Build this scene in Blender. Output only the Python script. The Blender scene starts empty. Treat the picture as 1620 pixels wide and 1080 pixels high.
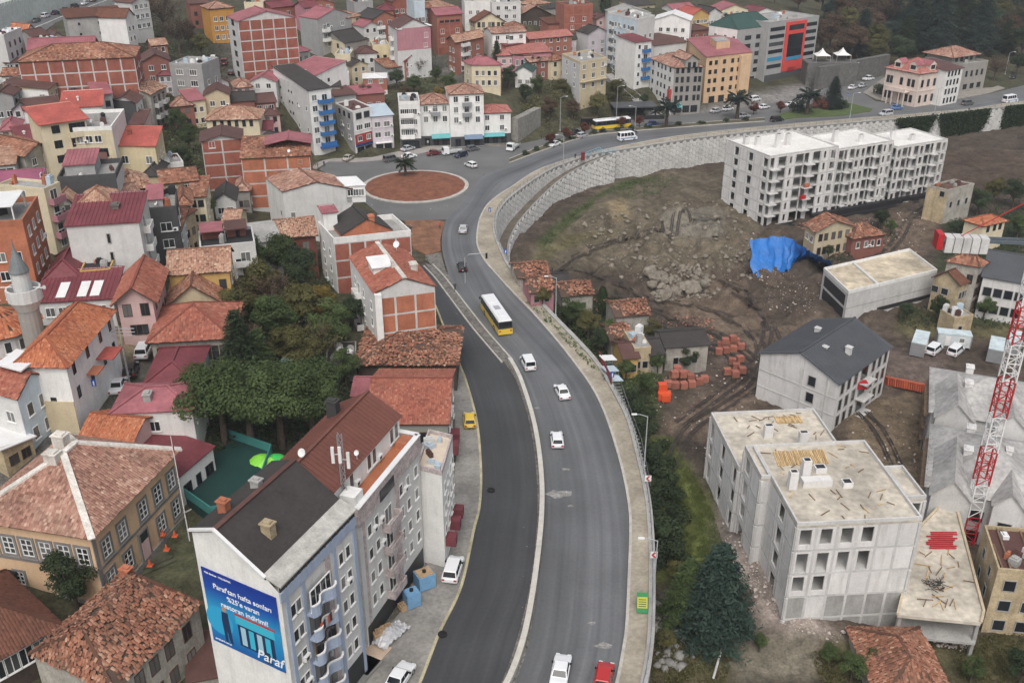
import bpy, bmesh, math, random
import numpy as np
from mathutils import Vector, Matrix, kdtree
from mathutils.geometry import tessellate_polygon
RA = random.Random(7)
rad = math.radians
ORD = 'first second third fourth fifth sixth seventh eighth ninth tenth eleventh twelfth thirteenth fourteenth fifteenth sixteenth seventeenth eighteenth nineteenth twentieth'.split()
# ------------------------------------------------------------------ camera, sky, sun, exposure
F = 1550.0; TH = rad(26.5); CH = 75.0
st, ct = math.sin(TH), math.cos(TH)
scene = bpy.context.scene
C = scene.collection
cam_d = bpy.data.cameras.new('camera'); cam = bpy.data.objects.new('camera', cam_d); C.objects.link(cam)
cam.location = (0, 0, CH); cam.rotation_euler = (math.pi/2 - TH, 0, 0)
cam_d.sensor_width = 36; cam_d.lens = F/1620*36; cam_d.clip_start = 1; cam_d.clip_end = 5000
scene.camera = cam
w = bpy.data.worlds.new('World'); scene.world = w; w.use_nodes = True
nt = w.node_tree; bg = nt.nodes['Background']
sky = nt.nodes.new('ShaderNodeTexSky'); sky.sky_type = 'NISHITA'; sky.sun_disc = False
SUN_EL, SUN_AZ = rad(55), rad(185)
sky.sun_elevation = SUN_EL; sky.sun_rotation = SUN_AZ; sky.dust_density = 6; sky.air_density = 1.0; sky.ozone_density = 1.0
hs = nt.nodes.new('ShaderNodeHueSaturation'); hs.inputs['Saturation'].default_value = 0.45
nt.links.new(sky.outputs[0], hs.inputs['Color']); nt.links.new(hs.outputs[0], bg.inputs['Color'])
bg.inputs['Strength'].default_value = 0.15
sun_d = bpy.data.lights.new('sun', 'SUN'); sun_d.energy = .8; sun_d.angle = rad(40); sun_d.color = (1, .985, .96)
sun = bpy.data.objects.new('sun', sun_d); C.objects.link(sun)
sd = Vector((math.sin(SUN_AZ)*math.cos(SUN_EL), math.cos(SUN_AZ)*math.cos(SUN_EL), math.sin(SUN_EL)))
sun.rotation_euler = (-sd).to_track_quat('-Z', 'Y').to_euler(); sun.location = (0, 0, 300)
vs = scene.view_settings; vs.view_transform = 'Standard'; vs.look = 'None'; vs.exposure = 0.15; vs.gamma = 1; vs.use_curve_mapping = False

# ------------------------------------------------------------------ pixels <-> place
def ray(px, py):
    u = (px-810)/F; v = (py-540)/F
    return u, ct - v*st, -(st + v*ct)
def at(px, py, z=0.0):
    d = ray(px, py); t = (CH-z)/-d[2]
    return Vector((d[0]*t, d[1]*t, z))
def proj(p):
    x, y, z = p[0], p[1], p[2]-CH
    dep = y*ct - z*st
    return 810 + F*x/dep, 540 + F*(-y*st - z*ct)/dep

# ------------------------------------------------------------------ materials
MATS = {}
def M(name, col=(.5,.5,.5), rough=.85, var=.15, scale=.5, fine=6.0, streak=0.0, bump=0.0, orand=0.0, metal=0.0, spec=.3, dark=(.5,.47,.42)):
    if name in MATS: return MATS[name]
    m = bpy.data.materials.new(name); m.use_nodes = True; MATS[name] = m
    n = m.node_tree.nodes; l = m.node_tree.links; b = n['Principled BSDF']
    b.inputs['Roughness'].default_value = rough; b.inputs['Metallic'].default_value = metal
    b.inputs['Specular IOR Level'].default_value = spec
    tc = n.new('ShaderNodeTexCoord')
    n1 = n.new('ShaderNodeTexNoise'); n1.inputs['Scale'].default_value = scale; n1.inputs['Detail'].default_value = 5; n1.inputs['Roughness'].default_value = .65
    n2 = n.new('ShaderNodeTexNoise'); n2.inputs['Scale'].default_value = fine; n2.inputs['Detail'].default_value = 3
    oi = n.new('ShaderNodeObjectInfo')
    ad = n.new('ShaderNodeVectorMath'); ad.operation = 'ADD'
    sc = n.new('ShaderNodeMath'); sc.operation = 'MULTIPLY'; sc.inputs[1].default_value = 37.0
    l.new(oi.outputs['Random'], sc.inputs[0]); l.new(tc.outputs['Object'], ad.inputs[0]); l.new(sc.outputs[0], ad.inputs[1])
    l.new(ad.outputs[0], n1.inputs['Vector']); l.new(ad.outputs[0], n2.inputs['Vector'])
    mx = n.new('ShaderNodeMix'); mx.data_type = 'RGBA'; mx.blend_type = 'MULTIPLY'; mx.inputs[0].default_value = 1
    mr = n.new('ShaderNodeMapRange'); mr.inputs[1].default_value = .3; mr.inputs[2].default_value = .7; mr.inputs[3].default_value = 1-var; mr.inputs[4].default_value = 1+var
    l.new(n1.outputs[0], mr.inputs[0])
    mr2 = n.new('ShaderNodeMapRange'); mr2.inputs[1].default_value = .3; mr2.inputs[2].default_value = .7; mr2.inputs[3].default_value = 1-var*.6; mr2.inputs[4].default_value = 1+var*.6
    l.new(n2.outputs[0], mr2.inputs[0])
    mu = n.new('ShaderNodeMath'); mu.operation = 'MULTIPLY'; l.new(mr.outputs[0], mu.inputs[0]); l.new(mr2.outputs[0], mu.inputs[1])
    last = mu
    if orand:
        mo = n.new('ShaderNodeMapRange'); mo.inputs[3].default_value = 1-orand; mo.inputs[4].default_value = 1+orand; l.new(oi.outputs['Random'], mo.inputs[0])
        m2 = n.new('ShaderNodeMath'); m2.operation = 'MULTIPLY'; l.new(last.outputs[0], m2.inputs[0]); l.new(mo.outputs[0], m2.inputs[1]); last = m2
    mx.inputs[6].default_value = (*col, 1); l.new(last.outputs[0], mx.inputs[7])
    out = mx.outputs[2]
    if streak:
        mp = n.new('ShaderNodeMapping'); mp.inputs['Scale'].default_value = (1.1, 1.1, .13); l.new(ad.outputs[0], mp.inputs[0])
        n3 = n.new('ShaderNodeTexNoise'); n3.inputs['Scale'].default_value = 1.0; n3.inputs['Detail'].default_value = 6; n3.inputs['Roughness'].default_value = .7; l.new(mp.outputs[0], n3.inputs['Vector'])
        rp = n.new('ShaderNodeMapRange'); rp.inputs[1].default_value = .5; rp.inputs[2].default_value = .72; rp.inputs[3].default_value = 0; rp.inputs[4].default_value = streak; l.new(n3.outputs[0], rp.inputs[0])
        m3 = n.new('ShaderNodeMix'); m3.data_type = 'RGBA'; m3.blend_type = 'MULTIPLY'; l.new(rp.outputs[0], m3.inputs[0]); l.new(out, m3.inputs[6]); m3.inputs[7].default_value = (*dark, 1)
        out = m3.outputs[2]
    l.new(out, b.inputs['Base Color'])
    if bump:
        bp = n.new('ShaderNodeBump'); bp.inputs['Strength'].default_value = bump; bp.inputs['Distance'].default_value = .1; l.new(n2.outputs[0], bp.inputs['Height']); l.new(bp.outputs[0], b.inputs['Normal'])
    return m
def wallm(name, col, streak=.4, var=.1, **k): return M(name, col, .9, var, .45, 5, streak=streak*.75, orand=.05, **k)
def tilem(name, cols, moss=.35):
    if name in MATS: return MATS[name]
    m = bpy.data.materials.new(name); m.use_nodes = True; MATS[name] = m
    n = m.node_tree.nodes; l = m.node_tree.links; b = n['Principled BSDF']; b.inputs['Roughness'].default_value = .85; b.inputs['Specular IOR Level'].default_value = .2
    a = n.new('ShaderNodeAttribute'); a.attribute_name = 'rnd'
    r = n.new('ShaderNodeValToRGB'); e = r.color_ramp.elements
    e[0].position = 0; e[0].color = (*cols[0], 1); e[1].position = 1; e[1].color = (*cols[-1], 1)
    for i, c in enumerate(cols[1:-1]): x = e.new((i+1)/(len(cols)-1)); x.color = (*c, 1)
    l.new(a.outputs['Fac'], r.inputs[0])
    tc = n.new('ShaderNodeTexCoord'); no = n.new('ShaderNodeTexNoise'); no.inputs['Scale'].default_value = .35; no.inputs['Detail'].default_value = 6; no.inputs['Roughness'].default_value = .7
    l.new(tc.outputs['Object'], no.inputs['Vector'])
    mr = n.new('ShaderNodeMapRange'); mr.inputs[1].default_value = .45; mr.inputs[2].default_value = .75; mr.inputs[3].default_value = 0; mr.inputs[4].default_value = moss*1.6
    l.new(no.outputs[0], mr.inputs[0])
    mx = n.new('ShaderNodeMix'); mx.data_type = 'RGBA'; l.new(mr.outputs[0], mx.inputs[0]); l.new(r.outputs[0], mx.inputs[6]); mx.inputs[7].default_value = (.085,.06,.045,1)
    l.new(mx.outputs[2], b.inputs['Base Color'])
    return m
def vcolm(name, rough=.95, var=.3, scale=.6, bump=.6):
    m = bpy.data.materials.new(name); m.use_nodes = True
    n = m.node_tree.nodes; l = m.node_tree.links; b = n['Principled BSDF']; b.inputs['Roughness'].default_value = rough; b.inputs['Specular IOR Level'].default_value = .15
    a = n.new('ShaderNodeAttribute'); a.attribute_name = 'col'
    tc = n.new('ShaderNodeTexCoord')
    out = a.outputs['Color']; ns = []
    for s, v in ((scale, var), (scale*5, var*.8), (.07, var*.6), (.22, var*.7)):
        no = n.new('ShaderNodeTexNoise'); no.inputs['Scale'].default_value = s; no.inputs['Detail'].default_value = 6; no.inputs['Roughness'].default_value = .65; l.new(tc.outputs['Object'], no.inputs['Vector'])
        mr = n.new('ShaderNodeMapRange'); mr.inputs[1].default_value = .3; mr.inputs[2].default_value = .7; mr.inputs[3].default_value = 1-v; mr.inputs[4].default_value = 1+v; l.new(no.outputs[0], mr.inputs[0])
        mx = n.new('ShaderNodeMix'); mx.data_type = 'RGBA'; mx.blend_type = 'MULTIPLY'; mx.inputs[0].default_value = 1; l.new(out, mx.inputs[6]); l.new(mr.outputs[0], mx.inputs[7]); out = mx.outputs[2]; ns.append(no)
    l.new(out, b.inputs['Base Color'])
    bp = n.new('ShaderNodeBump'); bp.inputs['Strength'].default_value = bump; bp.inputs['Distance'].default_value = .4; l.new(ns[0].outputs[0], bp.inputs['Height']); l.new(bp.outputs[0], b.inputs['Normal'])
    return m
def asphaltm(name, col, streak=.25, warm=(1,1,1)):
    m = bpy.data.materials.new(name); m.use_nodes = True; MATS[name] = m
    n = m.node_tree.nodes; l = m.node_tree.links; b = n['Principled BSDF']; b.inputs['Roughness'].default_value = .75; b.inputs['Specular IOR Level'].default_value = .35
    uv = n.new('ShaderNodeUVMap'); tc = n.new('ShaderNodeTexCoord')
    fac = []
    for (sx, sy, sc, v) in ((.9, .012, 1, streak*.6), (.22, .008, 1, streak), (3., .05, 1, streak*.25)):
        mp = n.new('ShaderNodeMapping'); mp.inputs['Scale'].default_value = (sx, sy, 1); l.new(uv.outputs[0], mp.inputs[0])
        no = n.new('ShaderNodeTexNoise'); no.inputs['Scale'].default_value = sc; no.inputs['Detail'].default_value = 4; l.new(mp.outputs[0], no.inputs['Vector'])
        mr = n.new('ShaderNodeMapRange'); mr.inputs[1].default_value = .3; mr.inputs[2].default_value = .7; mr.inputs[3].default_value = 1-v; mr.inputs[4].default_value = 1+v; l.new(no.outputs[0], mr.inputs[0]); fac.append(mr)
    for (s, v) in ((.12, .14), (2.5, .08)):
        no = n.new('ShaderNodeTexNoise'); no.inputs['Scale'].default_value = s; no.inputs['Detail'].default_value = 6; l.new(tc.outputs['Object'], no.inputs['Vector'])
        mr = n.new('ShaderNodeMapRange'); mr.inputs[1].default_value = .3; mr.inputs[2].default_value = .7; mr.inputs[3].default_value = 1-v; mr.inputs[4].default_value = 1+v; l.new(no.outputs[0], mr.inputs[0]); fac.append(mr)
    out = None
    for f in fac:
        mx = n.new('ShaderNodeMix'); mx.data_type = 'RGBA'; mx.blend_type = 'MULTIPLY'; mx.inputs[0].default_value = 1
        if out is None: mx.inputs[6].default_value = (*col, 1)
        else: l.new(out, mx.inputs[6])
        l.new(f.outputs[0], mx.inputs[7]); out = mx.outputs[2]
    l.new(out, b.inputs['Base Color'])
    return m
def glassm(name, c0, c1, rough=.12):
    m = bpy.data.materials.new(name); m.use_nodes = True; MATS[name] = m
    n = m.node_tree.nodes; l = m.node_tree.links; b = n['Principled BSDF']; b.inputs['Roughness'].default_value = rough; b.inputs['Specular IOR Level'].default_value = .5
    oi = n.new('ShaderNodeObjectInfo'); r = n.new('ShaderNodeValToRGB'); e = r.color_ramp.elements
    e[0].position = .3; e[0].color = (*c0, 1); e[1].position = 1; e[1].color = (*c1, 1)
    l.new(oi.outputs['Random'], r.inputs[0]); l.new(r.outputs[0], b.inputs['Base Color'])
    return m
def leafm(name, c0, c1):
    if name in MATS: return MATS[name]
    m = bpy.data.materials.new(name); m.use_nodes = True; MATS[name] = m
    n = m.node_tree.nodes; l = m.node_tree.links; b = n['Principled BSDF']; b.inputs['Roughness'].default_value = .7; b.inputs['Specular IOR Level'].default_value = .2
    a = n.new('ShaderNodeAttribute'); a.attribute_name = 'rnd'
    r = n.new('ShaderNodeValToRGB'); e = r.color_ramp.elements; e[0].color = (*c0, 1); e[1].color = (*c1, 1)
    l.new(a.outputs['Fac'], r.inputs[0])
    oi = n.new('ShaderNodeObjectInfo'); mo = n.new('ShaderNodeMapRange'); mo.inputs[3].default_value = 1.0; mo.inputs[4].default_value = 1.6; l.new(oi.outputs['Random'], mo.inputs[0])
    mx = n.new('ShaderNodeMix'); mx.data_type = 'RGBA'; mx.blend_type = 'MULTIPLY'; mx.inputs[0].default_value = 1; l.new(r.outputs[0], mx.inputs[6]); l.new(mo.outputs[0], mx.inputs[7])
    l.new(mx.outputs[2], b.inputs['Base Color'])
    tr = n.new('ShaderNodeBsdfTranslucent'); ms = n.new('ShaderNodeMixShader'); ms.inputs[0].default_value = .45; l.new(mx.outputs[2], tr.inputs[0]); l.new(b.outputs[0], ms.inputs[1]); l.new(tr.outputs[0], ms.inputs[2]); l.new(ms.outputs[0], n['Material Output'].inputs[0])
    return m

GLASS = glassm('window glass', (.022,.026,.03), (.22,.22,.21))
DARKGL = glassm('tinted glass', (.012,.016,.02), (.03,.035,.04), .08)  # window style d also uses it as painted shade in unglazed openings
WHITEF = M('white frame', (.74,.74,.72), .5, .05)
BROWNF = M('brown frame', (.10,.055,.035), .6, .1)
GREYST = M('grey stone trim', (.20,.19,.18), .9, .2)
CONC = wallm('concrete', (.34,.335,.32), .5, .18)
CONCL = wallm('pale concrete', (.52,.515,.50), .45, .14)
DARKM = M('dark steel', (.03,.03,.032), .5, .1)
STEEL = M('galvanised steel', (.34,.35,.36), .45, .1, metal=.4)
BLACKM = M('black rubber', (.015,.015,.016), .8, .1)
WHITEP = M('white paint', (.70,.70,.69), .6, .08)
REDP = M('red paint', (.42,.025,.03), .5, .12)
YELP = M('yellow paint', (.75,.52,.04), .45, .08)
TIMBER = M('fresh timber', (.50,.35,.18), .8, .25, 1.2, 9, orand=.25)
TIMBERO = M('weathered timber', (.19,.13,.085), .9, .3, 1.2, 9, orand=.2)
BRICK = wallm('red brick infill', (.285,.10,.07), .5, .22)
BRICKO = wallm('orange brick infill', (.40,.15,.085), .5, .22)
BLOCK = wallm('white block infill', (.64,.63,.615), .6, .1)

# ------------------------------------------------------------------ mesh building
def fastmesh(name, verts, faces, mats, rnd=None, smooth=False, midx=None):
    """verts (n,3) array, faces (m,4) or (m,3) array"""
    me = bpy.data.meshes.new(name); v = np.asarray(verts, dtype=np.float32); f = np.asarray(faces, dtype=np.int32)
    k = f.shape[1]; me.vertices.add(len(v)); me.vertices.foreach_set('co', v.ravel())
    me.loops.add(f.size); me.loops.foreach_set('vertex_index', f.ravel())
    me.polygons.add(len(f)); me.polygons.foreach_set('loop_start', np.arange(len(f), dtype=np.int32)*k)
    if midx is not None: me.polygons.foreach_set('material_index', np.asarray(midx, dtype=np.int32))
    if smooth: me.polygons.foreach_set('use_smooth', np.ones(len(f), dtype=bool))
    for m in mats: me.materials.append(m)
    me.update(calc_edges=True)
    if rnd is not None:
        a = me.attributes.new('rnd', 'FLOAT', 'FACE'); a.data.foreach_set('value', np.asarray(rnd, dtype=np.float32))
    return me
class MB:
    def __init__(s): s.v = []; s.f = []; s.mi = []
    def poly(s, pts, mi=0):
        b = len(s.v); s.v += [tuple(p) for p in pts]; s.f.append(tuple(range(b, b+len(pts)))); s.mi.append(mi)
    def hexa(s, p, mi=0):            # 8 points: bottom 4 ccw, top 4 ccw
        b = len(s.v); s.v += [tuple(q) for q in p]
        for q in ((3,2,1,0),(4,5,6,7),(0,1,5,4),(1,2,6,5),(2,3,7,6),(3,0,4,7)): s.f.append(tuple(b+i for i in q)); s.mi.append(mi)
    def box(s, x0, x1, y0, y1, z0, z1, mi=0):
        s.hexa([(x0,y0,z0),(x1,y0,z0),(x1,y1,z0),(x0,y1,z0),(x0,y0,z1),(x1,y0,z1),(x1,y1,z1),(x0,y1,z1)], mi)
    def prism(s, poly, z0, z1, mi=0, cap=True, capmi=None):
        n = len(poly); b = len(s.v)
        zz0 = z0 if hasattr(z0, '__len__') else [z0]*n; zz1 = z1 if hasattr(z1, '__len__') else [z1]*n
        s.v += [(p[0],p[1],zz0[i]) for i, p in enumerate(poly)] + [(p[0],p[1],zz1[i]) for i, p in enumerate(poly)]
        for i in range(n):
            j = (i+1) % n; s.f.append((b+i,b+j,b+n+j,b+n+i)); s.mi.append(mi)
        if cap:
            for t in tessellate_polygon([[Vector((p[0],p[1],0)) for p in poly]]):
                a, c, d = (Vector(s.v[b+i][:2]) for i in t)
                if (c-a).cross(d-a) < 0: t = (t[0], t[2], t[1])
                s.f.append(tuple(b+n+i for i in t)); s.mi.append(mi if capmi is None else capmi)
    def bar(s, a, c, w, h=None, mi=0):   # square bar between two points
        a = Vector(a); c = Vector(c); d = (c-a); h = h or w
        if d.length < 1e-5: return
        d.normalize(); up = Vector((0,0,1)) if abs(d.z) < .95 else Vector((1,0,0))
        x = d.cross(up).normalized()*w/2; y = x.cross(d).normalized()*h/2
        s.hexa([a-x-y, a+x-y, a+x+y, a-x+y, c-x-y, c+x-y, c+x+y, c-x+y], mi)
    def tube(s, pts, rr, n=8, mi=0, cap=True):
        pts = [Vector(p) for p in pts]; rr = rr if hasattr(rr, '__len__') else [rr]*len(pts); b = len(s.v)
        for i, p in enumerate(pts):
            d = (pts[min(i+1, len(pts)-1)] - pts[max(i-1, 0)]).normalized()
            up = Vector((0,0,1)) if abs(d.z) < .9 else Vector((1,0,0))
            x = d.cross(up).normalized(); y = d.cross(x)
            for k in range(n):
                a = 2*math.pi*k/n; s.v.append(tuple(p + (x*math.cos(a)+y*math.sin(a))*rr[i]))
        for i in range(len(pts)-1):
            for k in range(n):
                k2 = (k+1) % n; s.f.append((b+i*n+k, b+i*n+k2, b+(i+1)*n+k2, b+(i+1)*n+k)); s.mi.append(mi)
        if cap:
            s.f.append(tuple(b+k for k in range(n))[::-1]); s.mi.append(mi)
            s.f.append(tuple(b+(len(pts)-1)*n+k for k in range(n))); s.mi.append(mi)
    def lathe(s, prof, cx=0, cy=0, n=16, mi=0):
        b = len(s.v)
        for r, z in prof:
            for k in range(n): a = 2*math.pi*k/n; s.v.append((cx+r*math.cos(a), cy+r*math.sin(a), z))
        for i in range(len(prof)-1):
            for k in range(n):
                k2 = (k+1) % n; s.f.append((b+i*n+k, b+i*n+k2, b+(i+1)*n+k2, b+(i+1)*n+k)); s.mi.append(mi)
        s.f.append(tuple(b+(len(prof)-1)*n+k for k in range(n))); s.mi.append(mi)
    def mesh(s, name, mats, smooth=False):
        me = bpy.data.meshes.new(name); me.from_pydata(s.v, [], s.f)
        for m in (mats if isinstance(mats, (list, tuple)) else [mats]): me.materials.append(m)
        if any(s.mi): me.polygons.foreach_set('material_index', s.mi)
        if smooth: me.polygons.foreach_set('use_smooth', [True]*len(s.f))
        me.update(); return me
    def build(s, name, mats, parent=None, loc=(0,0,0), smooth=False):
        return link(name, s.mesh(name, mats, smooth), parent, loc)
def link(name, me, parent=None, loc=(0,0,0), rz=0.0, mat=None):
    o = bpy.data.objects.new(name, me); C.objects.link(o); o.parent = parent; o.location = loc
    if rz: o.rotation_euler = (0, 0, rz)
    return o
def tag(o, label, cat, group=None):
    o['label'] = label; o['category'] = cat
    if group: o['group'] = group
    return o
def thing(name, label, cat, loc=(0,0,0), rz=0.0, group=None):
    o = link(name, None, None, loc, rz); return tag(o, label, cat, group)
def struct(o): o['kind'] = 'structure'; return o
def stuff(o, label=None, cat=None):
    o['kind'] = 'stuff'
    if label: o['label'] = label; o['category'] = cat
    return o
def copy_tree(o, parent=None):
    c = o.copy(); C.objects.link(c); c.parent = parent
    for ch in list(o.children): copy_tree(ch, c)
    return c
def smoothline(pts, n=6):
    P = [Vector(p) for p in pts]; out = []
    for i in range(len(P)-1):
        p0 = P[max(i-1,0)]; p1 = P[i]; p2 = P[i+1]; p3 = P[min(i+2, len(P)-1)]
        for k in range(n):
            t = k/n
            out.append(.5*((2*p1)+(p2-p0)*t+(2*p0-5*p1+4*p2-p3)*t*t+(3*p1-p0-3*p2+p3)*t**3))
    out.append(P[-1]); return out
def resample(pts, n):
    P = [Vector(p) for p in pts]; d = [0]
    for i in range(1, len(P)): d.append(d[-1]+(P[i]-P[i-1]).length)
    out = []; j = 0
    for k in range(n):
        t = d[-1]*k/(n-1)
        while j < len(P)-2 and d[j+1] < t: j += 1
        s = (t-d[j])/max(1e-6, d[j+1]-d[j]); out.append(P[j].lerp(P[j+1], min(1, max(0, s))))
    return out
def pxl(pts, z=0.0, n=6): return smoothline([at(x, y, z) for x, y in pts], n)
def offset(pts, d):                # shift a polyline sideways (to its right) by d metres
    out = []
    for i, p in enumerate(pts):
        t = pts[min(i+1, len(pts)-1)] - pts[max(i-1, 0)]; t.z = 0; t.normalize()
        out.append(p + Vector((t.y, -t.x, 0))*d)
    return out
def ribbon(name, A, B, mat, z=0.0, n=160, parent=None):
    A = resample(A, n); B = resample(B, n); mb = MB(); me = bpy.data.meshes.new(name); v = []; uvs = []; L = 0
    for i in range(n):
        if i: L += ((A[i]+B[i])/2-(A[i-1]+B[i-1])/2).length
        v += [(A[i].x,A[i].y,z), (B[i].x,B[i].y,z)]; uvs.append((L, (A[i]-B[i]).length))
    f = [(2*i,2*i+1,2*i+3,2*i+2) for i in range(n-1)]
    me.from_pydata(v, [], f); me.materials.append(mat); ul = me.uv_layers.new(name='UVMap')
    for p in me.polygons:
        for li in p.loop_indices:
            vi = me.loops[li].vertex_index; ul.data[li].uv = (0 if vi % 2 == 0 else uvs[vi//2][1], uvs[vi//2][0])
    me.update(); o = link(name, me, parent)
    if me.polygons[0].normal.z < 0: me.flip_normals()
    return o
def extrude_line(mb, pts, w, z0, z1, mi=0):   # solid strip along a polyline
    A = offset(pts, -w/2); B = offset(pts, w/2)
    for i in range(len(pts)-1):
        a0 = z0[i] if hasattr(z0,'__len__') else z0; a1 = z0[i+1] if hasattr(z0,'__len__') else z0
        b0 = z1[i] if hasattr(z1,'__len__') else z1; b1 = z1[i+1] if hasattr(z1,'__len__') else z1
        mb.hexa([(A[i].x,A[i].y,a0),(B[i].x,B[i].y,a0),(B[i+1].x,B[i+1].y,a1),(A[i+1].x,A[i+1].y,a1),
                 (A[i].x,A[i].y,b0),(B[i].x,B[i].y,b0),(B[i+1].x,B[i+1].y,b1),(A[i+1].x,A[i+1].y,b1)], mi)
def inpoly(x, y, poly):
    c = False; j = len(poly)-1
    for i in range(len(poly)):
        xi, yi = poly[i][0], poly[i][1]; xj, yj = poly[j][0], poly[j][1]
        if (yi > y) != (yj > y) and x < (xj-xi)*(y-yi)/(yj-yi)+xi: c = not c
        j = i
    return c
def inpoly_np(x, y, poly):
    c = np.zeros(x.shape, bool); j = len(poly)-1
    for i in range(len(poly)):
        xi, yi = poly[i][0], poly[i][1]; xj, yj = poly[j][0], poly[j][1]
        if yi != yj: c ^= ((yi > y) != (yj > y)) & (x < (xj-xi)*(y-yi)/(yj-yi)+xi)
        j = i
    return c
# ------------------------------------------------------------------ road lines (pixels of the photograph -> ground points)
RE = [(962,1120),(974,1080),(984,1030),(990,985),(994,900),(996,840),(994,800),(985,750),(972,702),(955,652),(935,612),(905,570),(877,535),(842,495),(810,462),(787,437),(766,412),(755,390),(754,370),(759,345),(770,325),(787,310),(810,295),(847,271),(890,255),(940,241),(980,232),(1050,219),(1110,211),(1215,200),(1340,189),(1465,179),(1540,172),(1620,160),(1760,142)]
WL = [(1010,1120),(1021,1080),(1029,1030),(1032,985),(1033,900),(1030,830),(1024,780),(1011,722),(994,662),(968,612),(945,575),(915,541),(872,497),(842,464),(810,428),(795,400),(785,375),(783,355),(787,338),(800,320),(815,307),(838,290),(872,269),(910,254),(950,243),(985,238),(1060,226),(1110,219),(1215,207),(1340,196),(1465,185),(1590,170),(1700,156),(1780,146)]
LE = [(797,1120),(816,1080),(838,1010),(852,915),(861,815),(858,742),(847,672),(826,604),(808,573),(790,550),(768,523),(745,495),(720,461),(709,432),(701,402),(699,378),(706,347),(735,318),(752,290),(768,275),(815,258),(860,240),(930,219),(1000,211),(1060,206),(1200,195),(1370,180),(1470,170),(1540,164),(1620,151),(1760,132)]
LR = [(775,1120),(793,1080),(818,1010),(840,915),(850,815),(848,742),(838,672),(818,606),(800,577),(780,553),(758,527),(735,499),(712,468),(690,440),(672,416)]
LLn = [(645,1120),(666,1080),(697,1000),(731,928),(751,838),(760,800),(762,740),(755,665),(738,602),(727,575),(713,540),(701,512),(690,485),(672,455),(655,430)]
RE3, WL3, LE3, LR3, LL3 = (pxl(p) for p in (RE, WL, LE, LR, LLn))
WX = [WL3[0] + (WL3[0]-WL3[4]).normalized()*60] + WL3 + [WL3[-1] + (WL3[-1]-WL3[-4]).normalized()*250]
PIT = [(p.x, p.y) for p in [WX[0]]+resample(WX[1:-1], 70)+[WX[-1]]] + [(500, WX[-1].y), (500, 0), (WX[0].x, 0)]
UP = [(505,268),(540,286),(575,318),(600,340),(640,349),(707,347),(745,310),(765,276),(815,258),(860,240),(930,219),(1060,206),(1200,195),(1370,181),(1540,165),(1620,152),(1760,132),(1760,118),(1640,130),(1560,150),(1500,160),(1450,166),(1385,160),(1366,148),(1372,140),(1400,132),(1395,122),(1320,128),(1295,150),(1215,164),(1130,176),(1040,187),(990,190),(930,199),(880,211),(850,222),(800,232),(740,229),(690,237),(640,247),(600,254),(560,256),(520,256)]
UP3 = [at(x, y) for x, y in UP]
# ------------------------------------------------------------------ terrain heights
CU = [(330,640,8),(450,620,3),(560,600,.5),(640,600,0),(250,600,14),(190,620,15),(60,660,15),(100,760,12),(30,540,16),(60,430,18),(200,500,16),(330,470,10),(430,500,4),(500,470,2),(380,420,9),(250,420,13),(150,420,17.5),(-150,500,18),(-150,700,15),(-200,300,20),
 (150,930,5.5),(20,930,6),(230,900,4.5),(350,760,5),(290,830,4.5),(330,1000,2),(200,1075,3),(50,1070,5),(-150,950,8),(420,1075,0),(560,1075,0),(470,760,1.5),(430,650,4),(620,960,0),(700,800,0),(600,640,0),
 (100,330,18.5),(60,260,19),(200,270,16),(100,150,21),(150,60,23),(70,27,22),(350,170,14),(300,240,10),(330,320,5),(400,330,3),(480,340,1.5),(430,115,17.5),(340,95,18),(520,60,20),(600,20,22),(500,150,12),(560,140,12),(660,120,14),(760,80,17),(800,10,23),(740,130,12),(880,120,11),(850,195,1),(820,160,7),(1000,130,7),(950,165,2),(1050,172,1),(1150,165,.5),(1280,140,0),(1250,60,5),(1000,10,21),(1200,5,15),(1350,80,3),(1400,20,4),(1600,20,4),(1600,110,0),(1470,150,0),(1330,110,1.5),(650,235,0),(480,270,0),(550,250,0),(700,220,.3),(560,190,3),(640,150,9),(800,140,9),(440,270,1),(-100,100,22),(-150,20,23),(300,20,24),(1750,60,3),(450,15,24),(520,300,0),(560,360,0),(640,390,0)]
CP = [(820,440,-9),(800,395,-8.5),(860,400,-9),(900,335,-8),(985,287,-8),(1050,292,-7.2),(1100,264,-8),(1150,300,-7.5),(950,345,-6.2),(1060,322,-5.8),(1150,318,-6.4),(960,400,-11),(1060,392,-11),(1150,405,-10.8),(1000,385,-10.4),(1100,420,-11.5),(1180,335,-8),(1000,470,-11.5),(1060,470,-12),(860,470,-9),(950,560,-8.5),(1000,600,-8.5),(1100,600,-10),(1200,600,-10),(1100,500,-11),(1250,440,-9.5),(1400,340,-8.5),(1420,233,-8),(1500,262,-7),(1600,245,-6.5),(1450,400,-9.5),(1550,500,-10.2),(1620,350,-8.5),(1400,560,-10.2),(1450,640,-10.5),(1050,700,-9),(1100,800,-8),(1060,850,-8),(1050,950,-7),(1150,950,-7.5),(1238,945,-5.2),(1205,900,-5.2),(1180,850,-5.4),(1150,790,-5.8),(1125,740,-6.6),(1290,985,-7),(1250,1050,-10),(1400,1050,-10.3),(1550,1050,-10.3),(1600,800,-10.5),(1350,720,-10.5),(1040,750,-7.5),(1000,650,-7.5),(940,580,-8),(1700,600,-10),(1700,1000,-10),(1700,230,-6),(1050,1075,-7),(1080,330,-4.2),(1060,360,-6.8),(1120,370,-7.2),(1010,330,-6.4)]
def ctrl(L): a = np.array([tuple(at(x, y, z)) for x, y, z in L]); return a
CUa, CPa = ctrl(CU), ctrl(CP)
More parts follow.
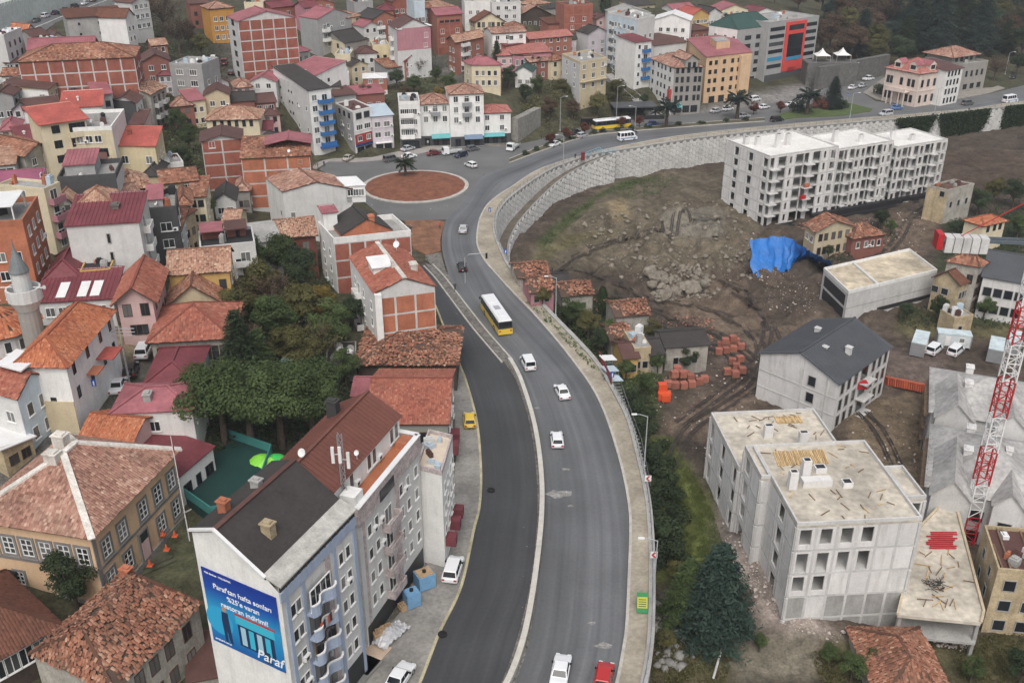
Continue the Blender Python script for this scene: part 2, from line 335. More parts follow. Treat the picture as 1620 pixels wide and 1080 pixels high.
def idw(x, y, A, p=1.6, s=10.0):
    d2 = (x[..., None]-A[:, 0])**2 + (y[..., None]-A[:, 1])**2 + s*s
    wt = d2**-p; return (wt*A[:, 2]).sum(-1)/wt.sum(-1)
kd_pts = []
for A, B in ((RE3, LE3), (LR3, LL3)):
    A = resample(A, 200); B = resample(B, 200)
    for a, b in zip(A, B):
        k = max(2, int((a-b).length/3))
        kd_pts += [a.lerp(b, i/k) for i in range(k+1)]
xs = [p.x for p in UP3]; ys = [p.y for p in UP3]
for gx in np.arange(min(xs), max(xs), 3.5):
    for gy in np.arange(min(ys), max(ys), 3.5):
        if inpoly(gx, gy, UP3): kd_pts.append(Vector((gx, gy, 0)))
kd_pts += resample(WL3, 250)
kd = kdtree.KDTree(len(kd_pts))
for i, p in enumerate(kd_pts): kd.insert((p.x, p.y, 0), i)
kd.balance()
def upper_z(X, Y):
    Z = idw(X, Y, CUa); sh = Z.shape; D = np.array([kd.find((a, b, 0))[2] for a, b in zip(X.ravel(), Y.ravel())]).reshape(sh)
    t = np.clip((D-2)/14, 0, 1); t = t*t*(3-2*t)
    return -.22 + (Z+.22)*t
NZ = {}
def nz(X, Y, seed, sc, amp):
    if (seed, sc) not in NZ:
        r = np.random.RandomState(seed); q = [(r.rand()*6.283, sc*(.5+1.5*r.rand()), r.rand()*6.283) for i in range(14)]; NZ[seed, sc] = [(math.cos(a)*f, math.sin(a)*f, p, .6+f/sc) for a, f, p in q]
    o = np.zeros_like(X)
    for a, b, p, d in NZ[seed, sc]: o += np.sin(X*a+Y*b+p)/d
    return o*amp/3
def pit_z(X, Y): return idw(X, Y, CPa, 1.8, 6.0) + nz(X, Y, 3, .25, .5) + nz(X, Y, 5, .9, .2) + ((np.abs(nz(X, Y, 8, .4, 1.2))-.35)*3.4+nz(X, Y, 9, 1.3, .8))*np.exp(-((X-42)/36)**2-((Y-207)/34)**2)
def ter(x, y):
    X = np.array([x]); Y = np.array([y])
    return float((pit_z if inpoly(x, y, PIT) else upper_z)(X, Y)[0])
def on(px, py):                     # pixel -> point on the terrain
    z = 0.0
    for _ in range(12):
        p = at(px, py, z); q = ter(p.x, p.y)
        if abs(q-z) < .03: break
        z = z*.35 + q*.65
    return at(px, py, z)
def on_np(X, Y):
    z = np.zeros(len(X))
    for i in range(8):
        v = (Y-540)/F; t = (CH-z)/(st+v*ct); x = (X-810)/F*t; y = t*(ct-v*st); pit = inpoly_np(x, y, PIT)
        zz = pit_z(x, y)
        if (~pit).any(): zz[~pit] = idw(x[~pit], y[~pit], CUa) if i < 6 else upper_z(x[~pit], y[~pit])
        z = z*.3+zz*.7 if i < 7 else zz
    return np.stack([x, y, z], 1)
# ------------------------------------------------------------------ terrain meshes, coloured by what lies there
def terrain(name, x0, x1, y0, y1, step, fn, keep, colf, mat):
    gx = np.arange(x0, x1+.1, step); gy = np.arange(y0, y1+.1, step); X, Y = np.meshgrid(gx, gy); Z = fn(X, Y); Z += (np.random.RandomState(3).rand(*Z.shape)-.7)*(.42 if step < 2 else .6)*(1 if step < 2 else (Z > 1)); nx, ny = len(gx), len(gy)
    V = np.stack([X.ravel(), Y.ravel(), Z.ravel()], 1); K = keep(X, Y).ravel()
    i = np.arange((ny-1)*nx).reshape(ny-1, nx)[:, :-1].ravel(); q = np.stack([i, i+1, i+nx+1, i+nx], 1)
    q = q[K[q].all(1)]
    me = fastmesh(name, V, q, [mat], smooth=True)
    a = me.attributes.new('col', 'FLOAT_COLOR', 'POINT'); col = colf(V); col = blurcol(col.reshape(ny, nx, 3), 2 if step < 2 else 1).reshape(-1, 3); a.data.foreach_set('color', np.concatenate([col, np.ones((len(col),1))], 1).astype(np.float32).ravel())
    o = link(name, me); return struct(o)
def blurcol(c, k):
    for _ in range(k):
        p = np.pad(c, ((1,1),(1,1),(0,0)), 'edge'); c = (p[:-2,1:-1]+p[2:,1:-1]+p[1:-1,:-2]+p[1:-1,2:]+2*c)/6
    return c
def projn(V):
    x, y, z = V[:,0], V[:,1], V[:,2]-CH; d = np.maximum(1, y*ct-z*st)
    return 810+F*x/d, 540+F*(-y*st-z*ct)/d
def paint(V, base, zones, seed=1, jit=5):
    r = np.random.RandomState(seed); px, py = projn(V); sc = np.clip(np.hypot(V[:,0], V[:,1])/150, .5, 3)
    px = px + nz(V[:,0], V[:,1], seed+1, .5, jit)/sc; py = py + nz(V[:,0], V[:,1], seed+2, .5, jit*.6)/sc
    col = np.tile(np.array(base), (len(V), 1))
    for c, poly in zones:
        m = inpoly_np(px, py, poly); col[m] = c
    return col
GRASS, DRYG, MUD, MUDL, COB, CONCC, RUB, DKGR = (.058,.068,.03), (.095,.085,.045), (.075,.055,.042), (.125,.094,.07), (.115,.112,.108), (.26,.24,.21), (.23,.195,.17), (.035,.042,.022)
ZU = [(COB, [(60,640),(170,640),(240,540),(215,520),(330,540),(330,600),(200,650),(130,690),(60,760),(0,830),(-80,860),(-80,760),(20,720)]),
      ((.27,.21,.125), [(75,640),(110,636),(175,520),(225,500),(243,538),(205,560),(160,630),(125,640)]),
      ((.075,.08,.045), [(200,900),(330,820),(330,920),(250,940),(190,950)]),
      ((.10,.095,.085), [(330,70),(370,60),(380,130),(340,140)]), ((.16,.155,.15), [(690,95),(740,140),(738,135),(700,80)]),
      ((.16,.155,.15), [(685,95),(700,90),(745,130),(738,140)]),
      (CONCC, [(500,268),(600,256),(700,228),(810,222),(810,236),(690,244),(560,262)]),
      (MUD, [(640,345),(707,345),(700,390),(715,440),(690,440),(660,410),(640,380)]),
      ((.21,.20,.19), [(1000,196),(1320,120),(1400,118),(1400,140),(1215,172),(1040,192)]),
      (MUD, [(0,20),(0,130),(100,160),(250,110),(250,60),(150,80)]), ((.05,.048,.03), [(200,0),(340,0),(360,130),(280,130),(215,60)]),
      ((.07,.06,.035), [(1290,0),(1620,0),(1620,100),(1290,100)]),
      (CONCC, [(540,1100),(640,960),(720,780),(728,600),(770,600),(770,830),(690,1100)])]
def colU(V): return paint(V, (.062,.06,.036), ZU, 11)
ZP = [((.11,.092,.066), [(820,430),(900,330),(985,280),(1080,270),(1200,265),(1200,420),(1080,430),(960,430)]),
      (GRASS, [(845,385),(900,335),(985,285),(1050,278),(990,300),(950,312),(905,352),(860,395)]),
      ((.21,.165,.10), [(960,318),(990,312),(1000,345),(975,352)]), ((.16,.145,.118), [(1045,330),(1150,330),(1140,375),(1050,375)]),
      (DRYG, [(840,410),(900,370),(990,360),(880,400),(830,440)]),
      (MUDL, [(1040,440),(1180,440),(1220,520),(1300,500),(1320,560),(1200,640),(1130,700),(1040,680),(1080,640),(1180,600),(1180,540),(1060,500)]),
      ((.10,.115,.035), [(1010,690),(1060,690),(1120,790),(1145,860),(1130,900),(1060,920),(1030,930),(1030,780)]),
      (GRASS, [(965,590),(1040,580),(1045,640),(1030,690),(1000,660)]), (DKGR, [(820,465),(990,470),(1000,600),(960,600),(900,560)]),
      (RUB, [(1140,790),(1230,860),(1250,960),(1330,1000),(1340,1040),(1240,1000),(1170,960),(1130,860)]),
      ((.14,.14,.12), [(1030,940),(1180,940),(1180,1010),(1040,1010)]), (DRYG, [(1020,1000),(1500,1010),(1620,1000),(1620,1080),(1020,1080)]),
      ((.145,.13,.10), [(1140,990),(1300,1010),(1290,1080),(1150,1080)]),
      ((.15,.115,.078), [(1340,640),(1450,620),(1470,680),(1460,790),(1400,800),(1340,720)]), ((.13,.10,.085), [(1400,550),(1500,550),(1480,610),(1400,610)]),
      (MUDL, [(1400,340),(1490,330),(1480,370),(1440,420),(1390,415)]), (DKGR, [(1490,350),(1620,330),(1620,420),(1480,430)]),
      (DRYG, [(1420,490),(1620,480),(1620,540),(1420,530)]), (MUD, [(1480,235),(1620,240),(1620,300),(1500,300)])]
def colP(V): return paint(V, (.078,.061,.048), ZP, 21)
TERM = vcolm('earth', var=.42, bump=1.0)
terrain('hillside', -420, 420, 30, 720, 3.5, upper_z, lambda X, Y: ~inpoly_np(X, Y, [(p.x, p.y) for p in WX] + [(500, WX[-1].y), (500, 0), (WX[0].x, 0)]), colU, TERM)
cx_w = offset(WX, -1.6)
PIT2 = [(p.x, p.y) for p in cx_w] + [(500, cx_w[-1].y), (500, 0), (cx_w[0].x, 0)]
terrain('excavation_ground', -30, 300, 20, 345, .85, pit_z, lambda X, Y: inpoly_np(X, Y, PIT2), colP, TERM)
mb = MB(); mb.poly([(-6000,-3000,-16),(6000,-3000,-16),(6000,9000,-16),(-6000,9000,-16)]); struct(mb.build('ground', M('far ground', (.07,.07,.045), .95, .3, .02)))
# ------------------------------------------------------------------ roads
ASP = asphaltm('grey asphalt', (.122,.126,.131), .3); ASPD = asphaltm('fresh black asphalt', (.054,.056,.059), .22); ASPU = asphaltm('worn asphalt', (.135,.136,.135), .12)
struct(ribbon('road', LE3, RE3, ASP, 0.0, 220)); struct(ribbon('side_road', LL3, LR3, ASPD, 0.0, 120))
def sheet(name, px, mat, z, thick=.3, zb=0):
    P = [at(x, y, zb) for x, y in px]; mb = MB()
    if (sum(P[i].x*P[(i+1) % len(P)].y-P[(i+1) % len(P)].x*P[i].y for i in range(len(P)))) < 0: P = P[::-1]
    mb.prism(P, z-thick, z); return struct(mb.build(name, mat))
mb = MB(); P = UP3[::-1] if sum(UP3[i].x*UP3[(i+1) % len(UP3)].y-UP3[(i+1) % len(UP3)].x*UP3[i].y for i in range(len(UP3))) < 0 else UP3
mb.prism(P, -.3, -.012); o = mb.build('town_road', ASPU); o.data.uv_layers.new(name='UVMap'); struct(o)
WALKM = M('paving', (.32,.285,.225), .9, .28, .22, 2.2); KERBM = M('kerb stone', (.42,.40,.36), .9, .2, 1.0); PAVEC = M('worn concrete paving', (.235,.225,.205), .9, .3, .25, 2.5)
o = ribbon('pavement', RE3, offset(WL3, -.25), WALKM, .14, 220); struct(o)
mb = MB(); extrude_line(mb, offset(RE3, .12), .34, -.2, .17); struct(mb.build('kerb', KERBM))
mb = MB(); extrude_line(mb, offset(resample(LL3, 100), -.1), .32, -.2, .15); struct(mb.build('kerb', M('yellowed kerb stone', (.40,.36,.24), .9, .35, .5)))
sheet('concrete_pavement', [(640,1120),(666,1080),(697,1000),(731,928),(751,838),(760,800),(762,740),(755,665),(738,602),(727,575),(712,575),(718,640),(722,720),(715,790),(700,850),(640,960),(560,1060),(520,1120)], PAVEC, .12)
sheet('forecourt', [(500,268),(520,256),(560,257),(600,254),(640,248),(690,238),(740,230),(810,226),(830,205),(640,222),(560,240),(480,262)], M('forecourt paving', (.30,.28,.26), .9, .2, .4), .08)
# median with rubble, and the low white barrier wall
struct(ribbon('median', LR3, LE3[:13*6+1], M('rubble dirt', (.16,.15,.135), .95, .6, 1.6, 8, bump=.8), .07, 140))
bl = smoothline([at(x, y) for x, y in [(780,1120),(806,1080),(830,1010),(847,915),(857,815),(855,742),(844,672),(823,605),(806,573)]], 8)
mb = MB(); extrude_line(mb, offset(bl, .0), .45, -.1, .85); extrude_line(mb, bl, .62, .85, .97)
tag(mb.build('barrier_wall', wallm('barrier concrete', (.50,.48,.43), .5)), 'long low cream concrete barrier wall curving between the two roads', 'barrier')
ml = smoothline([at(x, y) for x, y in [(803,572),(763,526),(740,497),(715,464),(695,438),(678,420)]], 6)
mb = MB(); extrude_line(mb, offset(ml, .9), .3, -.1, .22); extrude_line(mb, offset(ml, -1.0), .3, -.1, .22); struct(mb.build('kerb', KERBM))
# roundabout island of red earth, islands between carriageways
cen = at(657, 295); rx = (at(741, 295)-at(573, 295)).length/2
mb = MB(); prof = [(rx+.1, -.2), (rx+.1, .25), (rx-.45, .27)]; mb.lathe(prof, 0, 0, 56)
struct(mb.build('roundabout_kerb', KERBM, None, (cen.x, cen.y, 0)))
n = 26; V = []; Fq = []
for i in range(n+1):
    r = (rx-.5)*i/n
    for k in range(56):
        a = 6.2832*k/56; x, y = r*math.cos(a), r*math.sin(a)
        V.append((x, y, .22 + 1.0*(1-(i/n)**2) + .16*math.sin(x*1.3+y)*math.sin(y*1.7-x*.4)*(1-(i/n)**4)))
for i in range(n):
    for k in range(56): Fq.append((i*56+k, (i+1)*56+k, (i+1)*56+(k+1) % 56, i*56+(k+1) % 56))
struct(link('roundabout_island', fastmesh('roundabout_island', V, Fq, [M('red earth', (.185,.075,.045), .95, .35, .6, 3, bump=.8)], smooth=True), None, (cen.x, cen.y, 0)))
sheet('traffic_island', [(640,350),(690,349),(704,352),(697,378),(697,398),(676,404),(655,395),(645,372)], M('brown earth', (.20,.10,.06), .95, .4, .5, 3, bump=.8), .16)
sheet('traffic_island', [(672,404),(697,400),(706,432),(716,456),(700,440),(682,420)], MATS['rubble dirt'], .10)
ISL = M('island soil', (.10,.09,.06), .95, .35, .6); GRS = M('mown grass', (.075,.105,.035), .95, .3, .7, 6)
lo = smoothline([at(x, y) for x, y in [(806,258),(860,238),(930,216),(1000,208),(1060,203),(1210,192)]], 6); up = smoothline([at(x, y) for x, y in [(806,252),(860,231),(930,211),(1000,203),(1060,198),(1210,187)]], 6)
struct(ribbon('planted_median', up, lo, ISL, .16, 60)); mb = MB(); extrude_line(mb, lo, .3, -.1, .2); extrude_line(mb, up, .3, -.1, .2); struct(mb.build('kerb', KERBM))
sheet('grass_island', [(1225,192),(1258,187),(1330,184),(1376,177),(1380,173),(1345,164),(1310,164),(1285,170),(1230,182)], GRS, .15)
sheet('corner_pavement', [(1365,147),(1385,157),(1440,165),(1500,160),(1560,149),(1590,140),(1560,130),(1400,122)], M('stone paving', (.26,.24,.21), .9, .2, .5), .13)
# ------------------------------------------------------------------ retaining wall of hexagonal stones
WW = resample(WX[:-1], 260)
wall = thing('retaining_wall', 'tall pale retaining wall of hexagonal stones carrying the curved road above the excavation', 'wall', (0, 0, 0))
HW = offset(WW, .1)
mb = MB(); extrude_line(mb, offset(WW, -.15), .6, -15, .12); mb.build('wall_face', wallm('wall mortar', (.25,.245,.235), .5, .15), wall)
mb = MB(); extrude_line(mb, offset(WW, -.1), .75, .12, .42); mb.build('coping', CONC, wall)
def hexmesh(r=.74, d=.12):
    mb = MB(); a = [(r*math.cos(math.pi/3*k), r*math.sin(math.pi/3*k)) for k in range(6)]
    b = len(mb.v); mb.v += [(x, .05, z) for x, z in a] + [(x*.97, -d*.6, z*.97) for x, z in a] + [(x*.8, -d, z*.8) for x, z in a]
    for k in range(6):
        j = (k+1) % 6; mb.f += [(k, j, 6+j, 6+k), (6+k, 6+j, 12+j, 12+k)]; mb.mi += [0, 0]
    mb.f.append(tuple(range(12, 18))); mb.mi.append(0)
    return mb
HEXM = wallm('hexagonal wall stone', (.55,.545,.525), .5, .2); hm = hexmesh().mesh('wall_stone', HEXM)
def hexwall(pts, ztop, zbot, parent, cand, r=.78):
    d = 0; dx = 1.5*r; dz = math.sqrt(3)*r; L = [0]
    for i in range(1, len(pts)): L.append(L[-1]+(pts[i]-pts[i-1]).length)
    k = 0; s = r; j = 0
    while s < L[-1]-r:
        while L[j+1] < s: j += 1
        t = (s-L[j])/(L[j+1]-L[j]); p = pts[j].lerp(pts[j+1], t); dr = (pts[j+1]-pts[j]).normalized()
        zt = ztop(p) if callable(ztop) else ztop; zb = zbot(p) if callable(zbot) else zbot
        z = zt - dz*.5 - (dz/2 if k % 2 else 0)
        while z > zb-dz*.4: cand.append((p.x, p.y, z, math.atan2(dr.y, dr.x))); z -= dz
        s += dx; k += 1
def place_hex(cand, parent, me, base, r, kmax=300):
    cand.sort(key=lambda c: (c[0]**2+c[1]**2))
    for c in cand[:kmax]: link('wall_stone', me, parent, (c[0], c[1], c[2]), c[3])
    rest = cand[kmax:]
    if rest:
        bv = np.array(base.v); V = []; f0 = [f for f in base.f]; T = []
        for i, c in enumerate(rest):
            ca, sa = math.cos(c[3]), math.sin(c[3]); x = bv[:,0]*ca-bv[:,1]*sa+c[0]; y = bv[:,0]*sa+bv[:,1]*ca+c[1]
            V.append(np.stack([x, y, bv[:,2]+c[2]], 1)); T += [tuple(q+i*len(bv) for q in f) for f in f0]
        m2 = bpy.data.meshes.new('wall_stones'); m2.from_pydata(np.concatenate(V).tolist(), [], T); m2.materials.append(me.materials[0]); m2.update()
        stuff(link('wall_stones', m2, parent))
hx = WL3[14*6+3:]          # the stretch above the excavation
hx = offset(resample(hx, 200), .18); cand = []
hexwall(hx, .05, lambda p: ter(p.x+.9, p.y-.9)-.3, wall, cand); place_hex(cand, wall, hm, hexmesh(), .78)
# ramp stair running down along the wall, with its own outer wall
sl = [at(x, y, 0) for x, y in [(962,241),(910,254),(872,269),(838,290),(815,307),(800,320),(787,338),(783,355),(785,375)]]
sl = resample(smoothline(sl, 6), 50); so = offset(sl, -1.5); se = offset(sl, -2.9)
stair = thing('wall_stair', 'dark stone stair running down the retaining wall behind a lower hexagonal stone wall', 'stairs', (0,0,0))
zs = [-.2-8.4*i/49 for i in range(50)]
mb = MB()
for i in range(49):
    for j in range(3):
        a = so[i].lerp(so[i+1], j/3); b = so[i].lerp(so[i+1], (j+1)/3); z = zs[i]+(zs[i+1]-zs[i])*j/3; dr = (b-a).normalized(); nn = Vector((dr.y, -dr.x, 0))*1.15
        mb.hexa([a-nn+Vector((0,0,-12)), a+nn+Vector((0,0,-12)), b+nn+Vector((0,0,-12)), b-nn+Vector((0,0,-12)), a-nn+Vector((0,0,z)), a+nn+Vector((0,0,z)), b+nn+Vector((0,0,z)), b-nn+Vector((0,0,z))])
mb.build('steps', M('old stone steps', (.15,.13,.105), .95, .35, .6), stair)
mb = MB(); extrude_line(mb, se, .5, -14, [z+.8 for z in zs]); mb.build('outer_wall', MATS['wall mortar'], stair)
cand = []; idx = {}; oo = offset(se, -.3)
def zst(p): i = min(range(50), key=lambda k: (oo[k]-p).length); return zs[i]+.75
hexwall(oo, zst, lambda p: ter(p.x+1, p.y-1)-.3, stair, cand); 
cand = [(a, b, c, d+math.pi) for a, b, c, d in cand]; place_hex(cand, stair, hm, hexmesh(), .78)
# hand rails
def railing(name, label, pts, h=1.0, z=0.42, step=2.0, mat=None, pick=0.05):
    mat = mat or STEEL; L = sum((pts[i+1]-pts[i]).length for i in range(len(pts)-1)); P = resample(pts, max(2, int(L/step)))
    r = thing(name, label, 'railing'); mb = MB(); zz = z if hasattr(z, '__len__') else [z]*len(P)
    mb.bar((0,0,0), (0,0,h), pick*1.2); pm = mb.mesh('post', mat)
    for p in P: link('post', pm, r, (p.x,p.y,p.z+z))
    mb = MB()
    for k in (.5, 1.0):
        for i in range(len(P)-1): mb.bar((P[i].x,P[i].y,P[i].z+z+h*k), (P[i+1].x,P[i+1].y,P[i+1].z+z+h*k), pick)
    mb.build('rails', mat, r); return r
RAILM = M('dull rail paint', (.16,.165,.17), .5, .15)
railing('road_railing', 'grey metal railing on top of the hexagonal stone wall by the curve', offset(WL3[13*6:24*6], -.1), 1.0, .42, 2.2, RAILM)
railing('road_railing', 'thin grey metal railing along the far straight road above the white unfinished building', offset(WL3[26*6:], -.1), 1.0, .42, 2.5, RAILM)
railing('road_railing', 'grey metal railing along the near pavement edge above the dark bushes', offset(WL3[0:9*6], -.1), 1.0, .42, 2.0, RAILM)
# ------------------------------------------------------------------ building kit
TI = {'red': tilem('red roof tiles', [(.22,.07,.05),(.30,.10,.07),(.36,.135,.09),(.43,.20,.14)], .25),
      'orange': tilem('orange roof tiles', [(.28,.09,.05),(.39,.13,.065),(.45,.17,.09),(.50,.24,.14)], .22),
      'old': tilem('weathered roof tiles', [(.12,.06,.04),(.25,.105,.065),(.36,.17,.11),(.46,.29,.20)], .5),
      'pale': tilem('bleached roof tiles', [(.24,.12,.08),(.36,.20,.14),(.44,.27,.19),(.52,.38,.28)], .3),
      'salmon': tilem('salmon roof tiles', [(.19,.095,.07),(.31,.165,.125),(.40,.235,.175),(.52,.36,.28)], .4),
      'brown': tilem('brown roof tiles', [(.10,.045,.03),(.145,.062,.042),(.18,.08,.055)], .2),
      'rose': tilem('rose roof tiles', [(.33,.12,.10),(.40,.16,.135),(.46,.21,.175)], .15)}
SH = {'maroon': M('maroon sheet roof', (.16,.042,.05), .6, .25, .3, 2.5), 'pink': M('faded crimson sheet roof', (.29,.105,.118), .65, .25, .3, 2.5), 'magenta': M('magenta sheet roof', (.27,.085,.14), .65, .2, .3),
      'brown': M('brown sheet roof', (.10,.05,.043), .7, .2, .3, 2.5), 'dark': M('charcoal felt roof', (.045,.04,.038), .8, .2, .3, 3), 'slate': M('slate grey sheet roof', (.075,.08,.088), .6, .15, .3, 3),
      'scarlet': M('scarlet sheet roof', (.38,.09,.07), .65, .28, .3, 2.5), 'white': M('white sheet roof', (.70,.70,.69), .5, .08), 'grey': M('grey flat roof', (.30,.295,.28), .9, .25, .25, 3), 'green': M('green sheet roof', (.035,.075,.065), .5, .12), 'blue': M('pale blue sheet roof', (.42,.50,.56), .5, .1), 'black': M('black flat roof', (.03,.03,.032), .9, .2), 'conc': CONCL, 'cream': M('cream tile floor', (.62,.53,.42), .8, .1), 'terra': M('terracotta floor', (.38,.14,.07), .8, .15)}
WA = {k: wallm(k+' render', c) for k, c in dict(white=(.72,.715,.69), cream=(.64,.56,.40), yellow=(.62,.53,.34), grey=(.33,.33,.325), pale=(.57,.57,.555), dark=(.075,.075,.078), pink=(.60,.42,.40), rose=(.42,.20,.23), blue=(.52,.61,.66), lilac=(.55,.50,.53), ochre=(.50,.33,.12), orange=(.50,.25,.06), beige=(.62,.43,.27), stone=(.29,.275,.25), brown=(.13,.09,.07), red=(.36,.05,.04), brickred=(.245,.10,.078), green=(.30,.36,.27), blush=(.63,.53,.47), sand=(.52,.44,.30), rosebrick=(.33,.14,.10)).items()}
WA['brick'] = BRICK; WA['bricko'] = BRICKO; WA['conc'] = CONC; WA['concl'] = CONCL; WA['block'] = BLOCK
WA['wood'] = M('dark wood boards', (.06,.045,.036), .85, .3, .8, 5); WA['redwood'] = M('red-brown wood boards', (.15,.05,.035), .85, .25, .8, 5)
WA['ruin'] = wallm('ruined plaster', (.42,.34,.22), .9, .3); WA['ruing'] = wallm('ruined grey plaster', (.36,.34,.30), .9, .3)
WC = {}
def winmesh(wd, h, style):
    k = (round(wd, 1), round(h, 1), style)
    if k in WC: return WC[k]
    x = k[0]/2; h = k[1]; f = MB(); t = .075; fm = {'b': BROWNF, 's': WHITEF, 'k': DARKM}.get(style, WHITEF); mats = [fm]
    def ring(x0, x1, z0, z1, t, y0, y1, mi=0):
        f.box(x0, x1, y0, y1, z1-t, z1, mi); f.box(x0, x1, y0, y1, z0, z0+t, mi); f.box(x0, x0+t, y0, y1, z0+t, z1-t, mi); f.box(x1-t, x1, y0, y1, z0+t, z1-t, mi)
    if style == 'd': ring(-x, x, 0, h, .10, -.10, .05); mats = [CONC]
    elif style == 's':
        ring(-x, x, 0, h, .28, -.10, .05, 1); mats.append(GREYST); x -= .28
        ring(-x, x, .28, h-.28, .10, -.07, .05)
        for q in (.33, .66): f.box(-x+.1, x-.1, -.06, .05, .28+(h-.56)*q-.05, .28+(h-.56)*q+.05)
        f.box(-.06, .06, -.064, .05, .38, h-.38); f.box(-x-.36, x+.36, -.2, .05, -.14, 0, 1)
    else:
        ring(-x, x, 0, h, t, -.07, .05); nb = max(1, round(k[0]/.75))
        for i in range(1, nb): q = -x+2*x*i/nb; f.box(q-.04, q+.04, -.055, .05, t, h-t)
        if style == 'w': f.box(-x-.08, x+.08, -.16, .05, -.1, 0)
    x = k[0]/2; p = MB(); e = .26 if style == 's' else .06
    p.box(-x+e, x-e, -.025, .04, e, h-e)
    WC[k] = (f.mesh('window', mats), p.mesh('pane', DARKGL if style in 'dk' else GLASS)); return WC[k]  # style d: no glass there, the dark pane paints the shade inside an opening
m_ = MB(); m_.box(-.4,.4,-.35,0,0,.55); m_.box(-.3,.1,-.36,-.35,.1,.45,1); ACM = m_.mesh('air_conditioner', [WHITEP, DARKM])
class Bd: pass
def building(name, label, cat, E, L, R, H, zb=None, wall='white', roof=None, skew=.45, group=None, below=4, wallm_=None, walls=None, bh=None):
    """E nearest eave corner, R right eave corner, L left/back eave corner (pixels, or a depth in metres); H wall height"""
    b = Bd(); z = 0.0 if zb is None else zb
    for _ in range(14):
        p = at(E[0], E[1], z+H)
        if zb is not None: break
        z = z*.4 + ter(p.x, p.y)*.6
    zt = z+H; e = at(*E, zt)
    r = at(*R, zt) if not isinstance(R, (int, float)) else None; l = at(*L, zt) if not isinstance(L, (int, float)) else None
    if r is None: d = (l-e).normalized(); r = e + Vector((d.y, -d.x, 0))*R
    if l is None: d = (r-e).normalized(); l = e + Vector((-d.y, d.x, 0))*L
    a = (r-e).normalized(); c = (l-e)
    if abs(a.dot(c.normalized())) > skew:     # square up unlikely corners
        nrm = Vector((-a.y, a.x, 0)); l = e + nrm*max(4, min(24, c.length))
    b.z = z; b.H = H; b.zt = zt; O = (e+r+l+(r+l-e))/4; O.z = z; b.O = O
    b.c = [q-O for q in (e, r, r+l-e, l)]
    for q in b.c: q.z = 0
    b.root = thing(name, label, cat, O, 0, group); b.wm = []
    mats = [WA[wall]] if walls is None else [WA[k] for k in walls]; b.mats = mats
    mb = MB(); n = 4
    for i in range(4):
        p, q = b.c[i], b.c[(i+1) % 4]; mb.poly([(p.x,p.y,-below),(q.x,q.y,-below),(q.x,q.y,H),(p.x,p.y,H)], 0 if walls is None else min(i, len(mats)-1))
    mb.poly([(p.x,p.y,H) for p in b.c]); b.mb = mb
    return b
def fin(b): b.wall = b.mb.build('wall', b.mats, b.root); return b
def fr(b, f):
    p, q = b.c[f % 4], b.c[(f+1) % 4]; d = q-p; L = d.length; d = d.normalized(); return p, d, Vector((d.y, -d.x, 0)), L, math.atan2(d.y, d.x)
def windows(b, f, rows, cols, wd=1.3, h=1.4, style='w', u0=.08, u1=.92, z0=1.0, dz=2.9, skip=(), p=1.0, proud=0):
    pp, d, nn, L, ang = fr(b, f); fm, pm = winmesh(wd, h, style)
    us = cols if isinstance(cols, (list, tuple)) else [u0+(u1-u0)*(i+.5)/cols for i in range(cols)]
    rs = rows if isinstance(rows, (list, tuple)) else range(rows)
    for r in rs:
        for i, u in enumerate(us):
            if (r, i) in skip or RA.random() > p: continue
            if z0+r*dz+h > b.H-.1: continue
            q = pp + d*(u*L) + nn*proud; w_ = link('window', fm, b.root, (q.x, q.y, z0+r*dz), ang); link('pane', pm, w_)
            if style == 'w' and RA.random() < .1: q = q+d*(wd*.5+.5); link('air_conditioner', ACM, b.root, (q.x, q.y, z0+r*dz), ang)
def boxon(b, f, u0, u1, y0, y1, z0, z1, name, mat, mb=None):
    """a box standing on facade f between fractions u0..u1, from y0 to y1 metres out"""
    pp, d, nn, L, ang = fr(b, f); m = mb or MB()
    A = pp+d*(u0*L); B = pp+d*(u1*L)
    m.hexa([(*(A+nn*y1).xy,z0),(*(B+nn*y1).xy,z0),(*(B+nn*y0).xy,z0),(*(A+nn*y0).xy,z0),(*(A+nn*y1).xy,z1),(*(B+nn*y1).xy,z1),(*(B+nn*y0).xy,z1),(*(A+nn*y0).xy,z1)])
    if mb is None: return m.build(name, mat, b.root)
PANC = {}
def panels(b, f, rows, bays, mat=BRICK, z0=0, z1=None, cw=.35, bh=.35, skip=(), mats=None):
    """brick infill panels standing a little proud of the concrete frame"""
    pp, d, nn, L, ang = fr(b, f); z1 = z1 or b.H; dz = (z1-z0)/rows; bw = L/bays
    k = (round(bw, 2), round(dz, 2), mat.name)
    if k not in PANC:
        m = MB(); x = bw/2-cw/2; m.box(-x, x, -.05, .02, bh/2, dz-bh/2); PANC[k] = m.mesh('brick_panel', mat)
    for r in range(rows):
        for i in range(bays):
            if (r, i) in skip: continue
            q = pp+d*((i+.5)*bw); link('brick_panel', PANC[k], b.root, (q.x, q.y, z0+r*dz), ang)
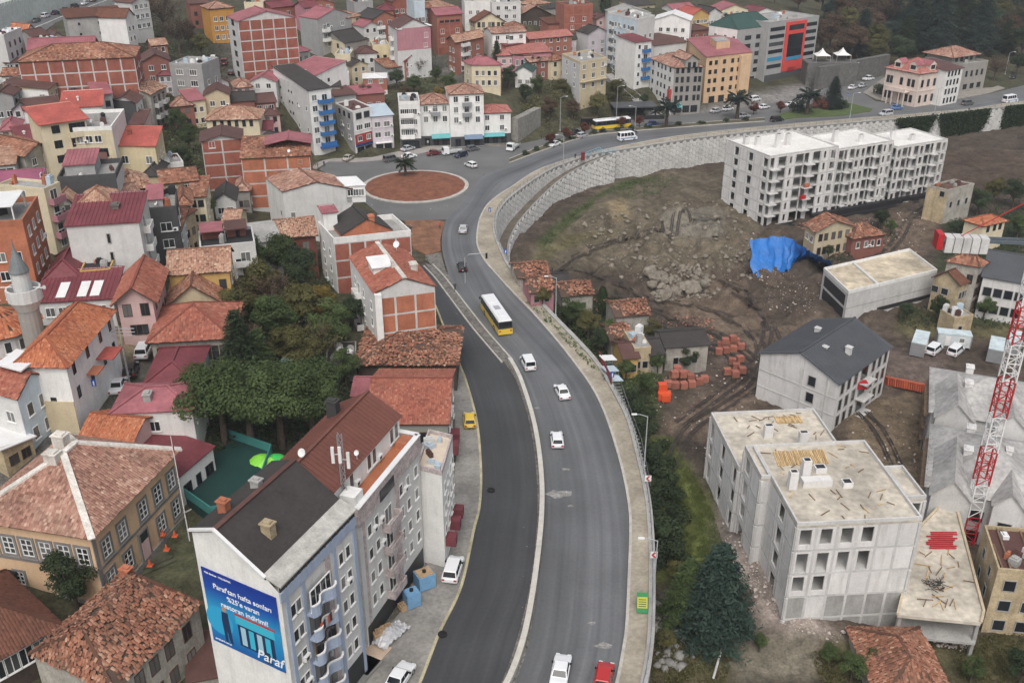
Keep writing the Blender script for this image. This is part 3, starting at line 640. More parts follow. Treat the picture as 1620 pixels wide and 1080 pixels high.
def balconies(b, f, rows, us, wd=2.6, dep=1.1, mat=None, z0=2.9, dz=2.9, door=True, ph=.95):
    pp, d, nn, L, ang = fr(b, f); mat = mat or WA['white']; m = MB()
    m.box(-wd/2, wd/2, -dep, .05, -.15, 0); m.box(-wd/2, wd/2, -dep, -dep+.1, 0, ph); m.box(-wd/2, -wd/2+.1, -dep+.1, 0, 0, ph); m.box(wd/2-.1, wd/2, -dep+.1, 0, 0, ph)
    me = m.mesh('balcony', mat); rs = rows if isinstance(rows, (list, tuple)) else range(rows)
    fm, pm = winmesh(min(1.6, wd*.6), 2.1, 'w')
    for r in rs:
        for u in us:
            q = pp+d*(u*L); link('balcony', me, b.root, (q.x, q.y, z0+r*dz), ang)
            if door: w_ = link('balcony_door', fm, b.root, (q.x, q.y, z0+r*dz+.05), ang); link('pane', pm, w_)
def tile_cover(name, poly, mat, parent, tw=.42, tl=.45, jit=.03, hole=0.0, h=.07, seed=0, drop=None):
    P = [Vector(p) for p in poly]; u = (P[1]-P[0]).normalized(); nrm = (P[1]-P[0]).cross(P[-1]-P[0]).normalized()
    if nrm.z < 0: nrm = -nrm
    v = nrm.cross(u).normalized(); p2 = [((q-P[0]).dot(u), (q-P[0]).dot(v)) for q in P]
    xs = [q[0] for q in p2]; ys = [q[1] for q in p2]; rs = np.random.RandomState(seed+len(name)+int(abs(P[0].x)*10))
    nx = max(1, int((max(xs)-min(xs))/tw)); ny = max(1, int((max(ys)-min(ys))/tl)); tw = (max(xs)-min(xs))/nx; tl = (max(ys)-min(ys))/ny
    gx, gy = np.meshgrid(min(xs)+(np.arange(nx)+.5)*tw, min(ys)+(np.arange(ny)+.5)*tl); gx = gx.ravel(); gy = gy.ravel()
    k = inpoly_np(gx, gy, p2)
    if hole: 
        hz = nz(gx, gy, 31+seed, .9, 1.0)+rs.rand(len(gx))*.3; k &= hz < np.quantile(hz, 1-hole)
    gx = gx[k]; gy = gy[k]; n = len(gx)
    if n == 0: return None
    a = rs.randn(n)*jit*2.2; ox = gx+rs.randn(n)*jit*.6; oy = gy+rs.randn(n)*jit; oz = np.abs(rs.randn(n))*jit*.7 + (nz(gx, gy, 5+seed, .8, 1.0)*jit*1.6 if jit > .05 else 0)
    T = [(-tw/2, -tl/2-.03, .02), (0, -tl/2-.03, h+.03), (tw/2, -tl/2-.03, .02), (-tw/2, tl/2+.03, 0), (0, tl/2+.03, h), (tw/2, tl/2+.03, 0)]
    V = np.zeros((n, 6, 3)); U = np.array(u); W = np.array(v); N = np.array(nrm); O = np.array(P[0])
    ca, sa = np.cos(a), np.sin(a)
    for i, (x, y, z) in enumerate(T):
        X = ox+x*ca-y*sa; Y = oy+x*sa+y*ca; Z = oz+z+.03
        V[:, i] = O + X[:, None]*U + Y[:, None]*W + Z[:, None]*N
    b0 = np.arange(n)*6; f = np.stack([np.stack([b0, b0+1, b0+4, b0+3], 1), np.stack([b0+1, b0+2, b0+5, b0+4], 1)], 1).reshape(-1, 4)
    r = np.clip(.5+.22*rs.randn(n)+.16*nz(gx, gy, 9+seed, .5, 1.0), 0, 1); r = np.repeat(r, 2)
    o = link(name, fastmesh(name, V.reshape(-1, 3), f, [mat], r), parent); return stuff(o)
def roofgeo(b, kind, rise, ov, axis, inset=None, low='R', dz=0):
    c = b.c; eR = (c[1]-c[0]).normalized(); eL = (c[3]-c[0]).normalized(); H = b.H+dz
    LR_, LL_ = (c[1]-c[0]).length, (c[3]-c[0]).length
    o = [c[0]-eR*ov-eL*ov, c[1]+eR*ov-eL*ov, c[2]+eR*ov+eL*ov, c[3]-eR*ov+eL*ov]
    def Z(p, z): return Vector((p.x, p.y, z))
    if kind == 'gable':
        if axis == 'R': drop = rise*ov/(LL_/2); q = [Z(p, H-drop) for p in o]; r0 = Z((o[0]+o[3])/2, H+rise); r1 = Z((o[1]+o[2])/2, H+rise); fs = [[q[0],q[1],r1,r0],[q[2],q[3],r0,r1]]; ga = [(c[3],c[0]), (c[1],c[2])]
        else: drop = rise*ov/(LR_/2); q = [Z(p, H-drop) for p in o]; r0 = Z((o[0]+o[1])/2, H+rise); r1 = Z((o[3]+o[2])/2, H+rise); fs = [[q[1],q[2],r1,r0],[q[3],q[0],r0,r1]]; ga = [(c[0],c[1]), (c[2],c[3])]
        tri = [[Z(p, H), Z(s, H), Z((p+s)/2, H+rise)] for p, s in ga]; return fs, [(r0, r1)], tri
    if kind == 'hip':
        m = min(LR_, LL_)/2; ins = m if inset is None else inset; q = [Z(p, H-rise*ov/m) for p in o]
        if LR_ >= LL_: t = min(.5, ins/LR_); a = (o[0]+o[3])/2; e = (o[1]+o[2])/2
        else: t = min(.5, ins/LL_); a = (o[0]+o[1])/2; e = (o[3]+o[2])/2
        r0 = Z(a.lerp(e, t), H+rise); r1 = Z(a.lerp(e, 1-t), H+rise)
        if LR_ >= LL_: fs = [[q[0],q[1],r1,r0],[q[1],q[2],r1],[q[2],q[3],r0,r1],[q[3],q[0],r0]]; hp = [(r0,r1),(q[0],r0),(q[3],r0),(q[1],r1),(q[2],r1)]
        else: fs = [[q[0],q[1],r0],[q[1],q[2],r1,r0],[q[2],q[3],r1],[q[3],q[0],r0,r1]]; hp = [(r0,r1),(q[0],r0),(q[1],r0),(q[2],r1),(q[3],r1)]
        return fs, hp, []
    if kind == 'shed':   # low edge R: E-R side low ; L: E-L side low ; r: R side low
        lowset = {'R': (0,1), 'L': (0,3), 'r': (1,2), 'b': (2,3)}[low]
        zz = [H if i in lowset else H+rise for i in range(4)]; q = [Z(p, zz[i]) for i, p in enumerate(o)]
        order = {'R': [0,1,2,3], 'L': [3,0,1,2], 'r': [1,2,3,0], 'b': [2,3,0,1]}[low]; hi = [i for i in range(4) if i not in lowset]; tri = []
        for i in range(4):
            j = (i+1) % 4
            if i in hi and j in hi: tri.append([Z(c[i], H), Z(c[j], H), Z(c[j], H+rise), Z(c[i], H+rise)])
            elif i in hi: tri.append([Z(c[i], H), Z(c[j], H), Z(c[i], H+rise)])
            elif j in hi: tri.append([Z(c[i], H), Z(c[j], H), Z(c[j], H+rise)])
        return [[q[i] for i in order]], [], tri
def roof(b, kind, mat, rise=1.6, ov=.4, axis='R', tile=None, inset=None, low='R', jit=.03, hole=0, th=.14, cap=None, dz=0, ribs=False, par=.5, parmat=None):
    root = b.root
    if kind == 'flat':
        m = MB(); m.prism(b.c, b.H+.002, b.H+.12); r = m.build('roof', SH.get(mat, CONC), root)
        if par:
            m = MB(); t = .2
            for i in range(4):
                p, d, nn, L, a = fr(b, i); A = p+nn*.03; Bq = p+d*L+nn*.03; A2 = p-nn*t+d*t; B2 = p+d*(L-t)-nn*t
                A = A-d*.03; Bq = Bq+d*.03
                m.hexa([(*A.xy, b.H), (*Bq.xy, b.H), (*B2.xy, b.H), (*A2.xy, b.H), (*A.xy, b.H+par), (*Bq.xy, b.H+par), (*B2.xy, b.H+par), (*A2.xy, b.H+par)])
            m.build('parapet', parmat or b.mats[0], root)
            if hasattr(b, 'mb') and par < 1.05 and mat != 'puddle':
                for k in range(RA.randint(4, 9)):
                    p = b.c[0]+(b.c[1]-b.c[0])*RA.uniform(.12,.88)+(b.c[3]-b.c[0])*RA.uniform(.12,.88); x, y, z = RA.uniform(.15,.7), RA.uniform(.15,.7), RA.uniform(.3,1.5); m = MB(); m.box(-x,x,-y,y,0,z); m.box(-x*.6,x*.6,-y*.6,y*.6,z,z+.2)
                    o = m.build('roof_clutter', RA.choice([WHITEP, CONC, SH['brown'], SH['blue'], DARKM, BRICKO, WA['pale']]), root, (p.x,p.y,b.H+.1)); o.rotation_euler = (0,0,RA.uniform(0,3))
        return r
    if 0: pass
    fs, hp, tri = roofgeo(b, kind, rise, ov, axis, inset, low, dz); b.roof_faces = fs
    for t in tri: b.mb.poly(t)
    m = MB(); mm = TI[tile] if tile else SH[mat]
    for f in fs:
        nrm = (f[1]-f[0]).cross(f[-1]-f[0]).normalized(); nrm = nrm if nrm.z > 0 else -nrm; bq = [p-nrm*th for p in f]; n = len(f)
        m.poly(f if (f[1]-f[0]).cross(f[-1]-f[0]).z > 0 else f[::-1], 0); m.poly(bq[::-1], 1)
        for i in range(n): j = (i+1) % n; m.poly([bq[i], bq[j], f[j], f[i]], 1)
    if tile: under = M('roof boards', (.09,.06,.045), .9, .2); r = m.build('roof', [under, under], root)
    else: r = m.build('roof', [mm, mm], root)
    if tile:
        dist = b.O.length; tw = .3 if dist < 125 else (.36 if dist < 190 else .5)
        for i, f in enumerate(fs): tile_cover('roof_tiles', f, TI[tile], r, tw, tw*1.15, jit, hole, seed=i)
    elif ribs:
        m = MB()
        for f in fs:
            P0, P1 = f[0], f[1]; u = (P1-P0); nrm = u.cross(f[-1]-P0).normalized(); nrm = nrm if nrm.z > 0 else -nrm; v = nrm.cross(u.normalized())
            if len(f) == 4:
                for k in range(1, int(u.length/.6)):
                    t = k*.6/u.length; m.bar(P0.lerp(P1, t)+nrm*.03, f[3].lerp(f[2], t)+nrm*.03, .08, .06)
        m.build('roof_ribs', mm, r)
    if cap != 'none':
        m = MB()
        for p, q in hp: m.bar(p+Vector((0,0,.06)), q+Vector((0,0,.06)), .7 if cap else .34, .24 if cap else .2)
        if hp: m.build('ridge_caps', cap or mm, r)
    return r
def chimney(b, u, v, h=1.2, w_=.7, mat=None, dz=0):
    p = b.c[0] + (b.c[1]-b.c[0])*u + (b.c[3]-b.c[0])*v; m = MB(); z = b.H+dz
    m.box(-w_/2, w_/2, -w_/2*1.3, w_/2*1.3, -1.2, h); m.box(-w_/2-.1, w_/2+.1, -w_/2*1.3-.1, w_/2*1.3+.1, h, h+.14); m.box(-w_/2+.15, w_/2-.15, -w_/2, w_/2, h+.14, h+.3)
    a = math.atan2(b.c[1].y-b.c[0].y, b.c[1].x-b.c[0].x)
    return link('chimney', m.mesh('chimney', mat or WA['white']), b.root, (p.x, p.y, z), a)
def sub(b, u0, u1, v0, v1, H, z=None):
    """footprint of a smaller block standing on building b"""
    s = Bd(); c = b.c; ex = c[1]-c[0]; ey = c[3]-c[0]; s.c = [c[0]+ex*u+ey*v for u, v in ((u0,v0),(u1,v0),(u1,v1),(u0,v1))]
    s.root = b.root; s.O = b.O; s.H = H; s.z = b.z; s.zt = b.z+H; s.mats = b.mats; s.mb = MB(); s.base = b.H if z is None else z
    for i in range(4):
        p, q = s.c[i], s.c[(i+1) % 4]; s.mb.poly([(p.x,p.y,s.base),(q.x,q.y,s.base),(q.x,q.y,H),(p.x,p.y,H)])
    s.mb.poly([(p.x,p.y,H) for p in s.c]); return s
def dish(b, u, v, z=None, r=.5):
    r *= .75
    p = b.c[0] + (b.c[1]-b.c[0])*u + (b.c[3]-b.c[0])*v; m = MB(); m.tube([(0,0,-.2),(0,0,.9)], .04, 6)
    n = 10; dv = Vector((-.4,-.75,.5)).normalized(); x = dv.cross(Vector((0,0,1))).normalized(); y = x.cross(dv); ce = Vector((0,-.1,1.0)); k0 = len(m.v); m.v.append(tuple(ce-dv*.12))
    for k in range(n): m.v.append(tuple(ce+(x*math.cos(6.2832*k/n)+y*math.sin(6.2832*k/n))*r))
    for k in range(n): m.f.append((k0, k0+1+k, k0+1+(k+1) % n)); m.mi.append(0)
    m.build('satellite_dish', WHITEP, b.root, (p.x, p.y, b.H if z is None else z))
# ------------------------------------------------------------------ the old town, left and top
def house(label, E, L, R, H, rf, wall='white', wins=(), name='house', cat='house', zb=None, extra=None, walls=None, pan=(), bal=(), ch=(), dishes=(), **k):
    b = building(name, label, cat, E, L, R, H, zb, wall, walls=walls, **k)
    kind, mat = rf[0], rf[1]; kw = dict(rf[2]) if len(rf) > 2 else {}
    if mat.startswith('t:'): kw['tile'] = mat[2:]; mat = 'grey'
    roof(b, kind, mat, **kw)
    for wv in wins:
        f, r, c = wv[:3]; a = wv[3:6] if len(wv) >= 6 else (1.3, 1.4, 'w'); windows(b, f, r, c, a[0], a[1], a[2], **(wv[6] if len(wv) > 6 else {}))
    for p in pan: panels(b, *p[:3], **(p[3] if len(p) > 3 else {}))
    for p in bal: balconies(b, *p[:3], **(p[3] if len(p) > 3 else {}))
    for p in ch: chimney(b, *p)
    for p in dishes: dish(b, *p)
    if extra: extra(b)
    return fin(b)
apt = dict(name='apartment_building', cat='apartment')
W2 = (1.3, 1.5, 'w')
# --- upper left quarter
house('tall grey block with white roof sheets at the left edge below the parked cars', (6,58), (-14,60), (34,46), 13, ('flat','white'), 'pale', [(0,4,3,1.0,1.5,'k')], **apt)
house('small white gabled cottage with orange tiles beside the tall grey block', (43,47), 7, (54,45), 6, ('gable','t:orange',dict(axis='L',rise=1.4)), 'white', [(0,1,2)])
house('bare grey concrete house with sagging brown roof below the parked cars', (105,29), 11, (194,23), 12, ('shed','t:brown',dict(rise=1.2,low='R')), 'conc', [(0,[1,2,3],[.74,.9]),(0,[1,2,3],[.2,.55],.8,.9,'d')], bal=[(0,2,[.82],dict(z0=5))])
house('narrow white house with rows of small windows right of the bare concrete house', (198,27), 9, (211,23), 14, ('gable','t:brown',dict(axis='L',rise=2)), 'white', [(0,4,2,1.0,1.4,'w')])
house('long low house with bright crimson sheet roof behind the long brick block', (44,78), 8, (148,74), 8, ('gable','pink',dict(rise=2.2,ribs=True)), 'brick', [(0,[1],6)], ch=[(.5,.3,.8)])
house('long red brick block framed in pale concrete under a wide tiled hip roof', (28,98), 15, (212,90), 10.5, ('hip','t:old',dict(rise=2.6,ov=.3,jit=.02)), 'concl', [(1,3,1)], pan=[(0,3,8,dict(mat=BRICK,z0=.8)),(1,3,2,dict(mat=BRICK,z0=.8)),(3,3,3,dict(mat=BRICK,z0=.8))], **apt)
house('brick house with brown gable and white windows right of the long brick block', (224,97), 10, (268,94), 9.5, ('gable','brown',dict(axis='L',rise=1.8)), 'brickred', [(0,[1,2],[.3,.75])])
house('square grey rendered apartment block with white sheets on its roof', (268,104), 10, (319,106), 12, ('flat','grey',dict(par=.7)), 'grey', [(0,4,2,2.0,1.5,'w'),(1,3,2)], dishes=[(.6,.5)], **apt)
def tarp_roof(b): s = sub(b,.55,.98,.3,.9,b.H+.3); s.mb.build('roof_sheet', SH['white'], b.root)
house('white and yellow house with brown lean-to roof in front of the long brick block', (75,141), (44,132), (91,129), 6.5, ('shed','brown',dict(rise=1.5,low='R')), walls=['yellow','yellow','white','white'], wins=[(0,2,2),(3,[1],[.85])])
house('grey rendered house with flat brown roof at the left edge above the market lane', (19,149), (-16,152), (32,139), 9, ('gable','brown',dict(rise=1)), 'grey', [(0,3,2,1.0,1.5,'k'),(3,2,2)])
house('charcoal clad house with brown roof and white end wall of windows', (214,161), (178,158), (224,151), 10, ('gable','brown',dict(rise=1.2,ov=.6)), walls=['white','white','dark','dark'], wins=[(0,3,2,1.1,1.5,'w')])
house('dilapidated timber bay house under heaped bleached tiles', (237,149), (212,141), (262,136), 9.5, ('gable','t:pale',dict(rise=1.6,jit=.12)), 'ruing', [(0,3,3,1.2,1.7,'b'),(3,2,2)], bal=[(0,2,[.3,.75],dict(mat=WA['pale'],wd=2.4))])
house('low white house with dull brown sheet roof and red curtain', (38,175), 8, (95,169), 7, ('shed','brown',dict(rise=1.2)), 'white', [(0,2,[.3,.7])])
house('house with bright scarlet roof edged by white fretwork', (97,171), 8, (161,167), 9.5, ('shed','scarlet',dict(rise=2.2,ribs=True)), 'white', [(0,3,3)], ch=[(.4,.4,1.6,.4)], dishes=[(.1,.5)])
house('cream apartment house with scarlet lean-to roof and deep covered balconies', (64,197), 10, (135,187), 11.8, ('shed','scarlet',dict(rise=1.5,ov=.6)), 'cream', [(0,4,[.3],1.5,1.5,'k'),(0,4,[.78],3.0,2.0,'k',dict(z0=.5))], bal=[(0,[0,1,2],[.78],dict(wd=3.4,dep=.9,mat=WA['cream'],door=False))], **apt)
house('cream apartment house with cluttered roof terrace and white flank wall', (177,206), (139,190), (197,178), 12, ('flat','grey',dict(par=.8)), walls=['white','white','cream','cream'], wins=[(0,3,2,1.1,1.5,'w'),(3,[3],[.3,.45,.6,.75]),(3,[0,2],[.35],.7,.8,'d'),(3,[0,1,2],[.8],1.8,1.7,'k')], dishes=[(.3,.4),(.6,.3)], bal=[(3,2,[.8],dict(mat=WA['cream'],door=False))], **apt)
house('tall yellow house with plain front and scarlet sheet roof', (245,231), (183,230), (257,209), 10.5, ('shed','scarlet',dict(rise=1.3,low='L',ov=.25)), 'yellow', [(3,[1,2],[.18,.8],1.4,1.6,'w'),(0,3,3,1.0,1.3,'w')], bal=[(0,2,[.6],dict(z0=1.5))], ch=[(.55,.75,1.6,.6,BRICK)], **apt)
house('rough grey rendered house under orange and brown tiles with white verge', (38,246), (-18,233), (82,228), 6.5, ('gable','t:old',dict(axis='L',rise=1.3,ov=.5)), 'ruing', [(0,2,2)])
house('small brick house with rusty maroon roof and roof clutter', (36,222), 8, (68,217), 5, ('shed','maroon',dict(rise=1.4)), 'bricko', [(0,1,2)], ch=[(.3,.4,1,.4)])
house('brick house with magenta sheet roof at the left edge', (60,297), (0,289), (71,280), 6.5, ('shed','magenta',dict(rise=1.6,low='L')), 'brickred', [(3,2,3),(0,2,1)], bal=[(0,2,[.6],dict(wd=2))])
def pent(b):
    s = sub(b, .1, .62, .25, .9, b.H+2.3); s.mb.build('penthouse', WA['grey'], b.root); roof(s, 'shed', 'pink', rise=1.0, ov=.3, ribs=True)
house('flat roofed grey house with crimson roof shelter and parapet terrace', (92,289), 10, (184,283), 7.5, ('flat','grey',dict(par=1.0)), walls=['dark','pale','pale','pale'], wins=[(0,1,3,1.6,1.5,'k')], extra=pent)
house('little timber gabled hut with bleached tile roof beside the crimson shelter', (183,300), 8, (238,292), 5.5, ('hip','t:pale',dict(rise=2.0,ov=.6,jit=.08)), 'redwood', [(0,1,3,1,1.2,'b')])
def whtarp(b):
    s = sub(b, .1, .8, .15, .85, b.H+2.6, b.H+2.5); s.mb.build('canopy', SH['white'], b.root)
    for u, v in ((.12,.17),(.78,.17),(.12,.83),(.78,.83)):
        p = b.c[0]+(b.c[1]-b.c[0])*u+(b.c[3]-b.c[0])*v; m = MB(); m.box(-.08,.08,-.08,.08,0,2.5); m.build('canopy_post', WHITEF, b.root, (p.x,p.y,b.H+.1))
house('brick apartment house with white sheet canopy over its roof terrace at the left edge', (37,357), (-25,345), (61,319), 12, ('flat','grey',dict(par=.9)), 'bricko', [(0,4,3,1.2,1.5,'w'),(3,3,3)], extra=whtarp, **apt)
house('cream house with stacked balconies squeezed beside the brick canopy house', (70,303), 9, (95,292), 11, ('flat','grey'), 'cream', [(0,4,1)], bal=[(0,3,[.5],dict(wd=3,mat=WA['rose'])),(3,3,[.5])], **apt)
def mtop(b):
    s = sub(b, .08, .5, .75, 1.3, b.H+1.2); s.mb.build('rear_wall', WA['cream'], b.root); roof(s, 'hip', 'grey', tile='pale', rise=1.4)
house('wide blank grey concrete apartment house with long maroon roof and side balconies', (104,357), 10, (219,350), 10, ('shed','maroon',dict(rise=1.6,ov=.3,ribs=True)), 'pale', [(0,[0,1,2],[.55],.6,1.6,'d')], bal=[(1,3,[.4],dict(wd=3.5,z0=1.6))], ch=[(.62,.5,1.2,1.1,M('soot concrete',(.12,.11,.10),.95,.4))], extra=mtop, **apt)
def pk(b):
    s = sub(b, .0, .55, .1, .7, b.H+1.6); s.mb.build('roof_room', WA['grey'], b.root); roof(s, 'shed', 'pink', rise=.8, ov=.2)
house('charcoal rendered apartment house with white windows and crimson roof room', (234,334), 10, (279,330), 10.5, ('flat','grey',dict(par=.5)), 'dark', [(0,[0,1,2],[.55],1.8,1.5,'w'),(1,3,2)], dishes=[(.1,.2),(.3,.1)], extra=pk, **apt)
house('narrow yellowed side house behind the charcoal apartment house', (287,345), 7, (308,332), 8, ('shed','t:brown',dict(rise=1)), 'ruin', [(0,2,2,1,1.4,'b')])
def blk(b):
    s = sub(b, 1.0, 1.9, .1, .95, b.H-.1, 0); s.mb.build('annex_wall', WA['cream'], b.root); roof(s, 'flat', 'black', par=.4)
house('low ochre house with glossy maroon hip roof and black flat annex', (71,439), 9, (125,435), 4, ('hip','maroon',dict(rise=1.8,ov=.4)), 'ochre', [(0,1,[.6],1.8,1.2,'b')], extra=blk)
def skyl(b):
    for u in (.32,.58,.74):
        f = b.roof_faces[0]; A = f[0].lerp(f[1], u); B = f[3].lerp(f[2], u); m = MB(); m.bar(A.lerp(B,.1)+Vector((0,0,.1)), A.lerp(B,.55)+Vector((0,0,.1)), 1.3, .06); m.build('skylight', SH['white'], b.root)
house('long low maroon market roof with three white skylights', (56,478), 8, (178,471), 3.4, ('shed','maroon',dict(rise=1.6,ov=.3,ribs=True)), 'pale', [(0,1,5)], extra=skyl)
house('pink plastered house with brown window frames and deep gabled tile roof', (184,474), 11, (240,470), 6.6, ('gable','t:red',dict(axis='L',rise=1.9,ov=.8)), 'pink', [(0,[1],[.25,.75],1.2,1.9,'b'),(0,[0],[.5],2.4,1.6,'b'),(1,2,4,1,1.7,'b')])
house('ochre old house with mossy tiled roof behind the cream gable', (267,433), 8, (362,426), 7, ('gable','t:pale',dict(rise=2.2,ov=.4,jit=.05)), 'ochre', [(0,[1],[.87],1.1,1.6,'b'),(1,2,2)])
house('cream plastered gable with small attic window and mossy tiles', (268,479), 8, (344,472), 4.2, ('gable','t:old',dict(axis='L',rise=2.6,ov=.5,jit=.05)), 'sand', [(0,[0],[.25,.65],.9,1,'b')])
house('half timbered house under a broad red tiled hip roof by the parked cars', (238,537), 11, (362,530), 5, ('hip','t:red',dict(rise=2.6,ov=.6,jit=.04)), 'ruing', [(0,1,[.1,.2,.3,.4,.5,.6,.7,.8,.9],.9,2.6,'b',dict(z0=1))], ch=[(.5,.35,1.2,.8,BRICKO)])
house('low pale blue house with glossy crimson hip roof beside the dark trees', (228,607), 10, (307,603), 3.6, ('hip','maroon',dict(rise=1.5,ov=.35)), 'blue', [(0,1,2),(1,1,2)])
house('white cottage with dusty red sheet roof and grey chimney', (177,651), 7, (303,645), 4, ('hip','pink',dict(rise=1.3,ov=.35)), 'white', [(1,1,2),(0,1,1)], ch=[(.42,.25,1.3,.9,CONC)])
house('apricot cottage with orange tiled roof and white windows behind the school', (206,698), (128,690), (250,656), 4.4, ('gable','t:orange',dict(rise=1.4,ov=.4,axis='L')), 'pink', [(0,1,[.25,.75])])
house('long white schoolroom with maroon roof scattered with leaves by the green court', (276,757), (232,706), (336,706), 4.3, ('shed','maroon',dict(rise=1.2,low='R',ov=.3)), 'white', [(0,1,[.22,.3,.55,.8,.88],.9,1.5,'k')])
# --- middle left
def cons(b):
    s = sub(b, .92, 1.2, .0, .45, b.H+.6, b.H-3); s.mb.build('conservatory', WHITEF, b.root)
    for f in (0, 1): windows(s, f, [0], 3, 1.2, 1.4, 'w', z0=b.H-1.6)
    roof(s, 'shed', 'white', rise=.5, ov=.2)
house('big grey gabled house with white rooftop conservatory beside the roundabout', (447,303), (421,281), (556,298), 9.5, ('gable','t:salmon',dict(axis='L',rise=1.7,ov=.2)), walls=['pale','pale','white','white'], wins=[(3,[1],[.8],.8,1,'d'),(0,[1],[.12],1,1.2,'w')], extra=cons)
house('grey plastered house with blue roof sheet beside the red-brown timber house', (405,383), 8, (443,378), 6.6, ('shed','grey',dict(rise=.8)), 'pale', [(0,[1],[.45],1.9,1.5,'w')])
house('red-brown timber house with bay windows and bleached tiles', (440,376), 9, (499,370), 6.8, ('gable','t:pale',dict(rise=1.8,ov=.5,jit=.08)), 'redwood', [(0,[0,1],[.15,.38,.72],1.2,1.7,'b')])
def lean(b):
    for u0, u1, m_ in ((.02,.45,'pink'),(.48,.9,'brown')):
        s = sub(b, u0, u1, .35, .95, b.H+2.2, b.H+2.0); s.mb.build('lean_to_roof', SH[m_], b.root); p = s.c[0]; m = MB(); m.box(-.06,.06,-.06,.06,0,2.0); m.build('post', STEEL, b.root, (p.x,p.y,b.H)); s2 = sub(b, u0+.03, u1-.03, .6, .95, b.H+1.9); s2.mb.build('roof_room', WA['brickred'], b.root)
house('flat roofed white house with cluttered black terrace and lean-to shelters', (317,397), 8, (404,388), 7.5, ('flat','black',dict(par=.7)), 'pale', [(0,2,[.7],1.6,1.5,'k')], bal=[(0,[0,1],[.8],dict(z0=1.5,wd=3.5))], extra=lean)
house('brick house with brown gabled roof left of the orange brick block', (318,223), 9, (382,219), 11.5, ('gable','brown',dict(axis='L',rise=1.2,ov=.5)), 'concl', [(0,[3],[.25],1.4,1.5,'w')], pan=[(0,4,2,dict(mat=BRICK)),(1,4,2),(3,4,2)], **apt)
house('brick block with concrete frame and crimson and tile roofs left of the roundabout', (381,251), 11, (490,246), 11.5, ('shed','t:old',dict(rise=2.0,ov=.3)), 'concl', [(0,[3],[.85],1,1,'d')], pan=[(0,4,3,dict(mat=BRICKO)),(1,4,2,dict(mat=BRICKO)),(3,4,2)], dishes=[(.7,.1)], extra=lambda b: roof(sub(b,.35,1.02,.35,1.0,b.H+1.9), 'gable', 'pink', rise=1, axis='L', ov=.3), **apt)
house('pale yellow house with bleached tiled hip roof above the brick houses', (326,189), 10, (409,187), 6, ('hip','t:pale',dict(rise=2.2,ov=.5,jit=.05)), 'cream', [(0,[1],6,.9,1.6,'b')])
def blueb(b):
    balconies(b, 0, 5, [.68], wd=4.2, dep=1.3, mat=M('blue balcony paint',(.03,.14,.36),.6,.15), z0=3.2)
    boxon(b, 0, .3, 1.05, 0, 1.6, 2.6, 3.0, 'awning', M('blue awning',(.03,.10,.36),.7,.1))
house('tall white apartment tower with grey stained flank and blue balconies by the roundabout', (488,143), (433,119), (523,138), 18.5, ('shed','dark',dict(rise=2.6,low='R',ov=.35)), walls=['white','white','pale','pale'], wins=[(0,[1,2,3,4,5],[.22],1.5,1.6,'w'),(3,[1,2,3,4,5],[.18,.42,.5],.7,.7,'k'),(3,[0,2,4],[.65,.9],.9,1.2,'w')], zb=0, extra=blueb, **apt)
house('white gabled house with wide crimson roof behind the tall white tower', (489,124), (438,116), (548,110), 9, ('shed','pink',dict(rise=2.6,low='L',ov=.3)), 'white', [(0,[0,1,2],[.3,.5],.8,1,'k'),(3,2,3)], ch=[(.3,.5,.8)])
house('tall red brick apartment block with concrete frame and narrow white end', (376,33), (359,25), (468,27), 17.5, ('gable','pink',dict(axis='L',rise=2.2,ov=.3)), 'concl', [(3,6,[.5],2.4,1.6,'k')], pan=[(0,6,5,dict(mat=BRICK,z0=.3))], ch=[(.42,.1,1.5,1.4,BRICK)], **apt)
house('orange framed apartment house with red panels at the top left', (331,14), 9, (369,11), 11, ('hip','t:salmon',dict(rise=1.6)), 'orange', [(0,4,[.2,.45,.7,.9],1.2,1.5,'w')], **apt)
house('yellow fronted house with rough stone gable above the roundabout', (545,68), (508,58), (581,61), 9, ('gable','dark',dict(rise=2.4,ov=.3)), walls=['stone','stone','cream','cream'], wins=[(3,3,2,1.2,1.4,'k')], bal=[(3,2,[.3],dict(mat=WA['cream'],z0=2))])
house('grey house with crimson lean-to roofs and torn brown sheet', (502,30), 9, (556,22), 10, ('gable','pink',dict(axis='L',rise=2.4,ov=.2)), 'grey', [(0,3,2)], bal=[(0,2,[.2])])
house('tall narrow apartment house half pink and half grey standing in scrub', (627,46), (614,38), (681,42), 15.8, ('gable','brown',dict(axis='L',rise=2.6,ov=.25)), 'pale', [(0,[4],[.86],1.3,1.6,'w'),(0,[3],[.84],1.3,1.4,'w')], extra=lambda b: (boxon(b,0,0,1,.0,.03,9.2,b.H,'pink_cladding',WA['rose']), boxon(b,0,0,.16,-1,.2,b.H-.3,b.H+.1,'white_eave',SH['white']), boxon(b,0,.78,1.04,-4,.2,b.H+.2,b.H+.4,'white_eave',SH['white']), balconies(b,3,4,[.5],wd=2.2,z0=3)), **apt)
house('brick house with dark felt roof left of the pink and grey tower', (590,30), 10, (626,26), 12, ('gable','dark',dict(axis='L',rise=2,ov=.3)), 'rosebrick', [(0,4,2),(3,4,2)], bal=[(0,3,[.3])], **apt)
house('square brick apartment block with crimson roof and glazed top floor', (691,24), (676,14), (731,21), 13, ('gable','pink',dict(rise=1.2,ov=.5)), 'rosebrick', [(0,[1,2],[.2,.8],1.4,1.6,'w'),(0,[3],4,1.6,1.4,'k')], pan=[(0,4,2,dict(mat=BRICK,z1=10.5))], **apt)
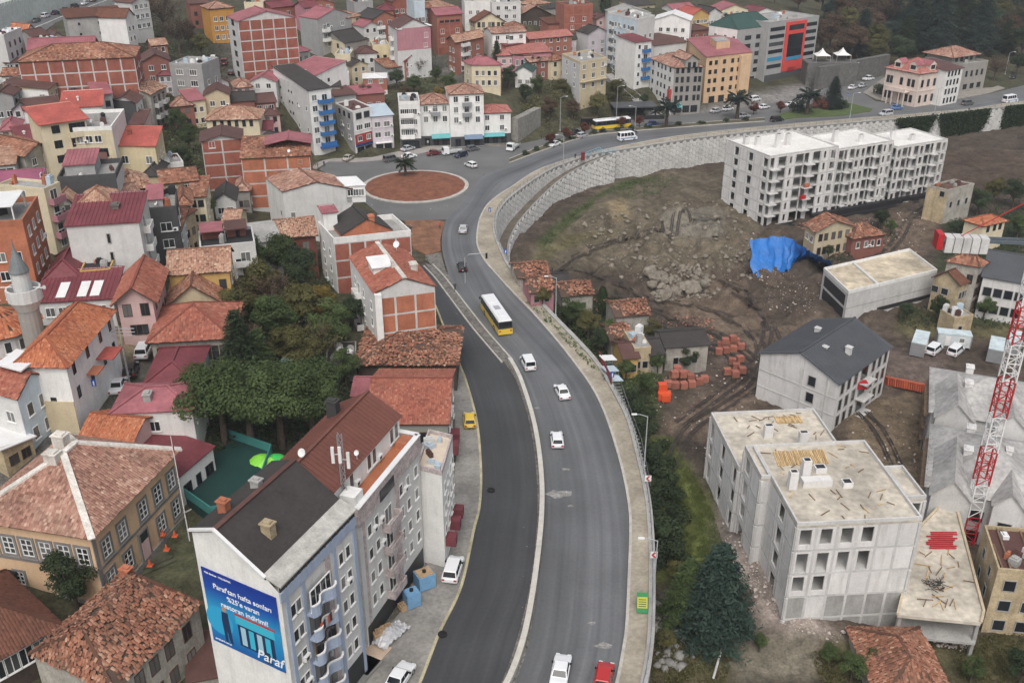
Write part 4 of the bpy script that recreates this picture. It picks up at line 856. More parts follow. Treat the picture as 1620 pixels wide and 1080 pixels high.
house('restored timber framed house with cream gable and dark window frames', (752,34), (738,28), (799,34), 6, ('gable','t:brown',dict(axis='L',rise=3.0,ov=.5)), 'cream', [(0,[0,1],[.12,.27,.48,.6,.78,.92],1.1,1.8,'b'),(3,[1],4,1,1.7,'b')])
house('brick house with bleached tile roof at the bend of the steep lane', (721,66), (708,61), (765,57), 10.5, ('gable','t:pale',dict(rise=1.5,ov=.6)), 'rosebrick', [(0,4,3,1.2,1.4,'w'),(3,3,2)], bal=[(0,3,[.3],dict(wd=3.5))])
house('white house with salmon roof and rosy lower storey above the pines', (779,53), 9, (832,50), 9, ('gable','t:salmon',dict(rise=1.2)), 'white', [(0,3,[.15,.45,.85])], bal=[(0,2,[.55])])
house('pale yellow villa with crimson hip roof beside a dark pine', (746,101), (734,96), (792,101), 7.5, ('hip','pink',dict(rise=1.6,ov=.5)), 'cream', [(0,2,4,1.1,1.6,'w'),(3,2,1)])
house('peach house with red tiled roof above the shrubs', (787,88), 8, (842,86), 6.5, ('hip','t:rose',dict(rise=1.3)), 'pink', [(0,2,4)])
house('little brick box house with white sheet roof on a whitewashed base', (574,124), 7, (612,123), 5.5, ('hip','white',dict(rise=.7,ov=.2)), 'rosebrick', [(0,[1],[.3,.75],1.2,1.2,'w')], extra=lambda b: boxon(b,0,0,1,0,.04,-3,1.8,'whitewashed_base',WA['white']))
def redband(b): boxon(b,0,.03,.97,0,.08,3.0,5.7,'red_sign_band',WA['red']); windows(b,0,[1],[.27,.73],1.5,1.4,'w',proud=.09,z0=.9); boxon(b,0,.05,.95,0,.25,2.3,3.0,'shop_sign',M('navy sign',(.02,.04,.14),.5,.1)); windows(b,0,[0],2,2.6,2.0,'k',z0=.1)
house('dark unfinished house with open top floor and red shopfront band', (558,178), (531,165), (588,171), 12, ('flat','brown',dict(par=.4)), walls=['white','white','grey','grey'], wins=[(0,[3],2,2.2,1.9,'d'),(3,[3],3,2.0,1.8,'d'),(0,[2],2,2.2,1.5,'w'),(3,[1,2],2)], zb=0, extra=redband, **apt)
house('narrow lilac shop house with pale blue lean-to roof', (588,184), 9, (621,181), 10, ('shed','blue',dict(rise=1.2,ov=.4)), 'lilac', [(0,[1,2],[.25,.7],1.7,1.5,'w'),(0,[0],2,2,2,'k',dict(z0=.1))], zb=0, extra=lambda b: boxon(b,0,.1,.9,0,1.2,2.4,2.6,'awning',SH['white']))
house('old rusty roofed house on the slope behind the dark unfinished house', (560,150), 8, (608,146), 5, ('shed','pink',dict(rise=1)), 'brickred', [(0,1,3)])
house('brown sheet roofed shack behind the lilac shop house', (530,152), 8, (563,148), 5, ('shed','brown',dict(rise=1)), 'grey', [(0,1,2)])
# --- white row at the roundabout
def shop(b, aw=None, col='dark'): boxon(b,0,.0,1.0,0,.06,.1,2.9,'shopfront',WA[col]); windows(b,0,[0],3,1.6,2.1,'k',z0=.2,proud=.07)
def awn(b, u0, u1, mat, z=3.0, dep=2.0):
    pp, d, nn, L, a = fr(b, 0); A = pp+d*u0*L; B = pp+d*u1*L; m = MB(); m.hexa([(*A.xy,z-.08),(*(A+nn*dep).xy,z-.9),(*(B+nn*dep).xy,z-.9),(*B.xy,z-.08),(*A.xy,z),(*(A+nn*dep).xy,z-.8),(*(B+nn*dep).xy,z-.8),(*B.xy,z)]); m.build('awning', mat, b.root)
TEAL = M('teal awning', (.12,.36,.38), .7, .1)
house('white corner house with rounded bay windows and open roof terrace at the roundabout', (631,166), 11, (664,165), 12.5, ('flat','grey',dict(par=.9)), 'white', [(0,[1,2,3],[.15,.35,.55,.75],1.2,1.6,'w'),(1,3,2)], zb=0, extra=lambda b: (shop(b), [boxon(b,0,.05,.7,0,.7,2.9+i*3,4.0+i*3,'bay',WA['white']) for i in range(3)]), **apt)
house('middle white terrace house with red tiled hip roof and balconies', (663,165), 10, (713,163), 12, ('hip','t:salmon',dict(rise=1.8)), 'white', [(0,[2,3],[.2,.5,.8],1.3,1.7,'w')], zb=0, bal=[(0,[0],[.5],dict(z0=8.8,dep=1,mat=STEEL))], extra=lambda b: (shop(b), awn(b,.35,1.05,TEAL,3.4)), **apt)
house('tallest white terrace house with red tiled hip roof beside the steep lane', (711,149), 10, (765,147), 15, ('hip','t:salmon',dict(rise=1.8)), 'white', [(0,[2,3,4],[.18,.5,.82],1.3,1.7,'w')], zb=0, bal=[(0,[0,1],[.5],dict(z0=8.8,dep=1,mat=STEEL))], extra=lambda b: (shop(b), awn(b,.4,.95,M('blue grey awning',(.14,.20,.28),.7,.1),3.4)), **apt)
house('low white end house with red hip roof right of the white terrace', (758,179), 9, (808,177), 9, ('hip','t:rose',dict(rise=1.3)), 'white', [(0,[1,2],[.25,.72],1.3,1.5,'w')], zb=0, extra=lambda b: (shop(b), awn(b,.1,.8,TEAL,3.2,1.2)))
# --- top centre
house('blackened timber house with steep orange roof at the top', (822,24), (813,20), (872,22), 8, ('gable','t:salmon',dict(axis='L',rise=3,ov=.5)), 'wood', [(0,2,5,1.1,1.7,'w')])
house('small brick house right of the blackened timber house', (868,38), 8, (902,36), 8, ('shed','t:brown',dict(rise=1)), 'rosebrick', [(0,2,[.3,.7])])
house('tall brick house at the top beside a dark cypress', (893,10), 9, (938,8), 12, ('flat','brown'), 'rosebrick', [(0,3,2)], pan=[(0,4,3,)], **apt)
house('long salmon roofed house with rosy front above the stone wall', (811,86), 8, (872,82), 7.5, ('shed','t:rose',dict(rise=1.5)), 'rose', [(0,2,[.12,.25,.5,.65,.8,.92],1.1,1.8,'w')])
house('brick house with heaped red tiles left of the white and lilac house', (838,62), 8, (905,56), 8.5, ('gable','t:rose',dict(rise=1.4)), 'rosebrick', [(0,[1,2],5,1,1.3,'w')])
house('lilac and white gabled house left of the grey blue apartments', (931,53), (899,44), (961,49), 11, ('gable','dark',dict(axis='L',rise=1.8)), walls=['lilac','lilac','pale','pale'], wins=[(0,[1,2,3],[.25,.75],1.4,1.5,'w')])
house('yellowed old apartment block with bare flat roof above the bus', (918,102), (889,89), (960,95), 11.5, ('flat','grey',dict(par=.8)), walls=['sand','sand','pale','pale'], wins=[(0,[1,2,3],[.15,.5,.85],1.3,1.6,'w'),(3,[1,2,3],2)], extra=lambda b: boxon(b,0,.0,1,.0,.8,5.9,6.2,'ledge',WA['sand']), **apt)
house('tall grey blue apartment block with rows of windows and flat roof', (1008,33), (961,22), (1036,27), 19, ('flat','grey',dict(par=.6)), walls=['pale','pale','blue','blue'], wins=[(3,6,[.12,.3,.42,.6,.75,.88],1.4,1.5,'w'),(0,5,3)], bal=[(3,5,[.2,.8],dict(mat=WA['pale'],z0=3))], dishes=[(.2,.2),(.5,.5),(.8,.3)], **apt)
house('narrow white apartment house with blue balconies left of the turreted house', (1006,67), 10, (1031,64), 15, ('shed','maroon',dict(rise=1)), 'white', [(0,5,[.25],1.1,1.4,'w')], bal=[(0,4,[.65],dict(mat=MATS['blue balcony paint'],wd=3))], **apt)
house('grey house with rusty brown roofs behind the turreted house', (1036,72), 10, (1086,66), 11, ('shed','brown',dict(rise=2)), 'pale', [(0,3,4)])
def turret(b):
    s = sub(b, .35, .78, -.03, .5, b.H+2.4); roof(s, 'gable', 'grey', tile='salmon', axis='L', rise=1.4, ov=.3); windows(s,0,[0],[.3,.7],1.0,1.7,'k',z0=b.H-.2); s.mb.build('gable_bay', WA['stone'], b.root)
house('grey and white ornate house with gabled bays and salmon tile roof by the main road', (1067,107), (1030,92), (1113,105), 14.5, ('hip','t:salmon',dict(rise=2.4,ov=.3)), walls=['stone','stone','white','white'], wins=[(0,[1,2,3,4],[.12,.3,.5,.75,.9],1.0,1.8,'k'),(3,[1,2,3,4],[.12,.35,.5,.65,.85],1.0,1.4,'k'),(0,[0],3,2.2,2.2,'k',dict(z0=.2))], zb=.3, extra=lambda b:(turret(b), awn(b,.0,.3,MATS['teal awning'],3.2), boxon(b,3,.88,.96,.05,.9,4,7.5,'red_banner',WA['red'])), **apt)
def ph(b): s = sub(b,.35,.65,.3,.6,b.H+2.6); roof(s,'flat','grey',par=0); s.mb.build('roof_room',WA['beige'],b.root)
house('mustard yellow office block with crimson roof beside the ornate grey house', (1118,90), (1086,66), (1190,82), 15.5, ('shed','pink',dict(rise=1.2,ov=.3)), 'beige', [(0,[1,2,3,4],[.1,.22,.4,.58,.72,.88],1.2,1.4,'k'),(0,[0],4,2.4,2.2,'k',dict(z0=.2))], zb=.2, extra=lambda b:(ph(b), boxon(b,0,.72,.95,0,1.1,3.2,b.H-.6,'bay',WA['beige'])), name='office_building', cat='building')
def mans(b):
    windows(b,0,[1,2,3,4,5],[.3,.6,.88],3.0,1.5,'k'); windows(b,3,[4,5],[.25,.6,.9],1.2,1.6,'w')
    windows(b,0,[0],3,2.6,2.2,'k',z0=.2)
house('office block with dark green mansard roof and bands of tinted glass', (1167,47), (1122,40), (1226,40), 19.5, ('hip','green',dict(rise=4.2,ov=.1,inset=3)), walls=['grey','grey','white','white'], zb=.2, extra=mans, name='office_building', cat='building')
SGN = M('sign blue', (.03,.25,.42), .5, .1)
def mall(b):
    fr_ = M('coral red frame', (.62,.07,.06), .5, .08)
    boxon(b,0,.34,.74,0,.5,3.5,b.H-.3,'red_frame',fr_); boxon(b,0,.39,.69,.45,.56,8.5,b.H-4.6,'glass_front',DARKGL); boxon(b,0,.39,.69,.45,.56,b.H-3.2,b.H-1.4,'glass_band',DARKGL)
    boxon(b,0,.39,.69,.45,.6,7.2,8.4,'cyan_sign',SGN)
    for k in range(6):
        for u0, u1 in ((.04,.32),(.76,.97)): boxon(b,0,u0,u1,0,.08,5.2+k*2.6,6.5+k*2.6,'glass_band',DARKGL if not (k == 1 and u0 < .1) else SGN)
    boxon(b,0,.02,.98,0,.3,.2,3.0,'shopfront',WA['dark']); boxon(b,0,.45,.6,.3,.5,3.1,4.6,'red_sign',REDP)
house('tall grey shopping block with coral red frame round a dark glass front', (1217,38), 16, (1296,27), 21, ('flat','grey',dict(par=.5)), 'grey', zb=.1, extra=mall, name='shopping_block', cat='building')
for a in (('white house with grey sheet roof at the top centre', (972,22), (1030,20), 9, 'white', 'grey'), ('big white gabled apartment house at the top behind the grey blue block', (1036,30), (1092,32), 11, 'white', 'white'), ('orange gabled house at the top behind the white apartment house', (1094,24), (1122,22), 10, 'ochre', 'scarlet'), ('cream house with crimson roof at the top above the green mansard', (1140,16), (1184,14), 9, 'cream', 'pink'), ('small white house with dark roof left of the cream and crimson one', (1118,22), (1142,20), 8, 'pale', 'dark'), ('crimson roofed pale house at the top right of the cream one', (1190,22), (1232,18), 8, 'white', 'maroon')):
    house(a[0], a[1], 10, a[2], a[3], ('gable', a[5], dict(axis='L', rise=2)), a[4], [(0,[1,2],4)])
for i, a in enumerate((('white apartment house at the very top above the timber framed house', (735,4), (776,3), 11, 'white', 'grey'), ('concrete apartment house with balconies at the very top', (778,6), (824,5), 12, 'pale', 'grey'), ('blue painted narrow house above the pink and grey tower', (655,4), (672,3), 16, 'blue', 'grey'), ('brick house at the very top left of the narrow blue house', (620,2), (652,0), 11, 'brick', 'brown'), ('grey tenement at the very top with dark windows', (560,6), (590,4), 11, 'grey', 'grey'), ('brick tenement at the very top with crimson roof', (484,6), (528,3), 9, 'rosebrick', 'pink'), ('rosy house with white balcony rail at the top below the brick tenement', (482,12), (504,10), 9, 'rose', 'maroon'), ('grey house at the top left with a bare tree before it', (208,4), (235,0), 12, 'pale', 'brown'), ('maroon gabled house at the top between brick block and lane', (430,12), (466,8), 7, 'brick', 'maroon'), ('old roofs heaped beside the white gabled house', (395,128), (436,128), 6, 'pale', 'pink'), ('brown roofed brick house below the white gabled house', (402,163), (436,160), 9, 'brickred', 'brown'), ('patched tin roofed house above the yellow hip roofed house', (323,150), (362,148), 7, 'sand', 'brown'), ('red brick backyard house beside the patched tin roof', (364,160), (402,158), 8, 'brickred', 'dark'), ('little grey backyard shed with mossy roof under the brick houses', (338,317), (372,315), 4, 'pale', 'dark'), ('tumbledown tiled house at the foot of the brick houses', (255,290), (312,284), 6, 'ruin', 't:old'), ('brown roofed cottage at the corner left of the tall grey block', (-30,62), (8,56), 6, 'grey', 'brown'), ('rusty roofed cottage beside the retaining wall top left', (52,58), (78,54), 5, 'stone', 'brown'), ('flat rusty shed left of the bare concrete house', (80,60), (103,58), 4, 'stone', 'brown'), ('ruined brown roofed house below the cream apartment house', (108,264), (168,258), 5, 'grey', 'brown'), ('white walled kiosk with green roof under the pines', (815,112), (842,113), 5, 'white', 'green'), ('yellow plastered shack beside the tall white tower', (408,222), (432,226), 7, 'cream', 'dark'))):
    house(a[0], a[1], 8, a[2], a[3], ('gable', a[5], dict(axis='L' if i % 2 else 'R', rise=1.5)) if a[5] != 'grey' else ('flat', 'grey'), a[4], [(0,[1,2,3],3) if a[3] > 8 else (0,[0,1],2)])
# --- mansions on the right of the main road
def porch(b):
    boxon(b,3,.25,.8,0,3,4.4,4.75,'balcony_slab',WA['blush'])
    for u in (.28,.42,.62,.77): boxon(b,3,u,u+.025,2.6,2.85,-.2,4.4,'column',WA['blush'])
    boxon(b,3,.25,.8,2.85,2.95,4.75,5.6,'balustrade',WA['blush'])
    for f in (0,3): boxon(b,f,0,1,0,.15,4.9,5.2,'cornice',WA['blush']); boxon(b,f,0,1,0,.3,b.H-.35,b.H,'cornice',WA['blush'])
    for f, us in ((3,(.3,.75)),(0,(.5,))):
        for u in us:
            pp, d, nn, L, a = fr(b, f); p = pp+d*u*L-nn*1.6; m = MB(); m.box(-1.3,1.3,-1.2,2.2,-.6,1.5); m.poly([(-1.6,-1.35,1.4),(0,-1.35,2.6),(1.6,-1.35,1.4)]); m.poly([(-1.7,-1.4,1.4),(0,-1.4,2.7),(0,2.5,2.7),(-1.7,2.5,1.4)],1); m.poly([(0,-1.4,2.7),(1.7,-1.4,1.4),(1.7,2.5,1.4),(0,2.5,2.7)],1)
            o = link('dormer', m.mesh('dormer',[WA['blush'],SH['pink']]), b.root, (p.x,p.y,b.H+.6), a); fm, pm = winmesh(1.8,1.3,'k'); w_ = link('window', fm, o, (0,-1.2,.1)); link('pane', pm, w_)
house('grand pale blush mansion with rose tiled roof, dormers and columned porch', (1456,116), (1403,106), (1497,110), 11, ('hip','t:rose',dict(rise=3.4,ov=.5)), 'blush', [(0,[0,1],[.15,.38,.62,.85],1.1,2.4,'k',dict(dz=5,z0=1.2)),(3,[0,1],[.1,.2,.5,.72,.85],1.1,2.4,'k',dict(dz=5,z0=1.2))], zb=0, extra=porch, name='mansion', cat='mansion')
house('narrow white house with three rows of tall windows beside the blush mansion', (1497,112), 12, (1524,107), 11.5, ('shed','brown',dict(rise=1.5)), 'white', [(0,4,[.2,.4,.6,.8],.9,1.8,'k',dict(dz=2.9,z0=.6))], zb=0)
house('grey stone house with roof terrace and salmon hip roof at the road bend', (1524,106), 16, (1563,100), 9, ('flat','grey',dict(par=1)), 'stone', [(0,[1],4,1.1,2,'k',dict(z0=2.4)),(0,[0],3,2,1.8,'k')], zb=0, extra=lambda b: (lambda s: (roof(s,'hip','grey',tile='salmon',rise=2,ov=1.4), windows(s,0,[0],4,1.4,1.6,'k',z0=b.H+.6), s.mb.build('upper_storey',WA['stone'],b.root)))(sub(b,.0,.95,.3,.95,b.H+3)))
# --- houses crowded into the gaps of the upper town
FILL = [(2,120,34,6),(40,112,30,5),(8,100,26,6),(60,68,28,5),(100,158,34,6),(150,150,26,7),(240,72,24,6),(272,168,34,6),(300,160,24,7),(335,132,26,6),(372,138,26,6),(298,312,26,6),(402,205,28,7),(416,182,26,6),(524,118,28,6),(556,104,26,6),(566,84,30,7),(590,74,26,8),(512,136,26,5),(468,82,22,7),(694,14,26,9),(706,38,22,8),(806,44,26,8),(800,72,26,7),(838,98,30,6),(872,96,26,6),(912,28,30,9),(944,30,26,9),(984,46,28,9),(1002,10,34,9),(1064,14,34,9),(840,8,30,9),(862,14,26,8),(575,42,24,9),(548,28,24,9),(640,62,22,8),(660,14,24,10),(596,16,26,10),(300,6,30,8),(386,6,30,8),(250,118,22,6),(206,196,20,7),(262,262,28,6),(226,276,24,5),(120,232,26,6),(88,318,24,6),(168,322,30,6),(260,372,22,6),(352,352,24,5),(372,300,22,5),(612,108,22,5),(640,96,20,6),(1096,48,28,10),(1150,30,26,9),(886,62,26,8),(770,112,24,6),(530,88,24,7),(20,172,26,6),(0,205,30,6),(-4,262,26,6),(200,312,22,6),(280,322,22,6)]
fw = ['white','cream','grey','pale','pink','brickred','stone','sand','lilac','rosebrick','yellow']; fr_ = [('t:old','weathered tile'),('pink','crimson sheet'),('brown','brown sheet'),('t:salmon','salmon tile'),('dark','black felt'),('maroon','maroon sheet'),('t:pale','bleached tile'),('grey','flat grey')]
seen = {}
for i, (px, py, wd, H) in enumerate(FILL):
    wl_ = fw[(i*7+i//11) % 11]; rm, rn = fr_[(i*5+i//8) % 8]; wn = {'brickred':'dark brick','rosebrick':'rose brick','sand':'sand coloured'}.get(wl_, wl_); key = (wl_, rm); seen[key] = seen.get(key, 0)+1
    lab = 'little %s house with %s roof, %s' % (wn, rn, 'near the left edge' if px < 60 else 'in the upper left' if px < 330 else 'top left of centre' if px < 620 else 'top centre' if px < 900 else 'top right of centre')+('' if seen[key] == 1 else ', %s one' % ORD[seen[key]-1])
    house(lab, (px, py), 7+i % 3, (px+wd, py-RA.uniform(0, 4)), H, ('flat','grey',dict(par=.5)) if rm == 'grey' else (('gable','hip','shed')[i % 3], rm, dict(axis='RL'[i % 2], rise=1.3, ov=.4)), wl_, [(0,[0,1,2],[.25,.7],1.1,1.4,'wbk'[i % 3] if i % 4 else 'w'),(1,[0,1],2)])
# ------------------------------------------------------------------ near left: mosque, school, old stone house, poster block
def hgt(P, py):
    v = (py-540)/F; return CH + P.y*(v*ct+st)/(v*st-ct)
def text(parent, body, size, loc, rot, mat, name='lettering', align='LEFT', shear=0):
    cu = bpy.data.curves.new('t', 'FONT'); cu.body = body; cu.size = size; cu.extrude = .01; cu.align_x = align; cu.shear = shear; cu.offset = size*.012
    t = bpy.data.objects.new('t', cu); C.objects.link(t); bpy.context.view_layer.update()
    me = bpy.data.meshes.new_from_object(t.evaluated_get(bpy.context.evaluated_depsgraph_get())); bpy.data.objects.remove(t)
    me.materials.clear(); me.materials.append(mat); o = link(name, me, parent, loc); o.rotation_euler = rot; return o
# mosque: white hall with orange roof, domed drum, minaret
house('white mosque hall with long orange tiled roof and small dark windows', (103,575), (24,573), (176,490), 6.5, ('hip','t:orange',dict(rise=2.2,ov=.5)), 'white', [(0,[0,1],[.12,.4,.68,.9],.8,1.5,'k',dict(dz=3.2)),(3,[0],[.6],.7,.9,'k')], zb=15.2, cat='mosque', name='mosque_hall',
  extra=lambda b: (boxon(b,0,.52,.75,0,2.2,2.9,3.05,'canopy',SH['scarlet']), boxon(b,0,.3,.45,0,1.4,2.5,2.65,'canopy',WA['bricko']), boxon(b,3,0,1,0,.12,-3,1.4,'plinth',WA['sand'])))
P = on(12, 556); P = Vector((at(8,545,17).x, at(8,545,17).y, 15.5))
t = thing('mosque', 'eight sided mosque drum with orange tiled roof and arched windows beside the minaret', 'mosque', P)
zt = hgt(P, 512)-P.z; r0 = 4.6
m = MB(); m.lathe([(r0,-4),(r0,zt)], n=16); m.build('drum', WA['pale'], t)
m = MB(); m.lathe([(r0+1.4,-4),(r0+1.4,zt-3.6),(r0,zt-3.0)], n=16); m.build('lower_wall', WA['white'], t)
for k in range(16):
    a0, a1 = 6.2832*k/16, 6.2832*(k+1)/16
    def pt(r, a, z): return Vector((r*math.cos(a), r*math.sin(a), z))
    tile_cover('roof_tiles', [pt(r0+.6,a0,zt-.1), pt(r0+.6,a1,zt-.1), pt(.3,a1,zt+2.3), pt(.3,a0,zt+2.3)], TI['orange'], t, .4, .45, seed=k)
    tile_cover('roof_tiles', [pt(r0+2.4,a0,zt-4.1), pt(r0+2.4,a1,zt-4.1), pt(r0,a1,zt-3.0), pt(r0,a0,zt-3.0)], TI['orange'], t, .4, .45, seed=k)
    fm, pm = winmesh(.9, 1.6, 'w'); a = (a0+a1)/2; p = pt(r0*.985, a, zt-2.4); w_ = link('window', fm, t, p, a+math.pi/2); link('pane', pm, w_)
m = MB(); m.lathe([(r0+.55,zt-.2),(.25,zt+2.25),(.05,zt+2.5)], n=16); m.build('roof', MATS['roof boards'], t)
P = at(62, 562, 17.5); P.z = 15
t = thing('minaret', 'grey stone minaret with pale gallery and lead cone rising over the orange roofs', 'minaret', P)
g0, g1, cb, tip = (hgt(P, y)-P.z for y in (474, 452, 428, 393))
m = MB(); m.lathe([(1.4,-4),(1.3,g0-1.4),(1.35,g0-1.2)], n=16); m.build('shaft', WA['stone'], t, smooth=False)
m = MB(); m.lathe([(1.3,g0-1.2),(1.9,g0),(2.05,g0+.1),(2.05,g1-.2),(1.85,g1-.2),(1.85,g0+.3),(1.1,g0+.3)], n=16); m.build('gallery', WA['pale'], t)
m = MB(); m.lathe([(1.1,g0+.3),(1.05,cb)], n=16); m.build('upper_shaft', WA['pale'], t)
m = MB(); m.lathe([(1.2,cb-.15),(1.2,cb),(.12,tip),(.05,tip+1.2)], n=12); m.build('cone', M('lead cone', (.17,.185,.19), .6, .2), t)
for s in (-1, 1): m = MB(); m.tube([(s*1.3,0,cb-2.2),(s*2.6,-.4,cb-2.1),(s*2.9,-.5,cb-2.0)], [.06,.07,.28], 8); m.build('loudspeaker', WHITEP, t)
house('pale blue house with white canopy roof and tiled gable at the left street corner', (26,628), (-32,612), (73,591), 7.6, ('gable','t:red',dict(axis='L',rise=1.6,ov=.3)), walls=['blue','blue','pale','pale'], wins=[(0,[0,1],[.3,.7],1.1,1.7,'w',dict(dz=3.2)),(3,[1],[.7])], extra=lambda b: sub(b,.35,1.05,.05,.75,b.H+2.3,b.H+2.1).mb.build('canopy_roof', SH['white'], b.root))
house('low kiosk with patched white sheet roof at the left edge', (4,716), 6, (50,690), 3.2, ('shed','white',dict(rise=.7,low='r')), 'ruin', [(0,1,2,1.2,1.3,'b')], cat='kiosk', name='kiosk')
# school
e = at(141,840,15); r = at(272,710,15); bk = at(105,688,15); lpx = proj(e+bk-r)
PLA = wallm('whitewashed ridge', (.58,.55,.50), .8, .25)
def school(b):
    windows(b,0,[1],[.12,.3,.55,.74,.92],1.9,2.7,'s',z0=.2,dz=4.5); windows(b,0,[0],[.1,.3,.72,.92],1.9,2.7,'s',z0=.9)
    windows(b,3,[1],[.1,.26,.42,.58,.74,.9],1.9,2.7,'s',z0=.2,dz=4.5); windows(b,3,[0],[.28,.7],1.6,2.2,'s',z0=.7)
    for f in (0,3): boxon(b,f,.0,1.0,0,.12,4.25,4.5,'string_course',GREYST); boxon(b,f,-.005,.03 if f == 0 else .0,0,.1,-1,b.H,'quoin',GREYST); boxon(b,f,0,1,0,.2,-3,.35,'plinth',MATS['worn concrete paving'])
    boxon(b,0,.43,.55,0,.2,.35,3.9,'door_surround',GREYST); boxon(b,0,.45,.53,.2,.26,.4,2.6,'door',WA['pink']); boxon(b,0,.45,.53,.2,.25,2.7,3.7,'fanlight',DARKGL)
    chimney(b,.38,.55,1.8,1.1,PLA,2.6); chimney(b,.56,.62,1.8,1.1,PLA,3.0)
house('large peach school building with grey window surrounds and tiled hip roof with white ridges', (141,840), lpx, (272,710), 9.4, ('hip','t:salmon',dict(rise=4.0,ov=.7,cap=PLA,jit=.02)), 'beige', zb=5.6, extra=school, name='school', cat='school')
# yard steps
S0 = at(225,905,4.6); t = thing('yard_steps', 'mossy stone steps in the yard between the school and the poster wall', 'steps', S0, rad(40))
for i in range(5): m = MB(); m.box(-4.2+i*.2, 4.2-i*.2, -2.6+i*.55, 4, -.6+i*.26, -.34+i*.26); m.build('step', M('mossy stone', (.085,.085,.055), .95, .3, .8), t)
for k, (px, py) in enumerate(((260,858),(279,860),(266,882),(240,907))):
    p = on(px, py); m = MB(); m.lathe([(.32,0),(.32,.08),(.2,.1),(.06,.75)], n=10); m.box(-.3,.3,-.3,.3,0,.06)
    tag(m.build('traffic_cone', M('orange plastic', (.62,.12,.05), .5, .1), None, (p.x,p.y,p.z+1.1)), ['orange cone at the far end of the school steps', 'orange cone on the top right of the school steps', 'orange cone halfway down the school steps', 'orange cone at the lower left of the school steps'][k], 'cone', 'cones on the school steps')
# green sports court
q = on(350,750); ZC = q.z+.9; P4 = [at(x, y, ZC) for x, y in ((283,778),(352,688),(430,715),(400,800),(335,815))]
m = MB(); m.prism(P4 if sum(P4[i].x*P4[(i+1) % 5].y-P4[(i+1) % 5].x*P4[i].y for i in range(5)) > 0 else P4[::-1], ZC-4, ZC); struct(m.build('green_court', M('green court', (.012,.045,.04), .7, .15, .3)))
m = MB()
for i in range(len(P4)-1): m.bar(P4[i+1]+Vector((0,0,.6)), P4[(i+2) % 5]+Vector((0,0,.6)), .15, 1.2)
tag(m.build('court_fence', M('teal fence', (.05,.20,.19), .6, .1)), 'low teal fence round the green court', 'fence')
house('dark timber house with brown hip roof and white windows in the bottom left corner', (-30,1046), 11, (85,983), 4.8, ('hip','t:brown',dict(rise=2.6,ov=.6)), 'wood', [(0,[0],[.15,.35,.55,.75,.92],1.3,2.0,'w',dict(z0=1.8))], zb=5)
house('old whitewashed stone house under a big sagging roof of loose tiles', (180,1088), (52,1030), (313,954), 7, ('hip','t:old',dict(rise=3.0,ov=.3,jit=.11,hole=.035,inset=2.2)), 'ruing', [(0,[0,1],[.08,.25,.42,.6,.82],1.2,1.9,'b',dict(dz=3.3,z0=.9))], zb=2.4, ch=[(.95,.85,1.6,.8,BRICKO)])
house('rusty low roof strip at the foot of the poster wall', (300,1075), 6, (365,1062), 2.5, ('shed','brown',dict(rise=.5)), 'ruing', zb=1.5, cat='shed', name='shed')
# poster block
POST = bpy.data.materials.new('poster print'); POST.use_nodes = True
n = POST.node_tree.nodes; l = POST.node_tree.links; tc = n.new('ShaderNodeTexCoord'); gr = n.new('ShaderNodeSeparateXYZ'); cr = n.new('ShaderNodeValToRGB'); l.new(tc.outputs['Generated'], gr.inputs[0]); l.new(gr.outputs['Z'], cr.inputs[0]); l.new(cr.outputs[0], n['Principled BSDF'].inputs['Base Color']); n['Principled BSDF'].inputs['Roughness'].default_value = .6
for p_, c_ in ((0,(.005,.10,.36)),(.25,(.01,.22,.50)),(.5,(.02,.30,.56)),(.75,(.006,.07,.36)),(1,(.005,.03,.26))):
    if p_ in (0, 1): q = cr.color_ramp.elements[-p_]
    else: q = cr.color_ramp.elements.new(p_)
    q.color = (*c_, 1)
BLUEW = wallm('periwinkle render', (.33,.39,.50), .4); MARBLE = M('mauve stone cladding', (.43,.37,.36), .7, .35, 1.5, 5)
lw = at(303,838,22.4); lw.z = 19.2
b = building('apartment_building', 'tall grey and blue apartment block with a blue poster on its white end wall', 'apartment', (443,940), proj(lw), (560,818), 19.2, 0, 'pale', walls=['pale','white','pale','white'])
c0, c1, c2, c3 = b.c; H = b.H
def Zp(p, z): return Vector((p.x, p.y, z))
ra = c3.lerp(c0, .3); rb = c2.lerp(c1, .3); RH = 4.2; LH = 3.1
b.mb.poly([Zp(c3,H), Zp(c0,H), Zp(c0.lerp(c3,.12),H+1.0), Zp(ra,H+RH), Zp(c3,H+LH)], 3); b.mb.poly([Zp(c1,H), Zp(c2,H), Zp(c2,H+LH), Zp(rb,H+RH), Zp(c1.lerp(c2,.12),H+1.0)]); b.mb.poly([Zp(c2,H), Zp(c3,H), Zp(c3,H+LH), Zp(c2,H+LH)])
m = MB(); th = Vector((0,0,.15)); ex = (c1-c0).normalized()*.15; ey = (c3-c0).normalized()*.2
f1 = [Zp(c0.lerp(c3,.14)-ex,H+1.25), Zp(c1.lerp(c2,.14)+ex,H+1.25), Zp(rb+ex,H+RH+.1), Zp(ra-ex,H+RH+.1)]; f2 = [Zp(ra-ex,H+RH+.1), Zp(rb+ex,H+RH+.1), Zp(c2+ex+ey,H+LH+.05), Zp(c3-ex+ey,H+LH+.05)]
for f in (f1, f2): m.hexa([p-th for p in f]+f)
rf = m.build('roof', SH['dark'], b.root)
m = MB(); k0 = [Zp(c0-ex-ey*1.5,H+1.0), Zp(c1+ex-ey*1.5,H+1.0), Zp(c1.lerp(c2,.17)+ex,H+1.5), Zp(c0.lerp(c3,.17)-ex,H+1.5)]; m.hexa([p-th for p in k0]+k0); m.build('eave_strip', M('patched felt strip', (.40,.39,.36), .9, .25, .8), b.root)
m = MB()
